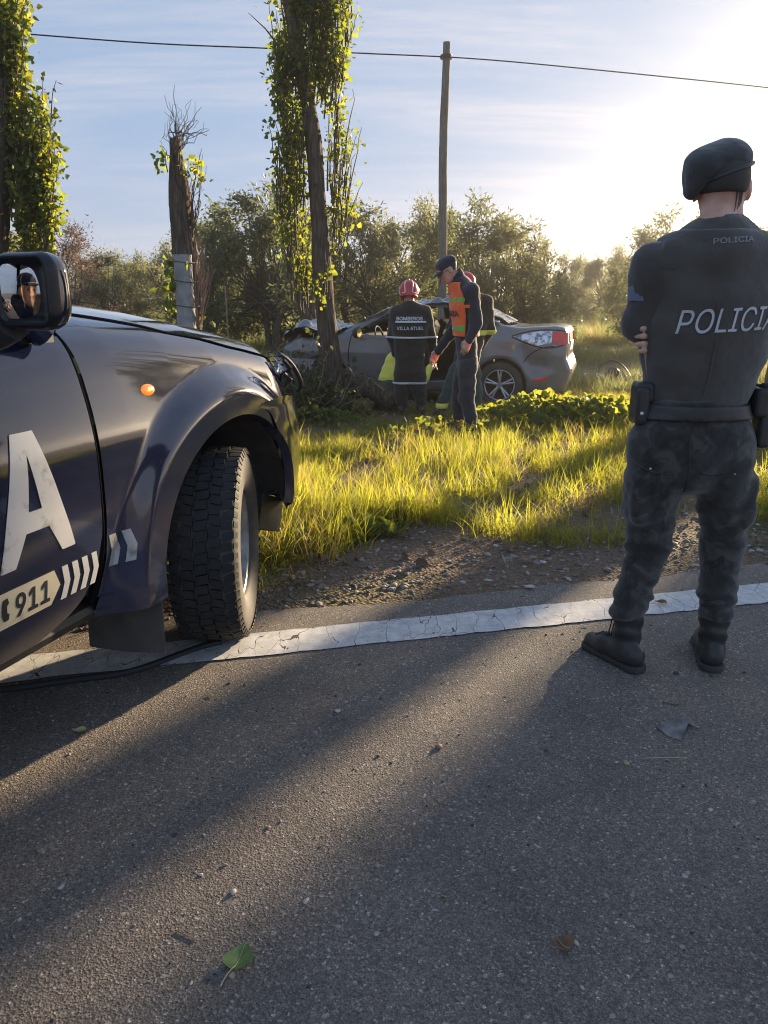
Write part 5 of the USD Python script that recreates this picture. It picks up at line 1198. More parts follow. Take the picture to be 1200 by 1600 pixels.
# ---- the officer in the foreground
PY_ = 2.62; A = lambda px, py, dy=0.0: at(px, py, PY_ + dy)
po = np.array([1.06, 2.60, 0.0])
of = thing("person", "officer seen from behind in dark uniform and beret, arms crossed, standing on the road", "person", po)
hL, hR = on(1000, 1052), on(1113, 1052); tL, tR = on(915, 1008), hR + [.07, .285, 0]
J = dict(pelvis=A(1079, 668, .01), chest=A(1112, 462, .03), neck=A(1121, 362, 0), head=A(1128, 292, .045), shL=A(1024, 418, .01), shR=A(1222, 412, .03), elL=A(1003, 508, .05), elR=A(1254, 500, .08), wrL=A(1110, 505, .27), wrR=A(1032, 522, .16),
         hipL=A(1036, 706, .0), hipR=A(1126, 704, .02), knL=A(1013, 848, .07), knR=A(1129, 848, .08), anL=hL + [-.035, .075, .10], anR=hR + [.015, .07, .10])
J = {k: v - po for k, v in J.items()}
Rh = frame((.30, 1.0, .0))
hc = J["head"]
core = [S_cap(J["pelvis"], J["chest"], .09, .11), S_cap(J["chest"], J["neck"], .10, .062), S_cap(J["neck"] - [0, 0, .03], hc + [0, -.012, -.05], .060, .056), S_cap(J["neck"] + [-.055, -.02, -.05], hc + [-.02, -.035, -.06], .03, .03), S_cap(J["neck"] + [.055, -.02, -.05], hc + [.02, -.035, -.06], .03, .03)]
for s in "LR": core += [S_cap(J["sh" + s], J["el" + s], .045, .04), S_cap(J["el" + s], J["wr" + s], .038, .028), S_cap(J["chest"], J["sh" + s], .07, .05), S_cap(J["hip" + s], J["kn" + s], .07, .05), S_cap(J["kn" + s], J["an" + s], .048, .036), S_cap(J["pelvis"], J["hip" + s], .08, .07)]
body = S_union(core, .03); hd = head_sdf(hc, Rh, 1.0)
# right hand tucked under the left arm: palm and four fingers show from behind, thumb in front
fing = []
for k, (y0, y1) in enumerate(((514, 513), (525, 525), (536, 537), (546, 548))):
    a, b, c, e = A(1052, 522 + k * 5, .13) - po, A(1024, y0, .055) - po, A(1006, y1, -.012) - po, A(994 + (k == 3) * 5, y1 + 1, .012) - po
    fing.append(S_union([S_cap(a, b, .012, .0105), S_cap(b, c, .0105, .0098), S_cap(c, e, .0098, .0085)], .004))
pal = S_union([S_cap(J["wrR"], A(1052, 530, .13) - po, .028, .034), S_cap(A(1050, 515, .13) - po, A(1060, 500, .14) - po, .016, .012)], .02)
lh = hand_sdf(J["wrL"], (1, .1, .2), (0, 1, .2), -1, .5)
def bf(p):
    d = smin(body(p), hd(p), .02); d = smin(d, pal(p), .02)
    for g_ in fing: d = smin(d, g_(p), .005)
    return smin(d, lh(p), .012)
lo, hi = bounds(list(J.values()), .16)
obj("body", nets(bf, lo, hi, .0062, 1), "skin", of, True)
m_ = trimesh.creation.icosphere(2, .0115)
for s in (-1, 1): obj("eye", (m_.vertices + hc + Rh @ np.array([s * .032, .083, .004]), m_.faces), "eye_dark", of, True)
hairf = lambda p: smax(smax(S_ell(hc + Rh @ np.array([0, -.017, .024]), (.0805, .098, .092), Rh)(p), ((p - hc) @ Rh) @ np.array([0, .8, -.35]) - .02, .02), -(((p - hc) @ Rh)[..., 2] + .025), .01)
obj("hair", nets(hairf, hc - .13, hc + .13, .006, 2), "hair", of, True)
# beret
be = [S_ell(A(1130, 256, .045) - po, (.081, .102, .048), Rh @ roty(-.25)), S_cap(A(1132, 250, .05) - po, A(1098, 267, .04) - po, .060, .050, (Rh[:, 1], 1.45)), S_cap(A(1098, 264, .04) - po, A(1079, 301, .05) - po, .052, .022, (Rh[:, 1], 1.7))]
bef = S_union(be, .05); cutb = S_ell(hc + Rh @ np.array([0, -.006, .01]), (.078, .096, .09), Rh)
beret = obj("beret", wrinkle(nets(lambda p: smax(bef(p), -cutb(p), .006), hc - .22, hc + .22, .0065, 3), .004, 18, 4), "beret_felt", of, True)
th = np.linspace(0, 2 * np.pi, 60); rb = np.stack([.0815 * np.sin(th), -.010 + .1005 * np.cos(th), .036 + .012 * np.cos(th) - .016 * np.sin(th) * 0 - .03 * np.sin(-th)], 1) @ Rh.T + hc
v, f = tube(rb, .0075, 8, False); obj("sweatband", (v, f), "leather", beret, True)
# shirt with sleeves
fwv = (0, 1, 0)
tor = S_union([S_cap(A(1086, 640, .02) - po, A(1098, 540, .03) - po, .160, .170, (fwv, .66)), S_cap(A(1098, 540, .03) - po, J["chest"], .172, .180, (fwv, .68)), S_cap(J["chest"], A(1118, 400, .02) - po, .180, .115, (fwv, .72)), S_cap(A(1120, 398, .01) - po, J["shL"], .078, .078), S_cap(A(1122, 396, .01) - po, J["shR"], .078, .078), S_cap(A(1121, 392, .0) - po, A(1121, 374, .0) - po, .080, .064)], .07)
arm = S_union([S_union([S_cap(J["shL"] + [0, 0, -.01], J["elL"], .073, .062), S_cap(J["elL"], J["wrL"], .060, .046)], .02), S_union([S_cap(J["shR"], J["elR"], .085, .068), S_cap(J["elR"], A(1120, 520, .24) - po, .064, .05), S_cap(A(1120, 520, .24) - po, J["wrR"], .05, .044)], .02)], 0)
folds = lambda p, a, ph: a * (.5 * np.sin(p[..., 2] * 52 + 10 * p[..., 0] + 3 * np.sin(9 * p[..., 0] + ph) + ph) + .5 * np.sin(p[..., 2] * 27 - 22 * p[..., 0] + 14 * p[..., 1] + ph * 2))
shf = lambda p: smin(tor(p), arm(p), .03) + folds(p, .0035, 1.0)
neckcut = S_cap(A(1122, 372, -.0) - po, hc, .058, .062)
shirt = obj("shirt", wrinkle(nets(lambda p: smax(shf(p), -neckcut(p), .01), lo - .05, hi + .05, .0085, 1), .006, 13, 3), "police_shirt", of, True)
# protective vest over it
vf0 = lambda p: tor(p) - .007 + folds(p, .0055, 2.2)
zb, zt_ = (A(1090, 646) - po)[2], (A(1120, 358) - po)[2]
armcut = S_union([S_cap(J["shL"] + [-.06, 0, .05], J["shL"] + [-.09, 0, -.13], .075, .085), S_cap(J["shR"] + [.06, 0, .05], J["shR"] + [.09, 0, -.13], .075, .085)], .02); nk2 = S_cap(A(1121, 352) - po, hc, .070, .075)
vest_f = lambda p: smax(smax(smax(vf0(p), p[..., 2] - zt_, .02), zb - p[..., 2] + .01 * np.sin(p[..., 0] * 16), .012), -np.minimum(armcut(p), nk2(p)), .03)
vest = obj("vest", wrinkle(nets(vest_f, lo - .05, hi + .05, .0085, 1), .007, 9, 8), "police_vest", of, True)
# stitched seams on the vest back
def on_back(pix, r=.0025):
    o_ = np.array([A(px, py, -.12) - po - [0, .4, 0] for px, py in pix]); q = cast(vest_f, spline(o_, 30), [0, 1, 0], 1.2); return tube(q - [0, .001, 0], r, 5)
for pix in (((1121, 470), (1119, 540), (1104, 620)),): obj("seam", on_back(pix), "police_shirt", vest)
e1 = A(1160, 505) - A(1100, 508); e1 /= np.linalg.norm(e1)
hh = np.linalg.norm(A(1060, 488) - A(1060, 523))
_tw = meshkit.text_mesh("POLICIA", float(hh), bold=False).bounds; _sx = .322 / float(_tw[1][0] - _tw[0][0])
tm = text_on(lambda p: np.minimum(vest_f(p), shf(p)), "POLICIA", float(hh), A(1062, 523, -.14) - po - [0, .4, 0], e1, (0, 0, 1), (0, 1, 0), .004, False, .18, _sx); obj("back_lettering", tm, "letter_grey", vest)
tm = text_on(lambda p: np.minimum(vest_f(p), shf(p)), "POLICIA", .016, A(1113, 381, -.10) - po - [0, .4, 0], (1, 0, 0.06), (0, 0, 1), (0, 1, 0), .004, True, .1, 1.35); obj("collar_lettering", tm, "letter_dim", shirt)
# sleeve badge on the outer left arm
q = cast(arm, np.array([A(940, py, dy) - po for py in (425, 440, 455, 470) for dy in (-.03, 0, .03)]), [1, 0, 0], .6)
obj("sleeve_badge", (q - [.003, 0, 0], grid_faces(4, 3)), "badge_blue", shirt, True)
# trousers
le = S_union([S_cap(A(1084, 640, .01) - po, A(1079, 700, .01) - po, .168, .172, (fwv, .72)), S_union([S_cap(A(1030, 690, .0) - po, J["knL"], .106, .076), S_cap(J["knL"], J["anL"] + [0, 0, .13], .074, .066)], .03), S_union([S_cap(A(1130, 690, .0) - po, J["knR"], .106, .074), S_cap(J["knR"], J["anR"] + [0, 0, .13], .072, .065)], .03), S_box(A(992, 775, .02) - po, (.03, .07, .09), .025), S_box(A(1163, 775, .04) - po, (.025, .07, .09), .025)], .03)
def knee(p):
    z = p[..., 2]; a = np.exp(-((z - .46) / .14) ** 2) * .0055 + np.exp(-((z - .25) / .07) ** 2) * .0055 + .0015
    return le(p) + a * (np.sin(z * 84 + 26 * p[..., 0] + 19 * p[..., 1] + 3 * np.sin(p[..., 0] * 21 + z * 9)) * (.5 + .5 * np.sin(p[..., 0] * 37 + z * 17)) + .6 * np.sin(z * 51 - 44 * p[..., 0] + 2 * np.sin(z * 23))) + .003 * np.sin(z * 22 - 30 * p[..., 0])
ztop = (A(1085, 622) - po)[2]
trous = obj("trousers", wrinkle(nets(lambda p: smax(smax(knee(p), p[..., 2] - ztop, .01), .175 - p[..., 2] , .01), lo - .05, hi + .05, .0075, 1), .006, 17, 6), "police_camo", of, True)
def on_seat(pix, r=.003, f_=knee):
    o_ = np.array([A(px, py, -.12) - po - [0, .4, 0] for px, py in pix]); q = cast(f_, spline(o_, 26), [0, 1, 0], 1.2); return tube(q - [0, .0005, 0], r, 5)
for pix in (((1000, 728), (1030, 742), (1062, 740)), ((1098, 740), (1130, 743), (1165, 728)), ((1080, 690), (1079, 740), (1078, 775))): obj("pocket_seam", on_seat(pix), "leather", trous)
for px, py in ((1024, 737), (1155, 744)):
    q = cast(knee, np.array([A(px, py, -.12) - po - [0, .4, 0]]), [0, 1, 0], 1.2)[0]; s_ = trimesh.creation.icosphere(1, .004); obj("stud", (s_.vertices + q, s_.faces), "reflective", trous, True)
# belt with pouch and holster
bz = (A(1085, 640) - po)[2]
bf_ = lambda p: smax(smax(np.minimum(tor(p), le(p)) - .012, np.abs(p[..., 2] - bz) - .026, .004), -(np.minimum(tor(p), le(p)) + .004), .002)
belt = obj("belt", nets(bf_, lo, hi, .0075, 1), "leather", of, 50)
for pix, sz, nm in (((999, 632), (.022, .05, .065), "pouch"), ((1004, 612), (.03, .04, .035), "pouch"), ((1184, 628), (.024, .045, .05), "pouch"), ((1190, 664), (.022, .04, .075), "holster")):
    c = A(*pix, -.0) - po + ([0, -.10, 0] if pix[0] == 1040 else [0, 0, 0]); obj(nm, nets(S_box(c, sz, .014), c - .1, c + .1, .007, 2), "leather", belt, True)
c = A(1192, 622, 0) - po; g_ = S_union([S_box(c + [0, .0, .0], (.016, .022, .05), .012, rotx(.25)), S_box(c + [0, .04, .03], (.014, .05, .014), .008)], .01); obj("pistol_grip", nets(g_, c - .13, c + .13, .006, 1), "rubber", belt, True)
s_ = trimesh.creation.icosphere(1, .006); q = A(1003, 646, -.06) - po; obj("press_stud", (s_.vertices + q, s_.faces), "reflective", belt, True)
boot(of, J["anL"], tL - po, hL - po, 0, 1.0, .145, .006, detail=True); boot(of, J["anR"], tR - po, hR - po, 0, 1.0, .145, .006, detail=True)

# ---- firefighter, back turned
FY = 9.75; A = lambda px, py, dy=0.0: at(px, py, FY + dy)
fo = A(640, 652); fo[2] = ground_z(fo[0], FY); fz = float(fo[2])
ff = thing("person", "firefighter in black suit and red helmet seen from behind beside the car", "person", fo)
gnd = lambda px, dy=0: np.array([A(px, 650, dy)[0], FY + dy, fz])
J = dict(pelvis=A(640, 573), chest=A(641, 508, -.02), neck=A(640, 474), head=A(639, 459, .03), shL=A(620, 489), shR=A(664, 489), elL=A(613, 528, .10), elR=A(674, 530, .08), wrL=A(618, 552, .3), wrR=A(677, 556, .30),
         hipL=A(629, 580), hipR=A(652, 580), knL=A(627, 613, .03), knR=A(655, 613, .03), anL=gnd(626) + [0, 0, .09], anR=gnd(657) + [0, 0, .09], heelL=gnd(627, -.08), heelR=gnd(656, -.08), toeL=gnd(623, .18), toeR=gnd(660, .18))
w_ = {k: v - fo for k, v in J.items()}
hds = (hand_sdf(w_["wrL"], (.2, 1, -.2), (0, .2, 1), 1, .6), hand_sdf(w_["wrR"], (.1, 1, -.4), (0, .3, 1), -1, .6))
J_, torso, arms, jk, tr, jacket = human(ff, J, fo, "fire_suit", "fire_suit", 1.14, (0, 1, 0), frame((.05, 1, -.25)), hds, .011, .15, .07, jl=.0, wr_amp=.010, seed=2, hair=False)
def band(parent, f_, z0, hw, lo_, hi_, mt, name, lift=.006, tilt=(0, 0), res=.009, extra=None):
    g = lambda p: smax(smax(smax(f_(p) - lift, np.abs(p[..., 2] - z0 - tilt[0] * p[..., 0] - tilt[1] * p[..., 1]) - hw, .002), -(f_(p) + .004), .001), extra(p) if extra is not None else -1.0, .001)
    return obj(name, nets(g, lo_, hi_, res, 0), mt, parent, 40)
zz = lambda py: (A(640, py) - fo)[2]
lo_, hi_ = bounds(list(J_.values()), .2)
notarm = lambda p: -(arms(p) - .0)
band(jacket, lambda p: smin(torso(p), arms(p), .035), zz(527), .013, lo_, hi_, "reflective", "reflective_band", .012)
band(jacket, torso, zz(502.5), .011, lo_, hi_, "reflective", "reflective_band", .016, extra=lambda p: np.maximum(np.abs(p[..., 0] - .0) - .19, p[..., 1]))
zl = lo_.copy(); band(stage.GetPrimAtPath(str(ff.GetPath()) + "/trousers"), tr, zz(598), .014, lo_, hi_, "reflective", "reflective_band", .012)
hx = .043
tj = lambda p: torso(p) - .010
tx = text_on(tj, "BOMBEROS", .040, A(640, 500.5, -.15) - fo - [0, .5, 0], (1, 0, 0), (0, 0, 1), (0, 1, 0), .006, True, 0, 1.05, center=True, back=0); obj("back_lettering", tx, "reflective", jacket)
tx = text_on(tj, "VILLA ATUEL", .038, A(641, 515.5, -.15) - fo - [0, .5, 0], (1, 0, 0), (0, 0, 1), (0, 1, 0), .006, True, 0, .98, center=True); obj("back_lettering", tx, "reflective", jacket)
def helmet(t, c, R, mt="helmet_red", stripes=True):
    sh_ = S_union([S_ell(c + R @ np.array([0, -.01, .035]), (.112, .135, .118), R), S_cap(c + R @ np.array([0, -.06, -.06]), c + R @ np.array([0, -.04, .02]), .095, .105)], .03)
    loc = lambda p: (p - c) @ R
    hf = lambda p: smax(smax(sh_(p), -(loc(p)[..., 2] + .065 + .35 * np.maximum(loc(p)[..., 1], 0) * -1), .01), -(sh_(p) + .012), .004)
    h_ = obj("helmet", nets(hf, c - .22, c + .22, .008, 2), mt, t, True)
    rim_ = lambda p: smax(smax(sh_(p) - .012, np.abs(loc(p)[..., 2] + .055 - .3 * np.maximum(loc(p)[..., 1], 0)) - .010, .004), -(sh_(p) + .002), .003); obj("helmet_rim", nets(rim_, c - .22, c + .22, .008, 1), mt, h_, True)
    if stripes:
        for s in (-1, 1):
            pts = np.array([(s * .075, -.4, -.02), (s * .052, -.4, -.025), (s * .050, -.4, .05), (s * .040, -.4, .11), (s * .030, -.4, .135)]) @ R.T + c
            q = cast(sh_, spline(pts, 22), R @ np.array([0, 1.0, 0]), .8); obj("helmet_stripe", tube(q, .0085, 6), "reflective", h_, True)
            pts = np.array([(s * .4, -.05, -.03), (s * .4, -.02, .02), (s * .4, .0, .07)]) @ R.T + c; q = cast(sh_, spline(pts, 16), R @ np.array([-s * 1.0, 0, 0]), .8); obj("helmet_stripe", tube(q, .009, 6), "reflective", h_, True)
        q = cast(sh_, spline(np.array([(0, -.4, .13), (0, -.35, .2), (0, -.1, .4), (0, .1, .4)]) @ R.T + c, 20)[:8], R @ np.array([0, 1, -.2]), .8)
        v, f = tube(np.array([(0, -.125, .05), (0, -.105, .11), (0, -.06, .148), (0, 0, .158), (0, .06, .145)]) @ R.T + c, .012, 8); obj("helmet_crest", (v, f), mt, h_, True)
    return h_
helmet(ff, J_["head"] + [0, -.005, .01], frame((.05, 1, -.2)))

# ---- man in the orange vest
MY = 7.95; A = lambda px, py, dy=0.0: at(px, py, MY + dy)
mo = A(722, 678); mo[2] = ground_z(mo[0], MY); mz = float(mo[2])
mn = thing("person", "man in dark cap, glasses and orange vest with green bands, looking down at the wreck", "person", mo)
gnd = lambda px, dy=0: np.array([A(px, 675, dy)[0], MY + dy, mz])
J = dict(pelvis=A(730, 555), chest=A(726, 470), neck=A(717, 437), head=A(699, 421, -.02), shL=A(736, 455, -.17), shR=A(728, 455, .17), elL=A(745, 505, -.20), elR=A(712, 512, .22), wrL=A(733, 531, -.24), wrR=A(684, 548, .20),
         hipL=A(731, 572, -.08), hipR=A(726, 572, .08), knL=A(729, 622, -.10), knR=A(717, 620, .10), anL=gnd(736, -.11) + [0, 0, .09], anR=gnd(716, .12) + [0, 0, .09], heelL=gnd(745, -.11), heelR=gnd(724, .12), toeL=gnd(710, -.16), toeR=gnd(690, .10))
w_ = {k: v - mo for k, v in J.items()}
hds = (hand_sdf(w_["wrL"], (-.35, 0, -1), (.0, -1, 0), 1, .55), hand_sdf(w_["wrR"], (-.45, -.1, -1), (-.2, 1, 0), -1, .5))
Rm = frame((-.82, -.18, -.52), (0, 0, 1)); fwm = np.array([-1.0, -.12, 0]) / np.hypot(1, .12)
J_, torso, arms, jk, tr, jacket = human(mn, J, mo, "navy_jacket", "dark_trousers", 1.0, fwm, Rm, hds, .0095, .14, .06, jl=.08, wr_amp=.012, seed=5)
lo_, hi_ = bounds(list(J_.values()), .2); zz = lambda py: (A(725, py) - mo)[2]
vf = lambda p: torso(p) - .022
fr = lambda p: (p - J_["chest"]) @ fwm
arm2 = S_union([S_cap(J_["sh" + s] + [0, 0, .05], J_["el" + s], .105, .085) for s in "LR"], 0)
slit = lambda p: np.abs(fr(p) + .035) - .055
vz = lambda p: smax(smax(smax(vf(p), -(vf(p) + .016), .004), p[..., 2] - zz(441) , .01), zz(525) - p[..., 2], .008)
ves = lambda p: smax(smax(vz(p), -arm2(p), .01), -np.maximum(slit(p), p[..., 2] - zz(462)), .006)
vest = obj("vest", wrinkle(nets(ves, lo_, hi_, .009, 1), .006, 10, 3), "hivis_orange", mn, True)
for py, hw in ((468, .022), (512, .030)): 
    g = lambda p, py=py, hw=hw: smax(smax(smax(vf(p) - .004, -(vf(p) + .003), .001), np.abs(p[..., 2] - zz(py) + .04 * fr(p)) - hw, .002), -np.minimum(arm2(p), 1e3), .004)
    g2 = lambda p, g=g: smax(g(p), -(fr(p) - .03), .003); obj("green_band", nets(g2, lo_, hi_, .009, 0), "hivis_green", vest, 40); g3 = lambda p, g=g: smax(g(p), (fr(p) + .12), .003); obj("green_band", nets(g3, lo_, hi_, .009, 0), "hivis_green", vest, 40)
tx = text_on(vf, "GUARDIA", .052, J_["chest"] + fwm * .6 + np.cross(fwm, [0, 0, 1]) * .165 + [0, 0, zz(494) - J_["chest"][2]], np.cross(fwm, [0, 0, -1.0]) , (0, 0, 1), -fwm, .006, True, 0, .98); obj("front_lettering", tx, "decal_dark", vest)
g = lambda p: smax(smax(vf(p) - .01, -(vf(p) + .004), .002), np.maximum(np.abs(p[..., 2] - zz(478) + .10 * fr(p)) - .016, np.abs(fr(p) + .03) - .085), .003)
obj("side_strap", nets(g, lo_, hi_, .008, 0), "hivis_orange", vest, 40)
# cap with peak, glasses
hc = J_["head"]; cp = S_union([S_ell(hc + Rm @ np.array([0, -.012, .062]), (.088, .106, .062), Rm), S_box(hc + Rm @ np.array([0, -.010, .055]), (.083, .10, .038), .035, Rm)], .02)
cutp = S_ell(hc + Rm @ np.array([0, -.012, .0]), (.074, .092, .085), Rm); cap = obj("cap", nets(lambda p: smax(cp(p), -cutp(p), .005), hc - .2, hc + .2, .007, 2), "navy_jacket", mn, True)
pk = lambda p: smax(smax(S_ell(hc + Rm @ np.array([0, .085, .028]), (.080, .090, .05), Rm)(p), np.abs(((p - hc) @ Rm)[..., 2] - .030 + .35 * (((p - hc) @ Rm)[..., 1] - .09) + 3.5 * ((p - hc) @ Rm)[..., 0] ** 2) - .005, .003), -(((p - hc) @ Rm)[..., 1] - .06), .003); obj("peak", nets(pk, hc - .22, hc + .22, .006, 1), "navy_jacket", cap, True)
mb = MB()
for s in (-1, 1):
    th = np.linspace(0, 6.283, 20); mb.tube(np.stack([s * .033 + .022 * np.cos(th), .108 + 0 * th, .002 + .016 * np.sin(th)], 1) @ Rm.T + hc, .0025, 5); mb.tube(np.array([(s * .056, .104, .004), (s * .078, .03, .006), (s * .08, -.01, -.002)]) @ Rm.T + hc, .0022, 5)
mb.tube(np.array([(-.011, .110, .004), (.011, .110, .004)]) @ Rm.T + hc, .0022, 5); obj("glasses", mb.out(), "decal_dark", mn)
cl = lambda p: smax(smax(S_cap(J_["neck"] + [0, 0, -.03], J_["neck"] + Rm @ np.array([0, 0, .045]), .082, .075)(p), -S_cap(J_["neck"] + [0, 0, -.06], J_["neck"] + Rm @ np.array([0, 0, .12]), .066, .062)(p), .005), -1, .001); obj("collar", nets(cl, J_["neck"] - .16, J_["neck"] + .16, .007, 2), "navy_jacket", jacket, True)

# ---- rescuer standing behind him, turned to the car
RY = 9.35; A = lambda px, py, dy=0.0: at(px, py, RY + dy)
ro = A(720, 645); ro[2] = ground_z(ro[0], RY); rz_ = float(ro[2])
rs = thing("person", "rescuer in dark green trousers with yellow cuffs, half hidden behind the orange vest", "person", ro)
gnd = lambda px, dy=0: np.array([A(px, 645, dy)[0], RY + dy, rz_])
J = dict(pelvis=A(728, 566), chest=A(742, 490, .06), neck=A(741, 462, .08), head=A(727, 446, .12), shL=A(722, 472, .08), shR=A(760, 472, .02), elL=A(706, 510, .22), elR=A(766, 515, .14), wrL=A(694, 535, .42), wrR=A(752, 540, .40),
         hipL=A(715, 578), hipR=A(738, 578), knL=A(702, 607, .05), knR=A(743, 610, .0), anL=gnd(690, .05) + [0, 0, .09], anR=gnd(745, -.05) + [0, 0, .09], heelL=gnd(693, -.02), heelR=gnd(745, -.10), toeL=gnd(678, .22), toeR=gnd(744, .18))
w_ = {k: v - ro for k, v in J.items()}
hds = (hand_sdf(w_["wrL"], (-.2, 1, -.3), (0, .2, 1), 1, .6), hand_sdf(w_["wrR"], (-.1, 1, -.4), (0, .3, 1), -1, .6))
J_, torso, arms, jk, tr, jacket = human(rs, J, ro, "fire_suit", "green_trousers", 1.0, (-.15, 1, 0), frame((-.3, 1, -.3)), hds, .012, .14, .07, jl=.06, wr_amp=.012, seed=8, hair=False)
lo_, hi_ = bounds(list(J_.values()), .2); band(jacket, lambda p: smin(torso(p), arms(p), .035), (A(745, 520) - ro)[2], .03, lo_, hi_, "hivis_yellow", "reflective_band", .012, res=.011)
band(stage.GetPrimAtPath(str(rs.GetPath()) + "/trousers"), tr, .155, .035, lo_, hi_, "hivis_yellow", "cuff_band", .012, res=.011)
helmet(rs, J_["head"] + [0, -.005, .0], frame((-.3, 1, -.3)), "helmet_red", False)

# ---- rescuer kneeling at the car, beyond the firefighter
KY = 10.35; A = lambda px, py, dy=0.0: at(px, py, KY + dy)
ko = A(612, 640); ko[2] = ground_z(ko[0], KY); kz = float(ko[2])
kn = thing("person", "kneeling rescuer with yellow jacket back, mostly hidden left of the firefighter", "person", ko)
gnd = lambda px, dy=0: np.array([A(px, 640, dy)[0], KY + dy, kz])
J = dict(pelvis=A(606, 600), chest=A(622, 568, .12), neck=A(636, 558, .2), head=A(648, 550, .26), shL=A(622, 560, .24), shR=A(640, 572, .0), elL=A(640, 580, .38), elR=A(664, 590, .12), wrL=A(655, 575, .5), wrR=A(672, 575, .35),
         hipL=A(606, 604, .1), hipR=A(606, 606, -.08), knL=gnd(628, .14) + [0, 0, .42], knR=gnd(628, -.1) + [0, 0, .12], anL=gnd(612, .16) + [0, 0, .09], anR=gnd(590, -.1) + [0, 0, .09], heelL=gnd(608, .16), heelR=gnd(585, -.1), toeL=gnd(630, .18), toeR=gnd(600, -.08))
w_ = {k: v - ko for k, v in J.items()}
hds = (hand_sdf(w_["wrL"], (.2, 1, 0), (0, 0, 1), 1, .6), hand_sdf(w_["wrR"], (.2, 1, 0), (0, 0, 1), -1, .6))
human(kn, J, ko, "hivis_yellow", "green_trousers", 1.0, (.5, .8, 0), frame((.6, .7, -.2)), hds, .013, .14, .07, jl=.0, wr_amp=.012, seed=9)

# ---- officer sitting in the pickup, seen in its wing mirror
tw = lambda s, w, z: T_P + TW([s, w, z])
so = tw(-1.85, .52, .75)
sp = thing("person", "officer in dark cap sitting inside the pickup, seen only in the wing mirror", "person", so)
J = dict(pelvis=tw(-1.72, .55, .84), chest=tw(-1.80, .50, 1.12), neck=tw(-1.80, .47, 1.24), head=tw(-1.76, .44, 1.355), shL=tw(-1.74, .66, 1.17), shR=tw(-1.84, .33, 1.17), elL=tw(-1.55, .70, .98), elR=tw(-1.66, .25, .98), wrL=tw(-1.36, .6, 1.0), wrR=tw(-1.5, .36, 1.14),
         hipL=tw(-1.68, .62, .80), hipR=tw(-1.68, .44, .80), knL=tw(-1.28, .66, .86), knR=tw(-1.28, .42, .86), anL=tw(-1.12, .66, .58), anR=tw(-1.12, .42, .58), heelL=tw(-1.16, .66, .5), heelR=tw(-1.16, .42, .5), toeL=tw(-.93, .66, .5), toeR=tw(-.93, .42, .5))
w_ = {k: v - so for k, v in J.items()}; _f = TW([.80, -.6, 0])
hds = (hand_sdf(w_["wrL"], TW([1, 0, -.2]), (0, 0, 1), 1, .6), hand_sdf(w_["wrR"], TW([.3, .1, 1.0]), TW([0, -1, 0]), -1, .4))
Rs = frame(TW([.35, -1.0, 0])); human(sp, J, so, "navy_jacket", "dark_trousers", .95, TW([1, 0, 0]), Rs, hds, .012, .13, .07, boots=True, seed=12)
hc2 = w_["head"]; obj("cap", nets(lambda p: smax(S_union([S_ell(hc2 + Rs @ np.array([0, -.01, .065]), (.09, .11, .065), Rs), S_ell(hc2 + Rs @ np.array([0, .075, .04]), (.075, .075, .014), Rs)], .01)(p), -S_ell(hc2 + Rs @ np.array([0, -.01, .0]), (.075, .093, .085), Rs)(p), .004), hc2 - .2, hc2 + .2, .008, 2), "navy_jacket", sp, True)
# ------------------------------------------------------------------ wrecked sedan
mat("car_grey", {"g": ("texture_coordinate", {}), "n": ("noise_texture", {"scale": 3.0, "detail": 6.0, "roughness": 0.65}), "r": ("rgb_ramp", {"ramp": [(0.42, (0.11, 0.113, 0.12)), (0.8, (0.15, 0.14, 0.128))]}), "n2": ("noise_texture", {"scale": 5.0, "detail": 3.0}), "b": ("bump", {"distance": 0.012, "strength": 0.35}), "p": ("principled_bsdf", {"roughness": 0.3, "coat_weight": 0.7, "coat_roughness": 0.08, "metallic": 0.25})},
    [("g.object", "n.vector"), ("g.object", "n2.vector"), ("n.fac", "r.fac"), ("r.color", "p.base_color"), ("n2.fac", "b.height"), ("b.normal", "p.normal")], "p.BSDF")
pbr("car_inside", (0.02, 0.02, 0.021), 0.85, (8, 4), None, color2=(0.035, 0.033, 0.03)); pbr("tail_red", (0.55, 0.015, 0.012), 0.12, coat=1.0); pbr("tail_clear", (0.62, 0.64, 0.68), 0.1, (16, 4), (30, .012, .7), metallic=0.6, color2=(0.12, 0.13, 0.15), coat=1.0, ramp=(.46, .6)); pbr("alloy", (0.42, 0.42, 0.43), 0.3, metallic=0.85); pbr("plate_white", (0.75, 0.75, 0.73), .4); pbr("amber_trim", (0.45, 0.33, 0.05), .3)
mat("broken_glass", {"tc": ("texture_coordinate", {}), "v": ("voronoi_texture", {"feature": "distance_to_edge", "scale": 26.0}), "lt": ("math", {"math_type": "less_than", "value2": 0.05}), "f": ("fresnel", {"IOR": 1.5}), "t": ("transparent_bsdf", {"color": (0.55, 0.6, 0.6)}), "g": ("glossy_bsdf", {"color": (1, 1, 1), "roughness": 0.06}), "m": ("mix_closure", {}), "d": ("diffuse_bsdf", {"color": (0.6, 0.62, 0.62)}), "m2": ("mix_closure", {})},
    [("tc.object", "v.vector"), ("v.distance", "lt.value1"), ("f.fac", "m.fac"), ("t.BSDF", "m.closure1"), ("g.BSDF", "m.closure2"), ("lt.value", "m2.fac"), ("m.closure", "m2.closure1"), ("d.BSDF", "m2.closure2")], "m2.closure")
CB = math.radians(17); CH = np.array([-math.cos(CB), math.sin(CB), 0]); CL = np.array([-math.sin(CB), -math.cos(CB), 0])
co = np.array([1.63, 10.99, 0]) - CH * .95 - CL * .86; co[2] = -.205
car = thing("wrecked_car", "grey sedan wrecked against the poplar, roof crushed and bonnet buckled", "car", co, math.degrees(math.atan2(CH[1], CH[0])))
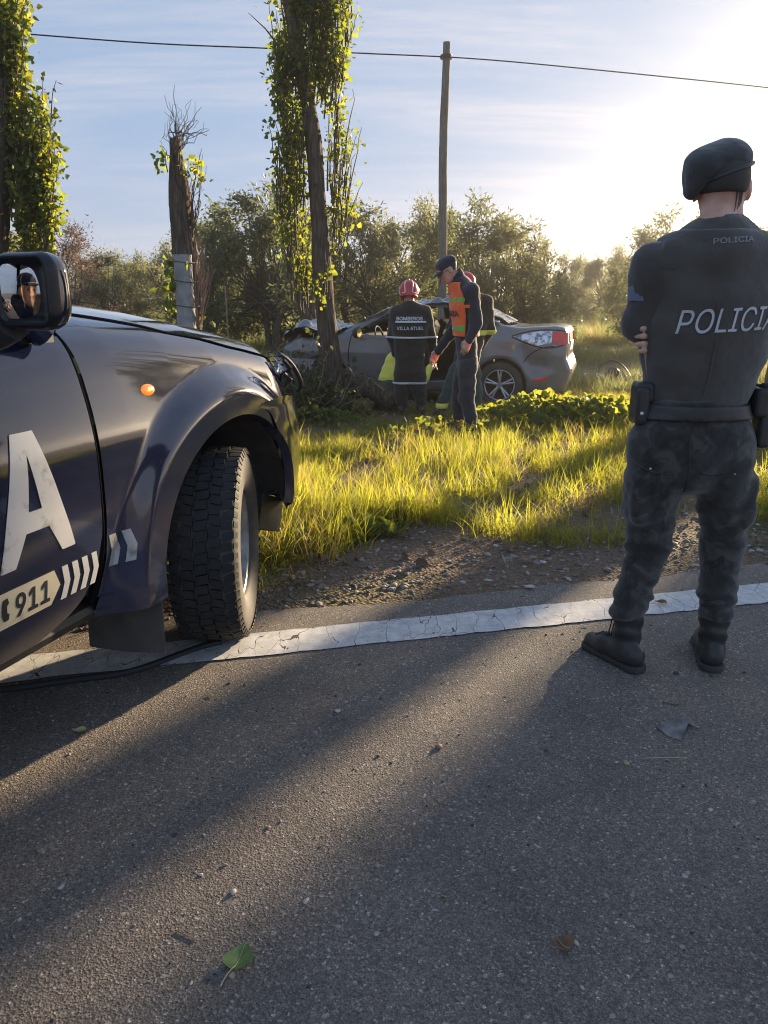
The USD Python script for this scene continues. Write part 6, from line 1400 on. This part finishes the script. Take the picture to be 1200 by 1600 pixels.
prof = Polygon([(.06, .26), (.0, .42), (-.02, .56), (.02, .66), (.05, .72), (.04, .90), (.06, 1.06), (.10, 1.13), (.22, 1.155), (.72, 1.13), (.95, 1.16), (1.30, 1.36), (1.55, 1.455), (1.9, 1.49), (2.3, 1.475), (2.65, 1.40), (3.38, 1.05), (3.6, 1.01), (4.0, .95), (4.25, .86), (4.38, .70), (4.36, .3), (4.2, .22), (3.2, .2), (1.0, .2), (.3, .22)]).buffer(-.03).buffer(.03)
def poly_sdf(poly):
    """signed distance to a polygon in (s, z), read from a fine table"""
    from scipy.ndimage import map_coordinates
    x0, y0, x1, y1 = poly.bounds; x0 -= .6; y0 -= .6; x1 += .6; y1 += .6; st_ = .02
    gx_, gy_ = np.arange(x0, x1, st_), np.arange(y0, y1, st_); Pq = np.stack(np.meshgrid(gx_, gy_, indexing="ij"), -1)
    c = np.array(poly.exterior.coords); a, b = c[:-1], c[1:]
    q = Pq[:, :, None] - a; ab = b - a; t = np.clip((q * ab).sum(-1) / (ab * ab).sum(-1), 0, 1); d = np.linalg.norm(q - t[..., None] * ab, axis=-1).min(-1)
    y = Pq[..., 1][..., None]; cr = ((a[:, 1] > y) != (b[:, 1] > y)) & (Pq[..., 0][..., None] < (b[:, 0] - a[:, 0]) * (y - a[:, 1]) / (b[:, 1] - a[:, 1] + 1e-12) + a[:, 0])
    T = np.where(cr.sum(-1) % 2 == 1, -d, d)
    return lambda s, z: map_coordinates(T, [(s - x0) / st_, (z - y0) / st_], order=1, mode="nearest")
pf = poly_sdf(prof)
def hw(s, z):
    w = np.interp(z, [.2, .32, .5, .75, .95, 1.02, 1.2, 1.42, 1.6], [.80, .845, .875, .885, .86, .82, .73, .60, .50])
    return w - .20 * np.clip((.55 - s) / .55, 0, 1.1) ** 2.2 - .16 * np.clip((s - 3.8) / .6, 0, 1) ** 2 + .014 * np.exp(-((np.hypot(s - .95, z - .33) - .42) / .06) ** 2)
def dent(p):
    s, y, z = p[..., 0], p[..., 1], p[..., 2]
    d = (.07 * np.exp(-((s - .42) / .16) ** 2 - ((z - .62) / .14) ** 2) + .035 * np.exp(-((s - 1.5) / .2) ** 2 - ((z - .8) / .2) ** 2) + .03 * np.exp(-((s - .62) / .08) ** 2 - ((z - .78) / .16) ** 2)) * (y > 0)
    k = np.clip((z - 1.12) / .2, 0, 1) * np.clip((s - 1.0) / .4, 0, 1) + np.clip((s - 3.0) / .6, 0, 1)
    return d + np.minimum(k, 1) * (.13 * (meshkit.fbm(p * 2.6, 3, 14) - .42) * 2)
outer = lambda p: smax(pf(p[..., 0], p[..., 2]), (np.abs(p[..., 1]) - hw(p[..., 0], p[..., 2])) * .93, .07) + dent(p)
wells = [S_cap((s, -1.2, .33), (s, -.45, .33), .375) for s in (.95, 3.58)] + [S_cap((s, .45, .33), (s, 1.2, .33), .375) for s in (.95, 3.58)]
cabin = poly_sdf(Polygon([(1.2, .34), (1.0, 1.06), (1.38, 1.33), (1.9, 1.44), (2.3, 1.42), (2.62, 1.35), (3.25, 1.05), (3.2, .5), (3.0, .32)]))
inner = lambda p: smax(cabin(p[..., 0], p[..., 2]), np.abs(p[..., 1]) - hw(p[..., 0], p[..., 2]) + .055, .03) + dent(p)
def hole_poly(pts): g = poly_sdf(Polygon(pts).buffer(-.03).buffer(.03)); return lambda p: np.maximum(g(p[..., 0], p[..., 2]), .3 - np.abs(p[..., 1]))
wfront, wrear = hole_poly([(2.08, 1.0), (3.18, 1.0), (2.62, 1.31), (2.1, 1.39)]), hole_poly([(1.16, 1.04), (1.98, 1.0), (1.99, 1.39), (1.62, 1.38), (1.38, 1.27)])
gdoor = poly_sdf(Polygon([(1.30, .40), (2.08, .36), (2.08, 1.40), (1.6, 1.38), (1.38, 1.0)]).buffer(-.03).buffer(.03)); ldoor = lambda p: np.maximum(gdoor(p[..., 0], p[..., 2]), .4 - p[..., 1])
wscr = lambda p: smax(S_box((3.02, 0, 1.24), (.40, .56, .16), .05, roty(.44))(p), -10.0, .01); rscr = S_box((1.12, 0, 1.26), (.26, .52, .10), .04, roty(-.55))
engine = S_box((3.95, 0, .72), (.34, .56, .16), .06)
def carf(p):
    d = outer(p)
    for g in wells: d = smax(d, -g(p), .012)
    for g in (inner, wfront, wrear, ldoor, wscr, rscr, engine): d = smax(d, -g(p), .006)
    return d
cm = nets(carf, (-.12, -1.0, .1), (4.6, 1.0, 1.68), .0185, 1)
inside = inner(cm.triangles_center) < .02
obj("body", (cm.vertices, cm.faces[~inside]), "car_grey", car, 40); obj("cabin_lining", (cm.vertices, cm.faces[inside]), "car_inside", car, 40)
def side_patch(name, pts, m, lift=.006, parent=None, back=False, n=26, fn=None):
    """a patch of the car's skin: polygon in (s, z), thrown on it from its left side, or in (y, z) from behind"""
    P_ = Polygon(pts); x0, y0, x1, y1 = P_.bounds; tri = trimesh.creation.extrude_polygon(P_.segmentize(.05), .001, engine="earcut"); tri = trimesh.Trimesh(*trimesh.remesh.subdivide_to_size(tri.vertices, tri.faces, .05)); v = np.array(tri.vertices)
    if back: o_, d = np.stack([0 * v[:, 0] - .6, v[:, 0], v[:, 1]], 1), np.array([1.0, 0, 0])
    else: o_, d = np.stack([v[:, 0], 0 * v[:, 0] + 1.4, v[:, 1]], 1), np.array([0, -1.0, 0])
    q = cast(outer, o_, d, 1.6) - d * (lift + (v[:, 2:3] > .0005) * 0.0) + d * (v[:, 2:3] < .0005) * .012
    return obj(name, (q, tri.faces), m, parent or car, 40)
tl = side_patch("tail_light", [(.78, 1.01), (.44, 1.085), (.26, 1.085), (.25, .93), (.44, .89), (.58, .93)], "tail_clear", .008)
side_patch("red_lens", [(.25, 1.08), (.06, 1.06), (.06, .94), (.24, .93)], "tail_red", .010, tl); car_line_later = True
for sg_ in (1, -1): side_patch("tail_light", [(sg_ * .80, 1.07), (sg_ * .40, 1.05), (sg_ * .40, .93), (sg_ * .78, .90)], "tail_red", .012, back=True)
side_patch("number_plate", [(-.26, .80), (.26, .80), (.26, .93), (-.26, .93)], "plate_white", .012, back=True)
side_patch("reflector", [(.28, .42), (.46, .40), (.46, .445), (.28, .465)], "tail_red", .008); side_patch("bumper_trim", [(-.55, .50), (.55, .50), (.55, .56), (-.55, .56)], "black_plastic", .008, back=True)
def car_line(pts, r=.006, back=False):
    s_ = spline(np.array(pts), 26); o_ = np.stack([s_[:, 0], 0 * s_[:, 0] + 1.4, s_[:, 1]], 1) if not back else np.stack([0 * s_[:, 0] - .6, s_[:, 0], s_[:, 1]], 1)
    q = cast(outer, o_, [0, -1.0, 0] if not back else [1.0, 0, 0], 1.6); obj("panel_seam", tube(q, r, 5), "seam", car)
car_line([(.22, .88), (.42, .84), (.58, .72), (.62, .66)]); car_line([(1.30, .42), (1.33, .7), (1.24, .95), (1.18, 1.04)]); car_line([(2.10, .34), (2.11, .7), (2.09, 1.0)]); car_line([(3.15, .36), (3.2, .7), (3.16, 1.0)]); car_line([(2.12, .30), (3.12, .32)]); car_line([(.80, 1.012), (.44, 1.095), (.06, 1.075)], .007); car_line([(.80, 1.0), (.58, .915), (.44, .875), (.06, .92)], .007); car_line([(-.62, 1.0), (-.6, .74), (0, .71), (.6, .74), (.62, 1.0)], back=True)
side_patch("door_handle", [(2.22, .84), (2.40, .845), (2.40, .875), (2.22, .87)], "car_grey", .022)
def alloy_wheel(c, out):
    R, W = .33, .21; th = np.linspace(0, 2 * np.pi, 65)[:-1]
    pr = spline(np.array([(-.08, .215), (-.10, .26), (-.098, .30), (-.08, .328), (0, .332), (.08, .328), (.098, .30), (.10, .26), (.085, .218), (.07, .214)]), 26)
    v = np.stack([pr[None, :, 1] * np.cos(th)[:, None], np.broadcast_to(pr[None, :, 0] * out, (64, 26)), pr[None, :, 1] * np.sin(th)[:, None]], -1).reshape(-1, 3) + c; ty = obj("tyre", (v, grid_faces(64, 26, True)), "rubber_side", car, 40)
    mb = MB(); mb.tube([(0, .02 * out, 0), (0, .075 * out, 0)], .05, 20)
    for k in range(5):
        for dt in (-.13, .13):
            t = k * 2 * np.pi / 5 + .3; mb.tube([(.04 * math.cos(t), .07 * out, .04 * math.sin(t)), (.20 * math.cos(t + dt), .085 * out, .20 * math.sin(t + dt)), (.213 * math.cos(t + dt), .07 * out, .213 * math.sin(t + dt))], [.02, .016, .012], 6)
    t2 = np.linspace(0, 2 * np.pi, 60); mb.tube(np.stack([.212 * np.cos(t2), 0 * t2 + .078 * out, .212 * np.sin(t2)], 1), .011, 6); obj("rim", (mb.out()[0] + c, mb.out()[1]), "alloy", car, 40)
    mb = MB(); mb.tube([(0, -.05 * out, 0), (0, .02 * out, 0)], .205, 30); obj("brake_drum", (mb.out()[0] + c, mb.out()[1]), "car_inside", ty, 40)
for s in (.95, 3.58):
    for o_ in (1, -1): alloy_wheel(np.array([s, o_ * .745, .33]), o_)
# seats, wheel, airbags, mirror
mb = MB()
for y in (.38, -.38): mb.box((2.42, y, .50), (.5, .5, .18), None, .06)
mb.box((1.45, 0, .52), (.5, 1.3, .2), None, .06); obj("seat_cushions", mb.out(), "car_inside", car, 40)
for y in (.38, -.38): mb = MB(); mb.box((2.12, y, .86), (.17, .48, .72), roty(-.25), .07); obj("seat_back", mb.out(), "car_inside", car, 40)
mb = MB(); mb.box((3.1, 0, .86), (.34, 1.5, .26), None, .08); obj("dashboard", mb.out(), "car_inside", car, 40)
t2 = np.linspace(0, 2 * np.pi, 40); mb = MB(); mb.tube(np.stack([2.86 + .06 * np.sin(t2), .38 + .19 * np.cos(t2), .93 + .18 * np.sin(t2)], 1), .014, 6); obj("steering_wheel", mb.out(), "car_inside", car, 40)
pc_ = S_union([S_ell((2.34, .70, 1.10), (.17, .09, .12)), S_ell((2.47, .66, 1.04), (.12, .08, .09)), S_ell((2.22, .72, 1.03), (.10, .07, .10))], .06); obj("airbag", wrinkle(nets(pc_, (2.0, .5, .85), (2.7, .85, 1.3), .014, 1), .03, 9, 3), "pink_cloth", car, True, label="limp pinkish airbag cloth in the front window")
mr = nets(S_cut(S_ell((3.02, .99, 1.04), (.07, .13, .085)), S_box((2.92, .99, 1.04), (.07, .2, .2))), (2.8, .8, .9), (3.15, 1.2, 1.2), .010, 2); w_m = obj("wing_mirror", mr, "black_plastic", car, 40); mg = nets(lambda p: np.maximum(S_ell((3.02, .99, 1.04), (.07, .118, .074))(p), np.abs(p[..., 0] - 2.992) - .004), (2.8, .8, .9), (3.15, 1.2, 1.2), .008, 0); obj("mirror_pane", mg, "amber_trim", w_m, 40)
# crumpled sheets: bonnet, roof skin, windscreen
def crumple(name, s0, s1, y0, y1, zf, m, amp, sc, seed, n=54, th=.004, parent=None, creases=True):
    a, b = np.meshgrid(np.linspace(s0, s1, n), np.linspace(y0, y1, n), indexing="ij"); P_ = np.stack([a, b, zf(a, b)], -1)
    q = np.abs(meshkit.fbm(P_ * sc, 3, seed) - .5) * 2 if creases else meshkit.fbm(P_ * sc, 3, seed)
    P_[..., 2] += amp * (q - .3); P_[..., 0] += amp * .6 * (meshkit.noise(P_ * sc * 1.1, seed + 5) - .5)
    return obj(name, np.concatenate([P_, P_[::-1] - [0, 0, th]], 0).reshape(-1, 3) if False else P_.reshape(-1, 3), m, parent or car) if False else obj(name, (np.concatenate([P_, P_[::-1] - [0, 0, th]], 0).reshape(-1, 3), grid_faces(2 * n, n, True)), m, parent or car, 25)
pbr("roof_sheet", (0.13, 0.14, 0.16), 0.22, (6, 4), None, metallic=0.6, color2=(0.20, 0.21, 0.23), coat=.5)
crumple("bonnet", 3.35, 4.40, -.74, .80, lambda s, y: 1.10 + .10 * np.exp(-((s - 3.95) / .22) ** 2) - .24 * np.clip((s - 4.12) / .28, 0, 1) ** 1.5 - .05 * (y / .8) ** 2, "roof_sheet", .17, 3.0, 21)
crumple("roof_panel", 1.50, 2.72, -.60, .64, lambda s, y: 1.515 - .12 * ((s - 2.0) / .72) ** 2 - .06 * (y / .6) ** 4 + .0 * y, "roof_sheet", .20, 3.4, 22)
crumple("windscreen", 2.66, 3.42, -.68, .72, lambda s, y: 1.43 - (s - 2.66) * .47 - .05 * (y / .7) ** 2, "broken_glass", .045, 4.0, 23)
crumple("rear_window", .90, 1.42, -.55, .55, lambda s, y: 1.19 + (s - .90) * .5, "broken_glass", .04, 4, 24)
mb = MB(); rg = np.random.default_rng(9)
for k in range(16): mb.box((rg.uniform(3.72, 4.3), rg.uniform(-.5, .5), rg.uniform(.62, .86)), rg.uniform(.06, .3, 3), rotz(rg.uniform(0, 3)) @ rotx(rg.uniform(-.4, .4)), .01)
obj("engine_bay", mb.out(), "car_inside", car, False)
crumple("torn_wing", 3.75, 4.42, .78, .95, lambda s, y: .82 - (y - .78) * 2.2 - .1 * (s - 3.7), "car_grey", .09, 4, 25)
crumple("hanging_trim", 1.0, 1.34, .70, .80, lambda s, y: 1.22 + .1 * (s - 1.0), "car_grey", .06, 5, 26, 20)

# ------------------------------------------------------------------ small things
def sheet(name, label, cat, c, size, m, amp, sc, seed, rz=0.0, thick=.003, lift=.0, n=30, tilt=None):
    a, b = np.meshgrid(np.linspace(-.5, .5, n), np.linspace(-.5, .5, n), indexing="ij"); P_ = np.stack([a * size[0], b * size[1], 0 * a], -1)
    P_[..., 2] = amp * np.abs(meshkit.fbm(P_ * sc, 3, seed) - .5) * 2 + lift
    P_[..., :2] *= (1 + .5 * (meshkit.fbm(P_ * sc * .8, 2, seed + 3) - .5))[..., None]
    t = thing(name, label, cat, c, rz); obj("sheet", (np.concatenate([P_, P_[::-1] - [0, 0, thick]], 0).reshape(-1, 3), grid_faces(2 * n, n, True)), m, t, 25); return t
c = at(950, 590, 13.6); c[2] = ground_z(c[0], c[1]) + .08
t = sheet("bumper_debris", "crumpled grey plastic bumper piece lying on the ground right of the car", "debris", c, (1.15, .7), "roof_sheet", .34, 3.5, 3, 10, .006)
mb = MB(); mb.tube(spline([(-.1, .1, .05), (-.02, .25, .30), (.22, .3, .36), (.42, .25, .24), (.5, .1, .02)], 24), .016, 6); obj("trim_strip", mb.out(), "black_plastic", t); mb = MB(); mb.box((-.42, .05, .06), (.3, .3, .10), rotz(.4), .03); mb.box((.05, -.05, .16), (.14, .18, .22), roty(.5) @ rotz(.4), .03); obj("bracket", mb.out(), "black_plastic", t, 40)
c = at(945, 712, 7.0); c[2] = ground_z(c[0], c[1]) + .06; sheet("wrapper", "faded red and white wrapper lying in the grass by the officer", "litter", c, (.22, .12), "pink_cloth", .04, 14, 5, 20)
# glass and plastic fragments thrown around the wreck
rg = np.random.default_rng(88); n_ = 420; fx = rg.normal(0, 1, (n_, 2)) * [1.5, .7] + np.where(rg.uniform(0, 1, (n_, 1)) < .6, [[4.0, 12.6]], [[.2, 10.4]]); fr_ = rg.gamma(1.6, .018, n_) + .008
scatter("wreck_fragments", [trimesh.creation.box((1, .7, .08)), trimesh.convex.convex_hull(np.array([(0, 0, 0), (1, .1, .05), (.4, .8, .1), (.5, .3, .25)]))], ["tail_clear", "car_inside"], np.stack([fx[:, 0], fx[:, 1], ground_z(fx[:, 0], fx[:, 1]) + .02], 1), np.repeat(fr_[:, None], 3, 1), zquat(rg.uniform(0, 6.28, n_), rg.normal(0, .4, n_), rg.uniform(0, 6.28, n_)), "broken glass and plastic fragments scattered on the ground around the wreck", "debris", smooth=False)
# grey folded flap on the road
q = on(1056, 1143); t = thing("plastic_flap", "bent grey plastic flap lying on the road below the officer", "debris", q, 0)
vv = [on(px, py) - q for px, py in ((1024, 1136), (1044, 1152), (1064, 1158), (1075, 1136), (1092, 1142), (1074, 1126), (1052, 1130))]
a = np.array(vv); z = np.array([.006, .004, .005, .016, .008, .018, .013]); P_ = np.stack([a[:, 0], a[:, 1], z], 1); F_ = [[0, 1, 6], [1, 2, 6], [2, 3, 6], [3, 5, 6], [3, 4, 5]]
pbr("flap_grey", (0.26, 0.25, 0.24), 0.6, (20, 4), None, color2=(0.10, 0.095, 0.09)); V2 = np.vstack([P_, P_ - [0, 0, .0025]]); F2 = F_ + [[b + 7, a_ + 7, c_ + 7] for a_, b, c_ in F_]
for i in range(7): j = [1, 2, 3, 4, 5, 6, 0][i]; F2 += [[i, i + 7, j + 7], [i, j + 7, j]]
obj("sheet", (V2, F2), "flap_grey", t, False)
# leaves on the road
mat("fresh_leaf", {"tc": ("texture_coordinate", {}), "n": ("noise_texture", {"scale": 60.0, "detail": 4.0}), "r": ("rgb_ramp", {"ramp": [(0.3, (0.11, 0.20, 0.05)), (0.7, (0.22, 0.32, 0.12))]}), "p": ("principled_bsdf", {"roughness": 0.45}), "t": ("translucent_bsdf", {"color": (0.2, 0.3, 0.05)}), "m": ("mix_closure", {"fac": 0.25})}, [("tc.object", "n.vector"), ("n.fac", "r.fac"), ("r.color", "p.base_color"), ("p.BSDF", "m.closure1"), ("t.BSDF", "m.closure2")], "m.closure")
pbr("brown_leaf", (0.20, 0.10, 0.05), 0.7, (50, 4), None, color2=(0.12, 0.06, 0.03)); pbr("stalk", (0.42, 0.40, 0.20), .5); pbr("yellow_leaf", (0.38, 0.34, 0.14), .6)
def leaf(name, label, c, L, W, rz, m, fold=.35, curl=.2, stalk=True, st_len=.5):
    n = 22; u = np.linspace(0, 1, n); half = W * np.interp(u, [0, .08, .22, .34, .5, .7, .88, 1], [0.02, .30, .49, .5, .42, .25, .09, .0]); w = np.linspace(-1, 1, 15)
    X_ = half[:, None] * w[None] * (1 + .03 * np.sin(u * 60))[:, None]; Y_ = L * u[:, None] + 0 * X_ - .12 * L * np.abs(w[None]) ** 2 * np.exp(-(u[:, None] / .25) ** 2); Z_ = fold * np.abs(X_) * (1 + .3 * np.sign(X_)) + curl * L * (u[:, None] - .4) ** 2 + .004
    t = thing(name, label, "leaf", c, rz); obj("blade", (np.stack([X_, Y_, Z_], -1).reshape(-1, 3), grid_faces(n, 15)[:, ::-1]), m, t, True)
    mb = MB(); mb.tube(np.stack([0 * u, L * u * .98, curl * L * (u - .4) ** 2 + .0052], 1), np.linspace(.0011, .0004, n), 5)
    if stalk: mb.tube(spline([(0, 0, .006 + curl * L * .16), (-.06 * L, -.25 * L, .012), (-.16 * L, -st_len * L, .006), (-.17 * L, -(st_len + .25) * L, .004)], 12), .0013, 6)
    obj("stalk", mb.out(), "stalk", t); return t
leaf("fallen_leaf", "fresh green poplar leaf with pale stalk lying on the near asphalt", on(367, 1515), .062, .066, -12, "fresh_leaf", .28, .25)
leaf("fallen_leaf", "curled brown dry leaf on the near asphalt", on(889, 1487), .035, .042, 40, "brown_leaf", .7, .9, False)
leaf("fallen_leaf", "small brown leaf scrap at the middle of the road", on(698, 1404), .014, .013, 70, "brown_leaf", .5, .4, False)
leaf("fallen_leaf", "small yellowish leaf on the asphalt by the pickup's shadow", on(133, 1143), .04, .03, 100, "yellow_leaf", .4, .4, False)
leaf("fallen_leaf", "pale leaf scrap just below the white line in the sun", on(338, 1087), .028, .02, 60, "yellow_leaf", .4, .4, False)
leaf("fallen_leaf", "tiny pale leaf on the road below the grey flap", on(981, 1197), .018, .015, 20, "yellow_leaf", .5, .4, False)
leaf("fallen_leaf", "orange leaf on the white line between the officer's boots", on(1040, 944, .006), .05, .035, 80, "brown_leaf", .5, .6, False)
leaf("fallen_leaf", "pale scrap on the asphalt left of the officer's boot", on(920, 978), .035, .022, 85, "chip_light", .2, .2, False)
for (px, py, L, m, lab) in ((825, 882, .09, "brown_leaf", "dry brown leaf on the gravel beside the verge grass"), (848, 882, .05, "chip_light", "pale scrap on the gravel beside the dry brown leaf"), (757, 912, .05, "chip_light", "white flake on the gravel above the edge line"), (834, 921, .05, "chip_light", "pale flake at the asphalt edge near the officer"), (612, 815, .05, "chip_light", "pale flake on the soil by the leaf rosette")):
    q = on(px, py); q[2] = ground_z(q[0], q[1]) + .02; leaf("fallen_leaf", lab, q, L, L * .7, px * 7 % 360, m, .3, .4, False)
mb = MB(); a = on(1005, 1186), on(1050, 1185), on(1075, 1186); mb.tube([x + [0, 0, .003] for x in a], .0012, 4); tag(obj("straw", mb.out(), "stalk"), "thin straw lying on the road under the grey flap", "straw")
mb = MB(); a = on(1035, 1098), on(1055, 1103), on(1063, 1101); mb.tube([x + [0, 0, .003] for x in a], .002, 4); tag(obj("twig", mb.out(), "twig"), "short dark twig on the road behind the officer's boots", "twig")
mb = MB(); a = on(276, 1455), on(290, 1462), on(306, 1470); mb.tube([x + [0, 0, .002] for x in a], .0012, 4); tag(obj("twig", mb.out(), "dead_twig"), "thin curved pale twig on the near asphalt left of the green leaf", "twig")
